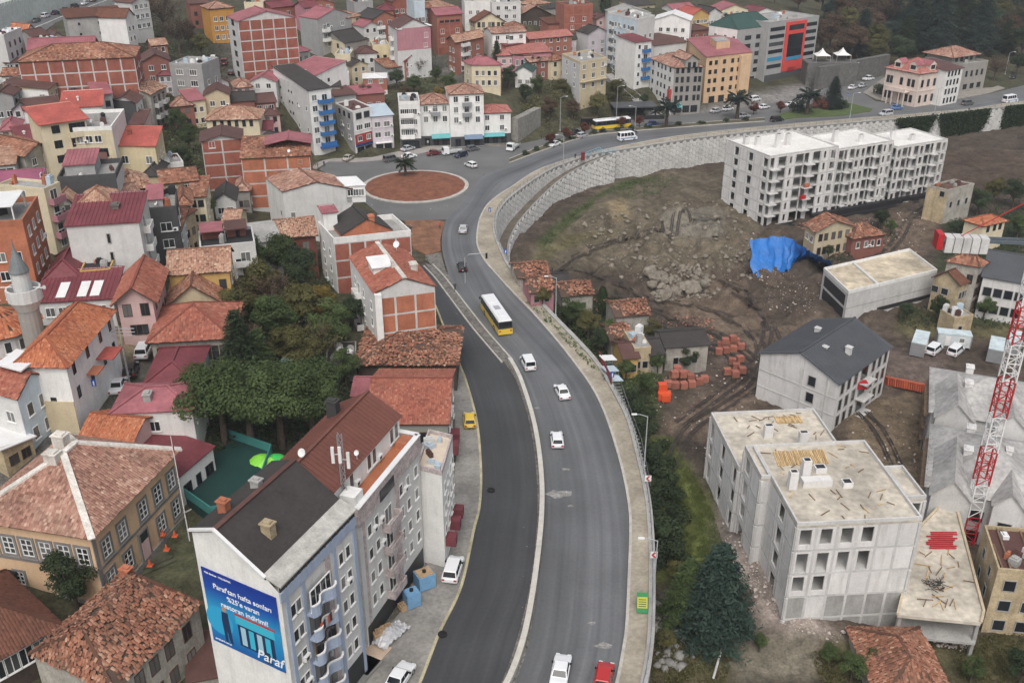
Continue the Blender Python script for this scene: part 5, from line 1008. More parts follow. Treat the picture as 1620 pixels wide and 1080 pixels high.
for p, q in ((f1[0],f1[3]),(f2[3],f2[0])): m.bar(p+Vector((0,0,.12)), q+Vector((0,0,.12)), .3, .2)
m.build('verge', SH['white'], rf); m = MB(); m.bar(ra.copy()+Vector((0,0,H+RH+.15)), rb+Vector((0,0,H+RH+.15)), .5, .14); m.build('ridge_caps', SH['brown'], rf)
chimney(b,.3,.38,1.2,.8,WA['ruin'],2.4); chimney(b,.25,.85,1.2,.7,BRICKO,3.6); chimney(b,.6,.8,1.0,.7,CONC,3.6)
for u0, u1 in [(i/12+.005, (i+1)/12-.008) for i in range(12)]:
    boxon(b,0,u0,u1,-.1,.04,H+.15,H+.92,'attic_pane',DARKGL); boxon(b,0,u1,u1+.012,-.1,.06,H+.05,H+.95,'attic_mullion',BROWNF)
boxon(b,0,-.01,1.01,0,.16,H-.9,H+.1,'cornice',BLUEW)
for u in (.06,.26,.68,.97): boxon(b,0,u-.02,u+.02,0,.14,0,H-.9,'pilaster',BLUEW)
for u in (.58,): boxon(b,0,u-.03,u+.04,0,.10,0,H-.9,'stone_strip',MARBLE)
windows(b,0,[1,2,3,4,5],[.12,.19],.8,1.4,'w',z0=1.4,dz=2.85); windows(b,0,[1,2,3,4,5],[.77,.87],.8,1.4,'w',z0=1.4,dz=2.85)
pp, d, nn, L, ang = fr(b, 0); bm_ = MB(); nseg = 12
for i in range(nseg):
    x0 = -1.9+3.8*i/nseg; x1 = -1.9+3.8*(i+1)/nseg; y0 = -(.75+.3*math.sin(i/nseg*9.4)); y1 = -(.75+.3*math.sin((i+1)/nseg*9.4))
    bm_.hexa([(x0,y0-.1,0),(x1,y1-.1,0),(x1,y1+.05,0),(x0,y0+.05,0),(x0,y0-.1,1.05),(x1,y1-.1,1.05),(x1,y1+.05,1.05),(x0,y0+.05,1.05)]); bm_.hexa([(x0,y0-.12,-.2),(x1,y1-.12,-.2),(x1,0,-.2),(x0,0,-.2),(x0,y0-.12,0),(x1,y1-.12,0),(x1,0,0),(x0,0,0)], 0)
    bm_.hexa([(x0,y0-.13,1.05),(x1,y1-.13,1.05),(x1,y1+.08,1.05),(x0,y0+.08,1.05),(x0,y0-.13,1.16),(x1,y1-.13,1.16),(x1,y1+.08,1.16),(x0,y0+.08,1.16)], 1)
bme = bm_.mesh('balcony', [BLUEW, WHITEP])
for k in range(5):
    q = pp+d*(.42*L); link('balcony', bme, b.root, (q.x,q.y,3.2+k*2.85), ang); fm, pm = winmesh(3.2, 2.3, 'w' if k == 4 else 'b'); w_ = link('balcony_glazing', fm, b.root, (*(q+nn*(.45 if k in (4,2) else .03)).xy, 3.3+k*2.85), ang); link('pane', pm, w_)
for k in range(6): m = MB(); m.box(-.2,.2,-.03,.03,-.9,0); q = pp+d*((.33+.03*k)*L)+nn*1.0; link('hanging_laundry', m.mesh('hanging_laundry', M('laundry %d' % (k % 3), ((.5,.12,.06),(.03,.035,.06),(.45,.4,.38))[k % 3], .9)), b.root, (q.x,q.y,3.2+3*2.85+1.5), ang)
boxon(b,0,.02,.98,0,.08,.2,3.0,'shopfront',M('dark shopfront', (.025,.028,.03), .4, .1))
fin(b)
pp, d, nn, L, ang = fr(b, 3)      # poster on the white end wall (L -> E)
po = thing('advertising_poster', 'blue bank card advertising poster with white lettering on the white end wall', 'poster', b.O + pp + d*(L*.5) + nn*.06 + Vector((0,0,0)), ang)
PW = L*.9; z1 = H-.5; z0 = hgt(b.O+b.c[0], 1066)
m = MB(); m.box(-PW*.5, PW*.5, -.06, 0, z0, z1); m.build('poster_sheet', POST, po)
up = (math.pi/2, 0, 0); WHT = M('white print', (.80,.82,.84), .6, 0)
zz = z1-1.9
for i, s_ in enumerate(("Paraf'tan hafta sonları", "%25'e varan", "restoran indirimi!")): text(po, s_, .78, (PW*.03, -.075, zz-i*.92), up, WHT, align='CENTER')
text(po, 'Paraf', 1.5, (PW*.30, -.075, z0+.45), up, WHT, shear=.25, align='CENTER'); text(po, 'parafcard.com.tr', .3, (-PW*.46, -.075, z0+.35), up, WHT); text(po, 'Halk Bankası · HALKBANK', .28, (-PW*.46, -.075, z1-.5), up, WHT)
def pr(poly, mat, name, y=-.07): m = MB(); m.prism([(p[0], p[1]) for p in poly], 0, .004); o = m.build(name, mat, po, (0, y, 0)); o.rotation_euler = (math.pi/2, 0, 0); return o
pc = (z0+z1)/2-1.4
NAV = M('navy print', (.012,.035,.10), .6, 0); CYA = M('cyan print', (.05,.45,.62), .6, 0); SKN = M('tan print', (.45,.24,.16), .6, 0); REDB = M('red print', (.5,.05,.04), .6, 0)
pr([(1.0*math.cos(a*.2618)*1.6-3, 1.6*math.sin(a*.2618)+pc) for a in range(24)], M('glow print', (.03,.36,.62), .6, 0), 'printed_disc', -.066)
pr([(-.8,pc-1.9),(3.4,pc-1.9),(3.4,pc+1.0),(-.8,pc+1.0)], NAV, 'printed_shop'); pr([(-1.0,pc+.6),(3.6,pc+.6),(3.5,pc+1.7),(-.9,pc+1.7)], CYA, 'printed_awning', -.072); pr([(-1.0,pc+1.55),(3.7,pc+1.55),(3.7,pc+1.8),(-1.0,pc+1.8)], REDB, 'printed_fascia', -.076)
for k in range(4): pr([(-.5+k*.95,pc-1.7),(.1+k*.95,pc-1.7),(.1+k*.95,pc+.4),(-.5+k*.95,pc+.4)], CYA if k % 2 else M('pale print', (.35,.55,.66), .6, 0), 'printed_window', -.072)
pr([(-2.6,pc-2.3),(-2.3,pc-2.3),(-2.25,pc-.9),(-2.0,pc-2.3),(-1.7,pc-2.3),(-1.8,pc+.2),(-1.85,pc+1.3),(-2.6,pc+1.3),(-2.7,pc+.2)], NAV, 'printed_figure'); pr([(-2.22+.25*math.cos(a*.524), pc+1.62+.32*math.sin(a*.524)) for a in range(12)], SKN, 'printed_head')
pr([(1.9,pc-2.6),(2.9,pc-2.6),(2.7,pc-1.3),(2.1,pc-1.3)], NAV, 'printed_board', -.078)
# terrace block
TMAR = M('corrugated red-brown roof', (.15,.06,.045), .6, .15, .3, 2.5)
b = building('apartment_building', 'grey apartment block with terracotta roof terrace, corrugated red-brown roof and aerial mast', 'apartment', (565,818), 9.6, (662,699), 17, 0, 'pale')
s = sub(b, -.02, 1.0, .23, 1.0, b.H+3.0); s.mats = [WA['white']]
SH['ridged'] = TMAR; roof(s, 'gable', 'ridged', rise=2.2, ov=.3, axis='R', ribs=True); windows(s,0,[0],[.12,.24,.5,.58,.86,.94],.9,1.9,'w',z0=b.H+.6); s.mb.build('attic_wall', WA['white'], b.root)
m = MB(); s2 = sub(b,.01,.99,.02,.225,b.H+.14,b.H+.01); s2.mb.build('terrace_floor', SH['terra'], b.root)
for f, u0, u1 in ((0,-.005,1.0),(1,0,.45)): boxon(b,f,u0,u1,-.25,.25,b.H-1.2,b.H+.95,'parapet',MARBLE); boxon(b,f,u0,u1,-.32,.3,b.H+.95,b.H+1.05,'parapet_coping',SH['white'])
s3 = sub(b,.02,.14,.03,.2,b.H+2.0); s3.mb.build('stair_box', WA['white'], b.root)
s3 = sub(b,.85,.97,.05,.18,b.H+.9); s3.mb.build('planter', BRICKO, b.root)
windows(b,0,[1,2,3,4],[.15,.26,.66,.78,.92],.95,1.4,'w',z0=1.4,dz=2.95)
boxon(b,0,.055,.085,0,.08,2.8,b.H-1.2,'stone_strip',MARBLE); boxon(b,0,.56,.62,0,.1,2.8,b.H-1.2,'stone_strip',MARBLE)
balconies(b,0,[0,1,2,3],[.44],wd=3.0,dep=1.0,mat=MARBLE,z0=3.0,dz=2.95); boxon(b,0,.30,.52,.28,.36,b.H-1.1,b.H+.2,'dark_glazing',DARKGL); boxon(b,0,.02,.98,0,.06,.2,2.7,'shopfront',MATS['dark shopfront'])
pm_ = b.c[0].lerp(b.c[1],.08)+(b.c[3]-b.c[0])*.2
m = MB(); hm_ = 8.5
for i in range(3):
    a = i*2.094; m.bar((.28*math.cos(a),.28*math.sin(a),-1),(.28*math.cos(a),.28*math.sin(a),hm_),.07)
    for k in range(12): a2 = (i+1)*2.094; z = k*hm_/12; m.bar((.28*math.cos(a),.28*math.sin(a),z),(.28*math.cos(a2),.28*math.sin(a2),z+hm_/12),.04)
tw = m.build('aerial_mast', STEEL, b.root, (pm_.x,pm_.y,b.H))
for k, (x, y, z) in enumerate(((.75,-.2,5.6),(-.7,-.2,6.2),(.1,-.8,6.6))): m = MB(); m.box(-.15,.15,-.1,.1,-.9,.9); m.bar((0,.1,0),(-x*.8,-y*.8,0),.06); m.build('antenna_panel', WHITEP, tw, (x,y,z))
dish(b,.05,.62,b.H+4.8,.6); dish(b,.35,.25,b.H+2.9,.4); chimney(b,.75,.85,1.2,.9,M('dark flue',(.05,.05,.05),.8),4.4)
fin(b)
house('low white curved building with cream tiled roof terrace and maroon awnings', (699,752), (659,742), (716,694), 13, ('flat','cream',dict(par=.6,parmat=MARBLE)), 'white', [(0,[1,2,3],[.2,.45,.7,.9],1.0,1.4,'w')], zb=0, extra=lambda b: [boxon(b,0,u,u+.16,0,1.2,2.6+k,3.9+k,'awning',SH['maroon']) for u, k in ((.1,0),(.5,0),(.8,0))])
house('grey walled house under a large new red tiled roof beside the road', (581,668), 15, (708,668), 7, ('gable','t:red',dict(rise=2.6,ov=.35,jit=.015)), 'stone', [(0,[1],[.72],1.6,1.7,'b',dict(z0=.8,dz=3)),(1,2,3)], zb=0, extra=lambda b: [boxon(b,1,u,u+.12,0,1.3,1.8,3.2,'awning',SH['maroon']) for u in (.0,.2)])
house('ruined house with collapsing heap of red tiles above the new red roof', (566,574), 13, (722,574), 5, ('hip','t:old',dict(rise=1.8,ov=.5,jit=.14,hole=.05)), 'wood', [(0,1,4,1.2,1.6,'b')], zb=0)
house('small concrete outbuilding with mossy flat roof beside the ruined tile heap', (515,580), 8, (563,577), 3.5, ('flat','dark',dict(par=.15)), 'stone', [(0,[0],[.5],1.2,1.0,'d')], zb=.8, name='outbuilding')
house('little crimson sheet roof beside the new red roof', (558,625), 4, (581,625), 3, ('shed','pink',dict(rise=.9,ribs=True)), 'wood', zb=.4, cat='shed', name='shed')
# brick apartment pair by the road
def redroof(b):
    m = MB(); s = sub(b,.15,.45,.35,.55,b.H+1.9); s.mb.build('stair_box', WA['white'], b.root); roof(s,'shed','white',rise=.6,ov=.3); dish(b,.75,.8,b.H+1.6,.8); chimney(b,.82,.35,.9,1.1,PLA,.9); chimney(b,.45,.3,1.3,.4,PLA,1.6)
    boxon(b,0,-.01,.1,-.1,.9,-1,b.H,'stair_pier',WA['white'])
house('brick gabled apartment block with white flank and red tiled roof beside the black road', (592,464), (553,406), (688,452), 13.5, ('gable','t:red',dict(axis='L',rise=2.0,ov=.15,cap=PLA)), walls=['concl','concl','white','white'], wins=[(3,[1,2,3],[.2,.55,.85],1.0,1.5,'w')], pan=[(0,4,[0][0]+3,dict(mat=BRICKO,z0=.2,z1=12.6))], bal=[(3,3,[.35],dict(z0=3))], zb=.3, extra=redroof, **apt)
def darkroof(b):
    s = sub(b,.15,.8,.2,1.0,b.H+1.0); roof(s,'gable','dark',rise=2.4,axis='L',ov=.2); s.mats=[BRICKO]; s.mb.build('attic_wall', BRICKO, b.root); s2 = sub(b,.02,.2,.7,.95,b.H+3.6); roof(s2,'shed','pink',rise=.6,ov=.3); s2.mb.build('roof_room', WA['white'], b.root); chimney(b,.55,.25,2.6,1.0,BRICKO,1)
house('apartment block with dark felt roof and brick attic behind the red roofed one', (528,386), (504,359), (650,373), 13, ('flat','grey',dict(par=1.1,parmat=WA['white'])), walls=['concl','concl','white','white'], wins=[(3,[0,1,2,3],[.3,.7],1.0,1.5,'w')], pan=[(0,4,5,dict(mat=BRICK))], zb=.5, extra=darkroof, **apt)
# ------------------------------------------------------------------ right: the building site
PCH = {}
def pbox(name, w_, h, t, mat):
    k = (name, round(w_,2), round(h,2), round(t,2), mat.name)
    if k not in PCH: m = MB(); m.box(-k[1]/2, k[1]/2, -k[3]/2, k[3]/2, 0, k[2]); PCH[k] = m.mesh(name, mat)
    return PCH[k]
def facade(root, x0, y0, x1, y1, z0, fh, floors, pat, wall=BLOCK, frame=CONCL, bdep=1.5):
    """a bay-by-bay unfinished facade: W block panel, O opening, N narrow window, B balcony, S slit, C bare concrete panel"""
    A = Vector((x0,y0,0)); B = Vector((x1,y1,0)); d = (B-A); L = d.length; d.normalize(); ang = math.atan2(d.y, d.x); nn = Vector((d.y,-d.x,0))
    for fl in range(floors):
        p = pat[min(fl, len(pat)-1)] if isinstance(pat, (list, tuple)) else pat; n = len(p); bw = L/n; z = z0+fl*fh
        for i, ch in enumerate(p):
            c = A+d*((i+.5)*bw); h = fh-.32
            if ch in 'WC': link('wall_panel', pbox('wall_panel', bw-.02, h, .22, wall if ch == 'W' else CONC), root, (*(c-nn*.13).xy, z+.16), ang)
            elif ch in 'NS':
                ow = min(bw*.56, 1.9) if ch == 'N' else .7; sw = (bw-ow)/2
                for s in (-1, 1): q = c+d*s*(ow+sw)/2-nn*.13; link('wall_panel', pbox('wall_panel', sw-.01, h, .22, wall), root, (*q.xy, z+.16), ang)
                link('lintel', pbox('wall_panel', ow, .3, .2, wall), root, (*(c-nn*.13).xy, z+.16+h-.3), ang)
                if fl % 2 == 0 or ch == 'S': link('sill_panel', pbox('wall_panel', ow, .6, .2, wall), root, (*(c-nn*.13).xy, z+.16), ang)
            elif ch == 'B':
                link('balcony_slab', pbox('balcony_slab', bw-.02, .22, bdep, frame), root, (*(c+nn*bdep/2).xy, z-.06), ang)
                q = c+d*(bw*.28)-nn*.13; link('wall_panel', pbox('wall_panel', bw*.4, h, .22, wall), root, (*q.xy, z+.16), ang)
        for i in range(n+1): q = A+d*(i*bw)-nn*.13; link('column', pbox('column', .3, fh-.3, .3, frame), root, (*q.xy, z+.15), ang)
def block(root, x0, x1, y0, y1, z0, fh, floors, pats, parapet=.5, frame=CONCL, roofm=None, wall=BLOCK):
    for fl in range(floors+1): m = MB(); m.box(x0,x1,y0,y1,z0+fl*fh-.15,z0+fl*fh+.15); m.build('floor_slab', frame if fl < floors else (roofm or frame), root)
    m = MB(); m.box(x0+(x1-x0)*.3,x0+(x1-x0)*.7,y0+min(5,(y1-y0)*.4),y1-min(5,(y1-y0)*.4),z0,z0+fh*floors-.16); m.build('core_wall', frame, root)
    for k, (a, b_) in enumerate((((x0,y0),(x1,y0)), ((x1,y0),(x1,y1)), ((x1,y1),(x0,y1)), ((x0,y1),(x0,y0)))):
        if pats[k]: facade(root, *a, *b_, z0, fh, floors, pats[k], wall, frame)
    if parapet:
        zt = z0+floors*fh+.15; t = .22
        for bx in ((x0,x1,y0,y0+t),(x0,x1,y1-t,y1),(x0,x0+t,y0+t,y1-t),(x1-t,x1,y0+t,y1-t)): m = MB(); m.box(*bx,zt,zt+parapet); m.build('parapet', frame, root)
def stub(root, x, y, z, w_=.8, h=2.2, d_=.8, mat=None): m = MB(); m.box(x-w_/2,x+w_/2,y-d_/2,y+d_/2,z,z+h); m.box(x-w_/2+.15,x+w_/2-.15,y-d_/2+.15,y+d_/2-.15,z+h,z+h+.02,1); m.build('shaft_stub', [mat or BLOCK, DARKM], root)
ROOFC = M('wet dusty concrete roof', (.46,.42,.35), .75, .34, .13, 1.2); ROOFW = M('pale concrete roof', (.68,.665,.63), .8, .15, .18, 1.5)
# big white five storey shell
zb = -8.6; N = at(1205,360,zb); Rr = at(1482,309,zb); ang = math.atan2(Rr.y-N.y, Rr.x-N.x); LB = (Rr-N).length; HB = hgt(N, 250)-zb; fl = 6; fh = HB/fl
t = thing('unfinished_building', 'long white unfinished apartment shell with stepped flat roofs below the hexagonal wall', 'building', (N.x,N.y,zb), ang)
a, b2 = LB*.36, LB*.70
block(t, 0, a, 0, 17, 0, fh, fl, ['BOSOBOSN','', 'WNWNW', 'WNWNWN'], .35, CONCL, ROOFW); block(t, a, b2, 1.5, 15, -1.3, fh, fl, ['NOBONNOBOSN','WN','WNWNW','WN'], .35, CONCL, ROOFW); block(t, b2, LB, 0, 13, -2.6, fh, fl, ['NOBONOBON','NWN','WNWNW',''], .35, CONCL, ROOFW)
for x, y, h in ((7,6,3.6),(11,7,3.0),(4,10,2.2),(13,12,2.6),(a+6,8,3.2),(a+12,5,2),(b2+5,7,2.4),(b2+9,4,1.6),(2,12,2)): stub(t, x, y, HB+.15-(0 if x < a else 1.3 if x < b2 else 2.6), 1.3, h, .9)
m = MB(); m.box(-.3,LB+.1,-2.6,-.1,-1,.25); m.box(-.3,-.1,-2.6,16,-1,.25); m.box(a*.7,LB,-1.4,-.06,.2,1.5); m.build('membrane_base', M('black membrane', (.018,.018,.02), .6, .15), t)
for x, z in ((10.5,2),(11.2,3)):
    m = MB(); m.box(0,1.4,-1.2,-.4,0,.9); m.build('stacked_material', BRICKO if z == 3 else REDP, t, (x,0,z*fh+.2))
# lower right shell: two joined blocks with flat roofs
zb = -10.4; N = Vector((32.3, 90.0, 0)); HB = 6.6-zb; fl = 5; fh = HB/fl
t = thing('unfinished_building', 'grey unfinished apartment shell with dusty flat roof, roof shafts and a stack of yellow timber', 'building', (N.x,N.y,zb), rad(4.5))
block(t, 0, 14.6, 0, 16.5, 0, fh, fl, [['CCCCCC','CWCCCC','NNWWWW','NNNNWW','NNNNWW'], 'WNWNW', 'WWW', ['WNWNW']*5], .45, CONCL, ROOFC)
block(t, 14.62, 17.0, 4, 10.5, 0, fh, fl, ['N','WN','N',''], .45, CONCL, ROOFC); block(t, -1.2, -.02, 9.5, 16.4, 0, fh, fl, ['W','','W','NW'], .45, CONCL, ROOFC)
zt = HB+.15
for x, y, w_, h, d_ in ((4,9,1.0,2.9,.9),(1.9,7.4,1.0,2.4,.8),(6.5,10.6,1.4,.7,1.1),(8.6,7.3,1.2,.7,1.1)): stub(t, x, y, zt, w_, h, d_)
m = MB(); m.box(3.2,6.8,7.2,8.4,0,.9); m.build('roof_wall', BLOCK, t, (0,0,zt))
for k in range(30): m = MB(); x = .4+k*.22; m.box(-.08,.08,-1.6+RA.uniform(-.15,.1),1.6+RA.uniform(-.1,.15),0,.12); o = link('timber_plank', m.mesh('timber_plank', TIMBER), t, (x+1.6,13.6,zt+.03), RA.uniform(-.05,.05)-.12)
for k in range(34): m = MB(); Lp = RA.uniform(.5,1.7); m.box(-.06,.06,-Lp/2,Lp/2,0,.06); link('loose_plank', m.mesh('loose_plank', TIMBERO if k % 3 else TIMBER), t, (RA.uniform(.6,13.8),RA.choice([RA.uniform(.6,6.5),RA.uniform(9,16)]),zt+.02+k*.002), RA.uniform(0,3.1))
t2 = thing('unfinished_building', 'lower unfinished concrete wing with roof planks joined behind the dusty roofed shell', 'building', (N.x,N.y,zb), rad(4.5))
block(t2, -1.6, 13.4, 16.6, 30.5, 0, fh, fl-1, ['WNWNW', 'WNWNW', 'WWW', ['NWNWN']*4], .45, CONCL, ROOFC)
zt = fh*(fl-1)+.15
for x, y, w_, h, d_ in ((4.6,24,1.2,2.0,.8),(8.6,21.6,1.2,2.2,.8),(12,19.6,1.2,.7,1.1)): stub(t2, x, y, zt, w_, h, d_)
for k in range(22): m = MB(); m.box(-.08,.08,-.9,.9,0,.12); link('timber_plank', m.mesh('timber_plank', TIMBER), t2, (7.2+k*.17,28.2,zt+.03), RA.uniform(-.08,.08))
for k in range(30): m = MB(); Lp = RA.uniform(.5,1.6); m.box(-.06,.06,-Lp/2,Lp/2,0,.06); link('loose_plank', m.mesh('loose_plank', TIMBERO), t2, (RA.uniform(0,12.5),RA.uniform(17.5,30),zt+.02+k*.002), RA.uniform(0,3.1))
# low deck with open underside right of it
P = [at(x, y, -4.2) for x, y in ((1452,838),(1497,790),(1512,800),(1556,968),(1552,985),(1420,972))]; P = P[::-1] if sum(P[i].x*P[(i+1) % 6].y-P[(i+1) % 6].x*P[i].y for i in range(6)) < 0 else P
t = thing('unfinished_deck', 'low unfinished concrete deck strewn with rods and boards beside the grey shell', 'building', (0,0,0))
for z0, z1 in ((-4.6,-4.2),(-7.6,-7.3)): m = MB(); m.prism(P, z0, z1); m.build('floor_slab', ROOFC if z1 > -5 else CONC, t)
m = MB()
for i in range(6):
    if i in (0,): continue
    a_, c_ = P[i], P[(i+1) % 6]; m.bar((a_.x,a_.y,-4.05),(c_.x,c_.y,-4.05),.3,.3)
m.build('edge_beam', M('formwork edge', (.50,.42,.30), .8, .2), t); ce = sum(P, Vector())/6
for p in P: q = p.lerp(ce,.06); m = MB(); m.box(-.2,.2,-.2,.2,-11,-4.6); m.build('column', CONC, t, (q.x,q.y,0))
m = MB(); m.prism([p.lerp(ce,.45) for p in P], -11, -4.7); m.build('core_wall', CONC, t)
for k in range(9): a_ = at(1490+RA.uniform(-4,4), 842+k*3.2, -4.1); m = MB(); m.box(-1.7,1.7,-.09,.09,0,.1); link('red_formwork_beam', m.mesh('red_formwork_beam', REDP), t, (a_.x,a_.y,-4.1+.01*k), .0)
for k in range(26): a_ = at(RA.uniform(1455,1535), RA.uniform(870,960), -4.1); m = MB(); m.box(-RA.uniform(.4,1.2),RA.uniform(.4,1.2),-.05,.05,0,.08); link('loose_plank', m.mesh('loose_plank', TIMBERO if k % 2 else TIMBER), t, (a_.x,a_.y,-4.13+.004*k), RA.uniform(0,3.1))
m = MB(); a_ = at(1478,928,-4.1)
for k in range(40): q = Vector((RA.uniform(-1,1),RA.uniform(-.8,.8),RA.uniform(.1,.6))); e_ = q+Vector((RA.uniform(-1,1),RA.uniform(-1,1),RA.uniform(-.2,.3))); m.bar(q, e_, .05)
stuff(m.build('steel_rods', DARKM, t, (a_.x,a_.y,-4.1)))
# dark roofed shell
def dk(b):
    windows(b,0,[0,1,2],[.08,.2,.33,.68,.8,.92],1.3,2.3,'d',z0=.35,dz=3.05); windows(b,0,[0,1,2],[.5],2.6,2.4,'d',z0=.3,dz=3.05); balconies(b,0,[0,1,2],[.5],wd=3.6,dep=1.6,mat=CONCL,z0=.2,dz=3.05,door=False,ph=.05); boxon(b,3,.0,1,0,.05,2.9,3.15,'floor_band',CONCL); boxon(b,3,.0,1,0,.05,6.0,6.25,'floor_band',CONCL)
    for u in (.55,.85): boxon(b,3,u,u+.02,0,.06,0,b.H,'pier',CONCL)
    windows(b,3,[0,1,2],[.68],1.5,1.9,'d',z0=.6,dz=3.05); q = b.c[0].lerp(b.c[1],.5); m = MB(); m.box(-.8,.8,-.6,.6,0,1.2); m.build('red_hoist', REDP, b.root, (q.x-.4,q.y-.9,5.2))
    for u, v in ((.3,.4),(.6,.7),(.45,.2)): chimney(b,u,v,.7,.7,WA['pale'],1.6)
b = house('white unfinished apartment shell with dark ribbed gable roof and open balconies', (1328,605), (1204,557), (1409,547), 9.3, ('gable','slate',dict(rise=2.8,ov=.4,axis='R',ribs=True)), 'block', zb=-10.3, extra=dk, name='unfinished_building', cat='building')
def boxd(b):
    roofs = sub(b,.02,.30,.03,.97,b.H+.2); m = MB()
    boxon(b,3,.08,.92,0,.04,.3,2.6,'opening',DARKM); boxon(b,3,.08,.92,0,.04,3.2,5.5,'opening',DARKM)  # dark sheets on a solid wall, painting the shade of two open levels
    for u in (.33,): A = b.c[0].lerp(b.c[1],u); B_ = b.c[3].lerp(b.c[2],u); m = MB(); m.bar((A.x,A.y,b.H+.3),(B_.x,B_.y,b.H+.3),.5,.5); m.build('roof_beam', WA['pale'], b.root)
    boxon(b,0,.36,.98,0,.05,.5,1.4,'dark_strip',DARKM); boxon(b,0,.0,1,0,.04,2.9,3.05,'joint',CONC)
SH['puddle'] = M('puddled screed roof', (.50,.43,.32), .7, .42, .13, .8)
house('low pale concrete box building with muddy flat roof and white parapet', (1342,465), (1303,428), (1482,431), 6.2, ('flat','puddle',dict(par=.7,parmat=WA['white'])), 'concl', zb=-10, extra=boxd, name='concrete_box', cat='building', skew=.75)
# bare concrete hip roofed blocks, right edge
def op(b):
    windows(b,0,[0,1],[.2,.45,.72],1.8,2.0,'d',z0=.8,dz=3.3); windows(b,3,[0,1],[.3,.6],1.6,2.0,'d',z0=.8,dz=3.3); chimney(b,.3,.4,1,1.1,BLOCK,1.8); chimney(b,.32,.8,1,1.1,BLOCK,1.6); boxon(b,0,.1,.35,0,.05,.5,2.8,'brown_panel',WA['sand']); chimney(b,.65,.5,1,.8,BLOCK,2)
    s = sub(b,.03,.36,-.14,.55,b.H+.3,-3); roof(s,'gable','bare',rise=2.6,ov=.3,axis='L',cap='none'); windows(s,0,[0,1],[.3,.7],1.5,2.0,'d',z0=.8,dz=3.3); s.mb.build('cross_wing',CONCL,b.root); s = sub(b,.55,.8,-.1,.5,b.H+.3,-3); roof(s,'gable','bare',rise=2.0,ov=.3,axis='L',cap='none'); windows(s,0,[0,1],[.5],1.8,2.0,'d',z0=.8,dz=3.3); s.mb.build('cross_wing',BLOCK,b.root)
    for k in range(9): boxon(b,3,.06+.1*k,.07+.1*k,.3,.38,-2,b.H,'scaffold_pole',STEEL)
    for z in (2,4.2,6.4): boxon(b,3,.05,.9,.2,.9,z,z+.08,'scaffold_board',TIMBERO)
SH['bare'] = M('bare concrete roof', (.37,.36,.345), .9, .34, .17, 1.5)
house('near unfinished block with bare grey concrete hip roof behind the crane mast', (1469,765), 17, (1660,806), 8.5, ('hip','bare',dict(rise=3.6,ov=.5,cap='none')), 'concl', zb=-10.6, extra=op, name='unfinished_building', cat='building')
house('far unfinished block with bare grey concrete hip roof behind the crane mast', (1475,648), 15, (1660,680), 8.5, ('hip','bare',dict(rise=3.4,ov=.5,cap='none')), 'concl', zb=-10.6, extra=op, name='unfinished_building', cat='building')
house('white building with grey ribbed roof at the right edge behind the yellow ruin', (1556,436), 15, (1650,452), 9, ('gable','slate',dict(rise=3,ov=.4,ribs=True)), 'block', [(0,2,[.12,.3,.48,.66],1.7,2.0,'d',dict(z0=1.2,dz=3.6))], zb=-10, name='unfinished_building', cat='building')
# old houses and ruins on the site
def beams(b):
    for k in range(6): A = b.c[0].lerp(b.c[1],.1+.16*k); B_ = b.c[3].lerp(b.c[2],.1+.16*k); m = MB(); m.bar((A.x,A.y,b.H+.1+RA.uniform(-.2,.3)),(B_.x,B_.y,b.H+.1+RA.uniform(-.5,.3)),.22); m.build('roof_beam', TIMBERO, b.root)
house('roofless two storey ruin with peeling orange plaster in the bottom right corner', (1578,905), (1556,836), (1660,912), 9.5, ('flat','brown',dict(par=.6)), 'ruin', [(0,[0,1,2],[.3,.75],1.5,1.7,'d',dict(z0=.8,dz=3)),(3,[1,2],[.3,.7],1.1,1.6,'d')], zb=-10.3, extra=beams, name='ruined_house')
house('tile roofed cottage with mossy patches at the bottom edge', (1396,1108), 11, (1512,1108), 4, ('hip','t:old',dict(rise=2.2,ov=.4,jit=.06)), 'ruing', zb=-10.2)
house('roofless yellow and grey ruin at the end of the long white shell', (1500,303), (1467,296), (1541,293), 8.5, ('flat','brown',dict(par=.5)), walls=['ruing','ruing','ruin','ruin'], wins=[(0,[1,2],[.2,.5,.8],1.1,1.7,'d'),(3,[2],[.75],1.3,1.5,'d')], zb=-8.6, extra=beams, name='ruined_house')
house('half collapsed pale yellow house with orange roof among shrubs at the right', (1556,356), (1527,347), (1591,348), 6, ('hip','t:orange',dict(rise=1.1,ov=.5)), 'cream', [(0,[1],[.25,.55,.8],1.0,1.8,'k'),(3,[0],[.5],1.4,1.6,'d')], zb=-8.8)
house('old timber framed house with cream infill and sagging tiles below the white shell', (1291,366), (1275,354), (1349,356), 7, ('gable','t:old',dict(rise=1.9,ov=.5,axis='L',jit=.08)), 'sand', [(0,[0,1],[.15,.3,.5,.68,.88],1.1,1.8,'b',dict(dz=3.3)),(3,[1],2)], zb=-9)
house('small red timber house with mossy dark roof beside the old timber framed house', (1349,376), 8, (1400,369), 4.6, ('hip','t:old',dict(rise=1.6,ov=.5,jit=.08)), 'brickred', [(0,[0],[.2,.45,.65,.85],1.0,1.5,'w',dict(z0=1.8))], zb=-8.9)
house('cream gabled ruin with brown roof beside the concrete box', (1519,449), (1478,437), (1536,442), 7.5, ('gable','t:brown',dict(rise=2.0,ov=.4,axis='R')), 'ruin', [(3,[1],[.12,.5],1.5,1.5,'d',dict(dz=3.2)),(0,2,3,1,1.6,'d')], zb=-10)
house('tall ruined house with dark timber windows and red tile cap behind the cream gable', (1549,420), (1499,411), (1562,413), 11, ('hip','t:old',dict(rise=1.3,ov=.4)), 'ruing', [(0,3,2,1.2,2,'b'),(3,[2],[.8],1.2,2,'b')], zb=-10)
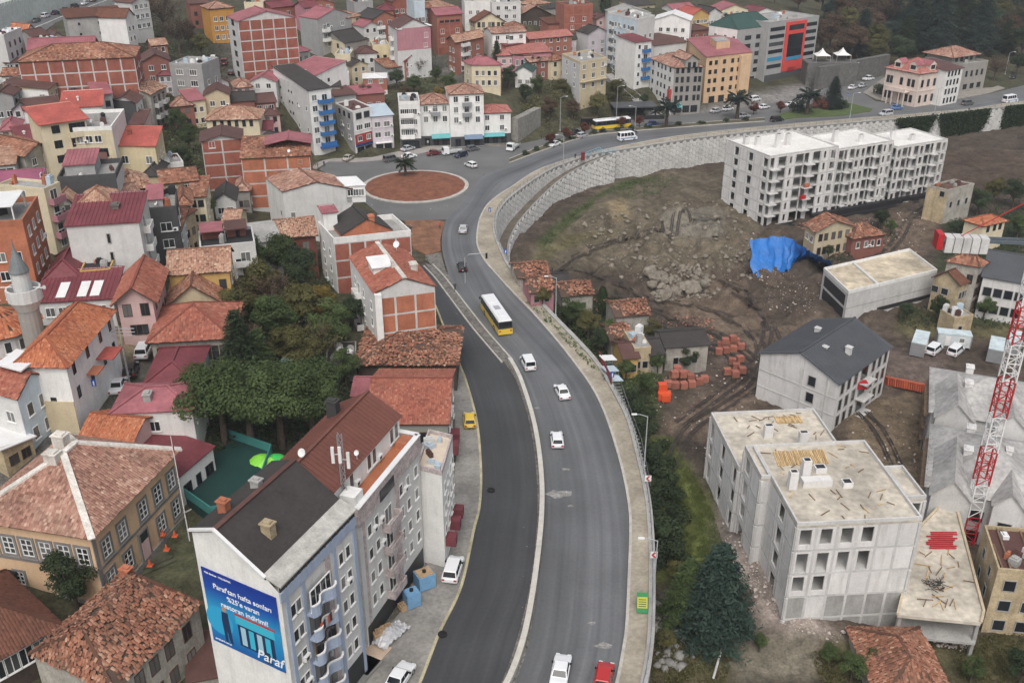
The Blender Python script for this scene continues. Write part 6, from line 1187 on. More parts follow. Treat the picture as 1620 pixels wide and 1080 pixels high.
house('tiny roofless yellow hut beside the site containers', (1510,505), (1486,505), (1540,500), 4, ('flat','grey',dict(par=.4)), 'ruin', [(0,1,[.4],1,1.3,'d')], zb=-10.2, name='ruined_hut', cat='hut')
for a in (('low ruin with pink wall and red sheet roof beside the road railing', (840,462), (876,459), 3.2, 'rose', 't:old'), ('collapsed hut roof behind the pink walled ruin', (820,438), (868,434), 2.4, 'ruing', 't:old'), ('crumbling hut with heaped orange tiles next to the ivy', (890,468), (938,464), 4.2, 'ruing', 't:old'), ('grey sheet roofed hut behind the heaped orange tiles', (872,452), (902,450), 3.4, 'stone', 'dark'), ('derelict house with sunken red roof beyond the ivy', (975,500), (1027,496), 4.4, 'ruing', 't:old'), ('tumbledown tiled shed beneath the derelict sunken roof', (968,538), (1000,535), 3.6, 'ruing', 't:old'), ('black roofed derelict house with white gutters on the muddy site', (1054,548), (1121,543), 4.8, 'ruing', 'dark'), ('rust and cream painted hut by the site stairs', (988,566), (1010,564), 4, 'ochre', 'brown'), ('cream ruined front behind the rusty hut', (1004,552), (1030,550), 5, 'ruin', 'grey'), ('black roofed shed under trees left of the black roofed house', (1030,560), (1050,558), 3.6, 'ruing', 'dark')):
    house(a[0], a[1], 7, a[2], a[3], ('gable', a[5], dict(rise=1.2,ov=.4,jit=.2,hole=.13)) if a[5] != 'grey' else ('flat','grey',dict(par=.2)), a[4], [(0,[0],[.25,.7],1.1,1.5,'d',dict(z0=1))], name='ruined_house' if 'hut' not in a[0] and 'shed' not in a[0] else 'hut')
# blue tarpaulin over a bank
top = smoothline([at(x, y, -3.6) for x, y in ((1186,379),(1205,377),(1228,374),(1250,377),(1262,385),(1288,401),(1316,414))], 8); bot = smoothline([at(x, y, -9.6) for x, y in ((1190,437),(1206,439),(1226,437),(1250,426),(1265,412),(1288,412),(1322,423))], 8)
nu, nv = 90, 26; A = resample(top, nu); B = resample(bot, nu); V = []; Q = []
for i in range(nu):
    for j in range(nv):
        s = j/(nv-1); p = A[i].lerp(B[i], s); p.z = A[i].z+(B[i].z-A[i].z)*(s**.8)
        p += Vector((.25*math.sin(i*.9+j*.3)+.15*math.sin(i*.37-j*.5), -.35*math.sin(i*.55+.4*math.sin(j*.5))+.09*math.sin(i*2.3+j*1.1)+.07*math.sin(i*1.6-j*1.7)-.5*math.sin(s*3.1), .25*math.sin(i*.7+j*.15)*s)); V.append(tuple(p))
for i in range(nu-1):
    for j in range(nv-1): Q.append((i*nv+j, (i+1)*nv+j, (i+1)*nv+j+1, i*nv+j+1))
tag(link('tarpaulin', fastmesh('tarpaulin', V, Q, [M('blue tarpaulin', (.016,.14,.44), .5, .2, .6, spec=.5)], smooth=True)), 'bright blue tarpaulin draped over the earth bank beside the concrete box', 'tarpaulin')
V2 = [(p.x+.5, p.y+1.2, p.z-1.2) for p in A]+[(p.x, p.y+9, -10) for p in A]+[(p.x, p.y+2, -11) for p in B]
m = MB(); n_ = nu
for i in range(8, 56): m.poly([V2[i],V2[i+1],V2[n_+i+1],V2[n_+i]]); m.poly([V2[2*n_+i],V2[2*n_+i+1],V2[i+1],V2[i]])
struct(m.build('earth_bank', MATS.get('brown earth')))
# site containers
def container(label, px, py, rz, z=None, L=6.0):
    p = on(px, py); t = thing('site_container', label, 'container', p, rz, 'white site containers')
    cm = M('container sheet', (.56,.60,.60), .5, .1); m = MB(); m.box(-L/2,L/2,-1.2,1.2,.12,2.6)
    for k in range(int(L/.35)): m.box(-L/2+.2+k*.35,-L/2+.32+k*.35,-1.24,-1.2,.25,2.45)
    m.build('body', cm, t); m = MB(); m.box(-L/2-.08,L/2+.08,-1.28,1.28,2.6,2.74); m.build('roof', M('container roof', (.50,.58,.60), .6, .22, .6), t)
    for s in (-1,1): m = MB(); m.box(-.1,.1,-1.3,1.3,0,2.6); m.build('corner_frame', STEEL, t, (s*L/2,0,0))
    m = MB(); m.box(-.45,.45,-.05,.05,0,2.0); m.build('door', WHITEP, t, (-L*.2,-1.25,.2)); fm, pm = winmesh(1.0,1.0,'w'); w_ = link('window', fm, t, (L*.22,-1.22,1.1)); link('pane', pm, w_)
for a in (('white site container leftmost beside the parked vans',1453,553,rad(62)),('long white site container behind the parked vans',1506,545,rad(-14)),('white site container nearest the crane mast',1573,563,rad(62)),('white site container partly hidden behind the crane mast',1602,551,rad(62))): container(*a)
# pallets of brick, orange crates, formwork
pm_ = MB(); pm_.box(-.6,.6,-.5,.5,0,.14)
for k in range(4):
    for i in range(3): pm_.box(-.58+i*.39,-.21+i*.39,-.48,.48,.16+k*.26,.40+k*.26,1)
pal = pm_.mesh('brick_pallet', [TIMBERO, M('wrapped hollow brick', (.33,.125,.09), .8, .2, 1, 6, orand=.15)])
pc_ = 0
def pallets(pts, where):
    ox = sorted(pts)
    for k, (px, py, lv) in enumerate(pts):
        p = on(px, py); o = link('brick_pallet', pal, None, (p.x,p.y,p.z+.05+lv*1.25), RA.uniform(-.15,.3)); o.scale = (1.1,1.1,1.0)
        tag(o, where+', %s from the left%s' % (ORD[ox.index((px, py, lv))], ', on top' if lv else ''), 'brick pallet', where)
pallets([(1056,612,0),(1068,614,0),(1081,614,0),(1094,612,0),(1106,608,0),(1064,604,0),(1078,603,0),(1092,601,0),(1066,606,1),(1079,606,1),(1070,598,1),(1084,596,0),(1114,604,0)], 'brick pallet in the pile behind the orange crates')
pallets([(1137,560,0),(1148,558,0),(1160,556,0),(1172,552,0),(1140,550,0),(1152,548,0),(1164,544,0),(1158,576,0),(1170,572,0),(1164,584,0),(1150,592,0),(1163,596,0),(1174,590,0),(1146,553,1),(1158,549,1)], 'brick pallet along the muddy track')
ORG = M('orange crate plastic', (.62,.09,.03), .5, .1)
for k, (px, py, lv) in enumerate(((1048,622,0),(1047,632,0),(1054,630,0),(1047,627,1),(1053,634,0))):
    p = on(px, py); m = MB(); m.box(-.7,.7,-.6,.6,.1,1.3)
    for s in (-.35,0,.35): m.box(-.72,.72,-.62,-.6,.35+s*.6,.45+s*.6)
    tag(m.build('orange_crate', ORG, None, (p.x,p.y,p.z+lv*1.25)), 'orange plastic wrapped crate by the track, '+('farthest of the row','middle left of the row','middle right of the row','stacked on another crate','nearest of the row')[k], 'crate', 'orange crates by the track')
for k in range(20):
    p = at(1402+k*3.6, 606+k*.75, -10.2); m = MB(); m.box(-.13,.13,-.8,.8,0,1.35); m.box(-.16,.16,-.85,.85,1.35,1.45); o = m.build('formwork_panel', M('orange-red formwork', (.42,.10,.05), .7, .2, orand=.2), None, (p.x,p.y,-10.4)); o.rotation_euler = (rad(-12),0,rad(10)); tag(o, 'orange-red formwork panel in the row between the two shells, %s from the left' % ORD[k], 'formwork', 'orange-red formwork row')
# tower crane
Pc = at(1526, 862, -10.4); Ht = hgt(Pc, 398)+10.4
t = thing('tower_crane', 'red and white lattice tower crane mast with counterweight arm', 'crane', Pc, rad(-8))
w_ = .8; seg = 2.6; nseg = int(Ht/seg)+1
for k in range(nseg):
    m = MB(); z0 = k*seg; z1 = z0+seg; cs = [(-w_,-w_),(w_,-w_),(w_,w_),(-w_,w_)]
    for i in range(4):
        a_, c_ = cs[i], cs[(i+1) % 4]; m.bar((*a_,z0),(*a_,z1),.17); m.bar((*a_,z0),(*c_,(z0+z1)/2),.08); m.bar((*c_,(z0+z1)/2),(*a_,z1),.08); m.bar((*a_,z1),(*c_,z1),.1); m.bar((*a_,(z0+z1)/2),(*c_,(z0+z1)/2),.08)
    m.build('mast_section', REDP if (k//2) % 2 == 0 else WHITEP, t)
top_ = nseg*seg; j0 = at(1487, 392, Pc.z+top_-1)
dj = (j0-Pc); dj.z = 0; Lj = dj.length; aj = math.atan2(dj.y, dj.x)-rad(-8)
def J(x, y, z): return (x*math.cos(aj)-y*math.sin(aj), x*math.sin(aj)+y*math.cos(aj), top_+z)
m = MB()
for y in (-.6,.6): m.bar(J(0,y,.2),J(Lj,y,.2),.25,.35)
for k in range(int(Lj/1.2)): m.bar(J(k*1.2,-.6,.2),J((k+1)*1.2,.6,.2),.08)
m.build('counter_arm', M('blue grey steel', (.10,.12,.14), .5, .1), t)
for k in range(5): m = MB(); x = Lj-1.2-k*1.0; m.hexa([J(x,-.8,-1.3),J(x+.9,-.8,-1.3),J(x+.9,.8,-1.3),J(x,.8,-1.3),J(x,-.8,.6),J(x+.9,-.8,.6),J(x+.9,.8,.6),J(x,.8,.6)]); m.build('counterweight', CONCL, t)
m = MB(); m.hexa([J(Lj,-.9,-.9),J(Lj+.7,-.9,-.9),J(Lj+.7,.9,-.9),J(Lj,.9,-.9),J(Lj,-.9,1.0),J(Lj+.7,-.9,1.0),J(Lj+.7,.9,1.0),J(Lj,.9,1.0)]); m.build('red_end', REDP, t)
m = MB(); m.bar(J(0,0,7),J(Lj-2,0,.5),.08); m.bar(J(0,0,0),J(0,0,7),.5); m.bar(J(0,0,7),J(-18,0,1.4),.08); m.build('tie_bar', REDP, t)
m = MB()
for y in (-.6,.6): m.bar(J(0,y,.2),J(-40,y,.2),.14)
m.bar(J(0,0,1.4),J(-40,0,1.4),.16)
for k in range(33): m.bar(J(-k*1.2,-.6,.2),J(-k*1.2-.6,0,1.4),.07); m.bar(J(-k*1.2-.6,0,1.4),J(-k*1.2-1.2,.6,.2),.07)
m.build('jib', REDP, t); m = MB(); m.box(-1,1,-1,1,-1.5,.6); m.build('cab', WHITEP, t, (1.6,-1.6,top_-.5))
# ------------------------------------------------------------------ trees and plants
def leafquads(P, size, rs, up=.35, elong=1.0, D=None):
    n = len(P); N = rs.randn(n, 3); N /= np.linalg.norm(N, axis=1)[:, None]; N[:, 2] = np.abs(N[:, 2])+up
    if D is not None: N = N*.55+D
    N /= np.linalg.norm(N, axis=1)[:, None]
    T = np.cross(N, rs.randn(n, 3)); T /= np.linalg.norm(T, axis=1)[:, None]+1e-9; B = np.cross(N, T)
    s = size*(.6+.8*rs.rand(n))[:, None]; a = T*s*elong; b = B*s
    V = np.stack([P-a-b*.5, P+b*.2-a*.2+b*.5, P+a+b*.4, P+a*.3-b*.8], 1).reshape(-1, 3)
    f = np.arange(n*4).reshape(n, 4); return V, f
CROWN = {}
def crown(kind, var=0):
    k = (kind, var)
    if k in CROWN: return CROWN[k]
    rs = np.random.RandomState(hash(kind) % 1000 if False else sum(map(ord, kind))+var*17); D = None; el = 1.0; branches = MB()
    if kind in ('broad', 'pine', 'bush'):
        Rx, Rz, z0 = {'broad': (3.1, 3.0, 5.2), 'pine': (3.4, 2.0, 5.2), 'bush': (1.5, 1.1, .9)}[kind]; nc = {'broad': 30, 'pine': 34, 'bush': 10}[kind]; n = {'broad': 7500, 'pine': 13000, 'bush': 1800}[kind]
        C0 = []
        while len(C0) < nc:
            p = rs.uniform(-1, 1, 3); q = np.linalg.norm(p)
            if q < 1 and q > .35: C0.append(p*np.array([Rx*.78, Rx*.78, Rz*.8])+np.array([0, 0, z0]))
        C0 = np.array(C0); cr = rs.uniform(.28, .46, nc)*Rx*(.8 if kind != 'bush' else 1.05); idx = rs.randint(0, nc, n); d = rs.randn(n, 3); d /= np.linalg.norm(d, axis=1)[:, None]
        rr = cr[idx]*(.62+.45*rs.rand(n)); P = C0[idx]+d*rr[:, None]*np.array([1, 1, .8]); D = d; size = {'broad': .115, 'pine': .085, 'bush': .085}[kind]
        tone = rs.rand(nc)[idx]
        if kind != 'bush':
            for c in C0[:14]: branches.tube([(0, 0, z0-Rz*.95), (c[0]*.4, c[1]*.4, z0-Rz*.5), tuple(c)], [.14, .08, .03], 5)
    elif kind in ('conifer', 'cedar'):
        H = 10.0; n = 16000 if kind == 'cedar' else 9000; nb = 120; P = []; D = []; tone = []
        for i in range(nb):
            h = 1.2+(H-1.4)*(i/nb)**.9; L = (1-(h/H))**.75*(3.6 if kind == 'cedar' else 2.7)*rs.uniform(.75, 1.1)+.15; a = i*2.399+rs.rand()*.4; m = int(n/nb*(.4+1.3*(1-i/nb))); t = rs.rand(m)**.65
            x = np.cos(a)*t*L; y = np.sin(a)*t*L; z = h+.25*t*L*(1 if kind == 'conifer' else .3)-.42*(t**2)*L; sp = .14+.22*t*min(1, L/2)
            pts = np.stack([x, y, z], 1)+rs.randn(m, 3)*np.stack([sp, sp, sp*.4], 1); P.append(pts); D.append(np.tile(np.array([np.cos(a)*.4, np.sin(a)*.4, .7]), (m, 1))); tone.append(np.full(m, rs.rand()))
            if i % 3 == 0: branches.tube([(0, 0, h), (np.cos(a)*L*.8, np.sin(a)*L*.8, h-.1*L)], [.06, .02], 4)
        P = np.concatenate(P); D = np.concatenate(D); tone = np.concatenate(tone); size = .085; el = 2.0
    elif kind == 'cypress':
        n = 2600; h = rs.rand(n)**.8*8+.5; a = rs.rand(n)*6.283; r = (.25+1.0*np.sin(np.clip(h/8.5, 0, 1)*3.0)**.7)*(.8+.3*rs.rand(n))*(1+.15*np.sin(a*5+h*2)); P = np.stack([np.cos(a)*r, np.sin(a)*r, h], 1); D = np.stack([np.cos(a), np.sin(a), h*0+.4], 1); size = .15; tone = rs.rand(n)
    elif kind == 'palm':
        P = []; D = []; tone = []
        for i in range(34):
            a = i*2.399; el_ = rs.uniform(-.2, 1.1); L = rs.uniform(1.7, 2.3); t = np.repeat(np.linspace(.12, 1, 26), 2); x = t*L*math.cos(el_*.7); z = 3.2+math.sin(el_)*t*L*1.0-.9*t*t*(1.2-el_*.4)
            s = np.tile([-1, 1], 26)*.16*np.sin(t*2.8); P.append(np.stack([np.cos(a)*x-np.sin(a)*s, np.sin(a)*x+np.cos(a)*s, z-np.abs(s)*.5], 1)); D.append(np.tile(np.array([0, 0, 1.]), (52, 1))); tone.append(np.full(52, rs.rand()))
        P = np.concatenate(P); D = np.concatenate(D); tone = np.concatenate(tone); size = .13; el = 1.6
    else:   # bare: twiggy crown with few brown leaves
        n = 1500; P = []
        for i in range(26):
            a = i*2.399; e = rs.uniform(.35, 1.3); L = rs.uniform(2.2, 4.2); p0 = np.array([0, 0, 2.2+1.6*rs.rand()]); p1 = p0+L*np.array([math.cos(a)*math.cos(e), math.sin(a)*math.cos(e), math.sin(e)]); mid = (p0+p1)/2+rs.randn(3)*.25
            branches.tube([tuple(p0), tuple(mid), tuple(p1)], [.08, .05, .02], 4)
            for j in range(7):
                q0 = mid+(p1-mid)*rs.rand(); q1 = q0+rs.randn(3)*.55+np.array([0, 0, .5]); branches.tube([tuple(q0), tuple(q1)], [.03, .012], 3); P += [q0+(q1-q0)*rs.rand()+rs.randn(3)*.2 for _ in range(8)]
        P = np.array(P); size = .10; tone = rs.rand(len(P))
    V, f = leafquads(P, size, rs, .35, el, D); r = np.clip(.55*tone+.45*rs.rand(len(P)), 0, 1)
    me = fastmesh('crown', V, f, [], r)
    tk = MB(); h = {'broad': 4.4, 'pine': 5, 'bush': .8, 'conifer': 9.5, 'cedar': 9.5, 'cypress': 7, 'palm': 3.2, 'bare': 4.2}[kind]; r0 = {'bush': .06, 'palm': .24}.get(kind, .22)
    tk.tube([(0, 0, -.6), (.05, 0, h*.4), (-.03, .04, h)], [r0*1.25, r0, r0*(.85 if kind == 'palm' else .35)], 8); nb_ = len(tk.v); tk.v += branches.v; tk.f += [tuple(i+nb_ for i in q) for q in branches.f]; tk.mi += branches.mi
    CROWN[k] = (me, tk.mesh('trunk', M('bark', (.085,.065,.05), .95, .3, 2))); return CROWN[k]
LV = {'dark': leafm('dark green leaves', (.024,.04,.022), (.066,.09,.042)), 'mid': leafm('green leaves', (.038,.06,.024), (.10,.135,.05)), 'olive': leafm('olive leaves', (.07,.07,.028), (.155,.145,.055)), 'yellow': leafm('yellowing leaves', (.12,.085,.02), (.24,.18,.05)), 'bluegreen': leafm('blue-green needles', (.018,.034,.028), (.05,.078,.06)), 'silver': leafm('silver needles', (.10,.14,.15), (.20,.25,.26)), 'brown': leafm('dry brown leaves', (.06,.04,.028), (.13,.085,.055)), 'rust': leafm('russet leaves', (.09,.03,.02), (.17,.065,.045)), 'ivy': leafm('ivy leaves', (.016,.034,.012), (.042,.07,.022)), 'lime': leafm('bright green leaves', (.065,.09,.022), (.13,.165,.045))}
def tree(kind, px, py, h, mat, label, sx=1.0, P=None, name=None, group=None):
    p = P or on(px, py); me, tk = crown(kind, RA.randint(0, 2)); nom = {'broad': 8.3, 'pine': 7.2, 'bush': 2.0, 'conifer': 10, 'cedar': 10, 'cypress': 8.6, 'palm': 4.8, 'bare': 7}[kind]; s = h/nom
    nm = name or {'broad': 'broadleaf_tree', 'pine': 'pine_tree', 'bush': 'bush', 'conifer': 'spruce_tree', 'cedar': 'cedar_tree', 'cypress': 'cypress_tree', 'palm': 'palm_tree', 'bare': 'bare_tree'}[kind]
    t = thing(nm, label, 'shrub' if kind == 'bush' else 'tree', p, RA.uniform(0, 6.28), group); t.scale = (s*sx, s*sx, s)
    c = link('crown', me, t); 
    if not me.materials: me.materials.append(None)
    c.material_slots[0].link = 'OBJECT'; c.material_slots[0].material = LV[mat]; link('trunk', tk, t); return t
TR = [ # tree belt between the old town and the road
('broad',398,452,9,'mid','green broadleaf tree at the top left of the garden belt, behind the terrace house'),('broad',440,446,9,'mid','green tree below the red-brown timber house'),('broad',478,470,9,'dark','dark tree against the white flank of the dark roofed block'),('broad',412,505,10,'olive','olive tree in the middle of the garden belt'),('broad',470,528,9,'olive','olive tree with the largest yellowing crown in the garden belt'),('broad',505,520,8,'yellow','golden yellow tree beside the white apartment flank'),('broad',527,560,9,'mid','green spreading tree at the foot of the brick gabled block'),('broad',440,560,10,'mid','green tree left of the green spreading tree in the belt'),('broad',378,540,9,'olive','olive tree right of the broad red tiled hip roof'),('broad',335,530,6,'dark','small dark tree at the corner of the half timbered house'),('conifer',388,632,13,'dark','tall dark spruce behind the pine clump'),('conifer',418,625,10,'mid','second spruce right of the tall dark one'),('conifer',458,640,7,'silver','silvery blue spruce in the garden belt'),('broad',322,650,7,'brown','brownish shrubby tree beside the white cottage with red roof'),('pine',356,700,10.5,'mid','leftmost umbrella pine of the clump above the green court'),('pine',400,712,11,'mid','second umbrella pine of the clump above the green court'),('pine',446,706,11,'mid','third umbrella pine of the clump above the green court'),('pine',496,696,10.5,'mid','rightmost umbrella pine, near the little crimson roof'),('broad',515,640,7,'dark','dark low tree left of the little crimson roof'),('broad',548,610,6,'mid','small green tree between outbuilding and crimson roof'),('broad',480,600,8,'olive','olive tree above the silvery spruce'),('bush',600,560,3,'lime','green bush at the foot of the brick gable'),('broad',345,590,8,'dark','dark tree beside the crimson hip roof'),('broad',560,520,6,'dark','dark bushy tree against the brick gabled block'),
('broad',122,962,7,'dark','dense round dark tree in front of the peach school'),('broad',182,905,4,'dark','small dark tree at the corner of the peach school'),
('bare',430,520,9,'brown','bare grey tree in the middle of the garden belt'),('bare',372,590,9,'brown','bare tree left of the tall dark spruce'),('bare',505,590,8,'olive','thin half bare tree right of the golden yellow one'),('broad',455,580,7,'olive','small olive shrub tree right of the tall spruces'),('bare',340,500,8,'brown','bare tree right of the ochre old house'),
# upper left slopes
('bare',262,62,14,'brown','tall bare grey tree on the upper left slope'),('bare',285,85,11,'brown','second bare tree below the tallest one on the upper left slope'),('bare',240,50,11,'brown','bare tree beside the narrow white house'),('broad',300,75,8,'brown','brown leaved tree beside the orange framed house'),('broad',222,60,7,'dark','dark bushy tree right of the narrow white house'),('broad',318,92,7,'olive','olive tree beside the lane with the white car'),('broad',345,130,5,'olive','small olive tree below the parked cars on the lane'),('broad',268,190,7,'olive','yellow-green tree below the square grey block'),('broad',285,215,7,'mid','green tree on the gully slope under the square grey block'),('broad',300,240,7,'mid','green tree low in the gully left of the brick houses'),('broad',290,270,6,'dark','dark tree at the foot of the gully'),('broad',255,245,6,'olive','olive tree beside the yellow house flank'),('broad',318,330,6,'dark','dark tree beneath the brick house with brown gable'),('broad',330,350,5,'mid','small green tree left of the grey gabled house'),('broad',305,190,6,'dark','dark tree below the patched tin roof'),
# scrub behind the roundabout
('broad',628,140,6,'dark','dark tree left of the scrub slope'),('broad',655,150,6,'mid','green tree in the middle of the scrub slope'),('broad',690,132,5,'mid','bright green bushy tree under the pink and grey tower'),('broad',712,148,6,'mid','green tree at the bend of the steep lane'),('broad',694,158,4,'yellow','yellowish round shrub tree behind the white terrace'),('broad',640,165,5,'brown','brown scrubby tree behind the rounded white corner house'),('broad',580,168,6,'brown','brown scrubby tree behind the lilac shop house'),('bare',662,122,6,'brown','small bare tree before the pink and grey tower'),('broad',600,60,8,'dark','dark tree between the stone gable and the brick house'),('conifer',786,118,10,'dark','dark pine before the pale yellow villa'),('cypress',756,130,6,'dark','rounded dark cypress beside the pale yellow villa'),('broad',775,135,6,'dark','dark tree at the foot of the pale yellow villa'),('broad',805,140,7,'dark','dark tree left of the bare stone wall'),('palm',845,122,7,'dark','palm in front of the long salmon roofed house'),('broad',830,165,6,'dark','dark tree above the rough retaining stone'),('broad',890,165,8,'olive','olive tree leftmost above the bus stop'),('broad',922,170,8,'mid','green tree above the yellow bus'),('broad',945,186,8,'olive','round olive tree directly behind the yellow bus'),('broad',975,165,8,'olive','yellow-green tree beside the long ramp'),('broad',868,190,7,'brown','brown hedge tree left of the bus'),('broad',850,150,6,'mid','green tree under the yellowed apartment block'),('broad',905,190,6,'brown','brown scrubby tree beside the bus shelter'),('broad',1018,168,4,'dark','small dark tree at the end of the ramp'),('cypress',957,30,13,'dark','tall black-green cypress at the top'),
# palms and small street trees
('palm',1054,203,9,'bluegreen','palm on the median right of the yellow bus'),('palm',1166,189,9,'bluegreen','palm on the median in front of the mustard office block'),('palm',1276,183,9,'bluegreen','palm on the grass island'),('palm',642,284,6,'dark','palm in the middle of the roundabout'),
('broad',871,233,4,'rust','russet street tree leftmost on the planted median'),('broad',896,224,4,'rust','second russet street tree on the planted median'),('broad',924,215,4,'rust','third russet street tree on the planted median'),('broad',982,205,4,'rust','fourth russet street tree on the planted median'),('broad',1011,203,4,'rust','russet street tree left of the palm on the median'),('broad',1192,182,4,'rust','russet street tree right of the palm on the median'),('broad',1234,180,4,'rust','russet street tree at the left end of the grass island'),
('cedar',1316,173,10,'bluegreen','dark cedar on the grass island'),('bush',1298,172,4,'rust','russet bush left of the cedar on the grass island'),('bush',1334,172,3,'dark','clipped dark bush right of the cedar on the grass island'),('bush',1264,178,4,'dark','clipped dark bush beside the grass island palm'),
('bush',1397,150,4,'dark','leftmost dark bush in the mansion garden'),('bush',1412,156,4,'mid','middle green bush in the mansion garden'),('bush',1428,160,4,'dark','rightmost dark bush in the mansion garden'),
# park
('broad',1312,78,11,'brown','brown park tree right of the shopping block'),('broad',1345,95,11,'brown','broad brown park tree above the white tents'),('broad',1368,72,12,'brown','brown park tree in the second row'),('broad',1330,50,12,'brown','brown park tree high beside the shopping block'),('bare',1398,60,14,'brown','bare park tree left of the dark cedars'),('cedar',1440,80,18,'bluegreen','leftmost great dark cedar of the park'),('cedar',1478,88,20,'bluegreen','second great dark cedar of the park'),('cedar',1512,74,20,'dark','third great dark cedar of the park'),('cedar',1546,84,18,'bluegreen','fourth great dark cedar behind the grey stone house'),('cedar',1496,48,20,'bluegreen','great cedar at the back above the mansion'),('broad',1420,105,9,'dark','dark tree just left of the blush mansion'),('broad',1384,104,8,'olive','olive tree left of the blush mansion'),('broad',1408,38,12,'olive','olive park tree near the top'),('cedar',1450,36,18,'dark','cedar at the top of the park'),('broad',1590,80,11,'brown','brown tree right of the great cedars'),('broad',1575,50,12,'olive','olive tree at the upper right'),('cedar',1606,50,16,'bluegreen','cedar at the right edge'),('bare',1572,128,8,'brown','bare tree right of the grey stone house'),('broad',1608,118,8,'dark','dark tree at the right edge by the bend'),('broad',1300,20,12,'brown','brown tree at the very top right of the shopping block'),('broad',1350,16,13,'brown','brown tree at the top of the park'),('broad',1262,20,10,'brown','brown tree behind the shopping block'),('broad',1540,20,13,'brown','brown tree at the top between cedars'),('broad',1225,8,10,'dark','dark tree at the top behind the green mansard'),('broad',1370,120,5,'mid','low green tree behind the white pickup'),('broad',1640,30,13,'dark','dark tree beyond the right edge'),('broad',1392,12,12,'dark','dark tree at the very top of the park'),('broad',1440,8,12,'brown','brown tree at the top above the cedars'),('broad',1486,10,12,'olive','olive tree at the top above the cedars'),('broad',1610,12,12,'brown','brown tree in the top right corner'),
# site side
('broad',858,486,4,'olive','small olive tree hugging the railing above the pink walled ruin'),('broad',912,512,5,'mid','green tree between the heaped orange tiles and the railing'),('broad',948,560,5,'dark','dark tree crowding the railing near the red stair wall'),('broad',1000,530,5,'mid','green tree right of the sunken red roof'),('bare',985,575,5,'brown','bare tree beside the rusty hut'),('broad',1018,575,4,'olive','olive tree right of the rusty hut'),('broad',1062,565,4,'mid','green tree before the black roofed derelict house'),('broad',1020,625,4,'mid','green tree left of the orange crates'),('broad',1070,930,4,'olive','olive shrub tree above the grey boulders'),('bare',1160,985,5,'brown','bare sapling right of the large dark cedar'),('broad',1050,1030,3,'olive','low olive shrub tree on the grey boulders'),('broad',1200,1030,2.5,'mid','low green shrub on the bare patch at the bottom'),('broad',1310,1050,3,'mid','low green shrub left of the mossy tile roof cottage'),
('broad',895,520,6,'mid','green tree beside the pink walled ruin'),('broad',930,535,6,'olive','olive tree between the ruined huts'),('cypress',952,500,6,'ivy','ivy covered dark pillar among the ruins'),('broad',965,545,5,'mid','green tree in front of the derelict sunken roof'),('broad',1030,545,5,'olive','yellow-green tree left of the black roofed house'),('broad',1085,588,5,'dark','dark shrubby tree below the black roofed house'),('broad',1040,590,4,'mid','small green tree beside the brick pile'),('broad',990,600,4,'mid','small green tree by the red stair wall'),
('broad',1282,402,4,'dark','dark shrub tree in front of the old timber framed house'),('broad',1392,362,5,'dark','dark tree beside the small red house'),('broad',1408,372,4,'mid','green shrub tree right of the small red house'),('broad',1310,408,3,'dark','small dark shrub tree at the corner of the timber framed house'),('broad',1545,340,7,'dark','dark tree behind the half collapsed yellow house'),('broad',1570,322,7,'olive','olive tree behind the half collapsed yellow house'),('broad',1600,330,8,'dark','dark tree at the right edge behind the yellow house'),('broad',1608,378,6,'mid','green tree at the right edge beside the yellow house'),('broad',1512,378,5,'dark','dark tree left of the half collapsed yellow house'),('broad',1432,508,4,'dark','dark shrub tree beside the concrete box'),('broad',1480,505,5,'ivy','ivy clad shrub tree below the cream gable'),('broad',1555,505,5,'mid','green shrub tree behind the site containers'),('broad',1600,490,5,'dark','dark shrub tree at the right edge behind the containers'),
('cedar',1128,1010,13,'bluegreen','large dark cedar at the lower right of the road'),('cedar',1085,985,9,'mid','smaller green conifer left of the large dark cedar'),
('broad',1345,1078,4,'mid','green bush tree left of the mossy tile roof at the bottom'),('broad',1372,1068,4,'mid','green bush tree touching the mossy tile roof'),('broad',1535,1078,3.5,'mid','green bush tree right of the mossy tile roof'),('broad',1612,1084,5,'dark','dark tree in the bottom right corner')]
for a in TR:
    k = a[0] == 'pine' and 1.2 or (1.15 if 1290 < a[1] and a[2] < 110 else 1.08); tree(a[0], a[1], a[2], a[3]*(1.35 if 1290 < a[1] and a[2] < 110 else 1.08), a[4], a[5], k)
OR = 'first second third fourth fifth sixth seventh eighth ninth tenth eleventh twelfth thirteenth fourteenth fifteenth'.split()
for row, (y0, kinds, desc) in enumerate(((98,('broad','broad','cedar'),'front'),(66,('cedar','broad','broad','bare'),'middle'),(40,('broad','cedar','broad'),'back'),(14,('broad','broad','cedar'),'farthest'))):
    for k in range(13): tree(kinds[k % len(kinds)], 1302+k*26+row*7+RA.uniform(-6,6), y0-8+RA.uniform(-7,7)-(10 if row == 0 and 3 < k < 12 else 0), RA.uniform(10,15)*(1.3 if kinds[k % len(kinds)] == 'cedar' else 1), ('brown','dark','bluegreen','brown','olive')[(k*3+row) % 5] if kinds[k % len(kinds)] != 'cedar' else ('bluegreen','dark')[k % 2], 'park tree in the %s row, %s from the left' % (desc, OR[k]), 1.15, group='park trees, %s row' % desc)
for k, (px, py, h) in enumerate([(1003,640,3),(1012,662,3.2),(1020,690,3.4),(1030,715,3.4),(1036,742,3.6),(1043,770,3.6),(1047,800,3.8),(1052,832,4),(1056,862,4.4),(1062,890,4)]):
    tree('bush', px, py, h, 'dark', 'dark evergreen bush number %s from the stairs in the row below the railing' % ('one two three four five six seven eight nine ten'.split()[k]), 1.1, group='dark bushes below the railing')
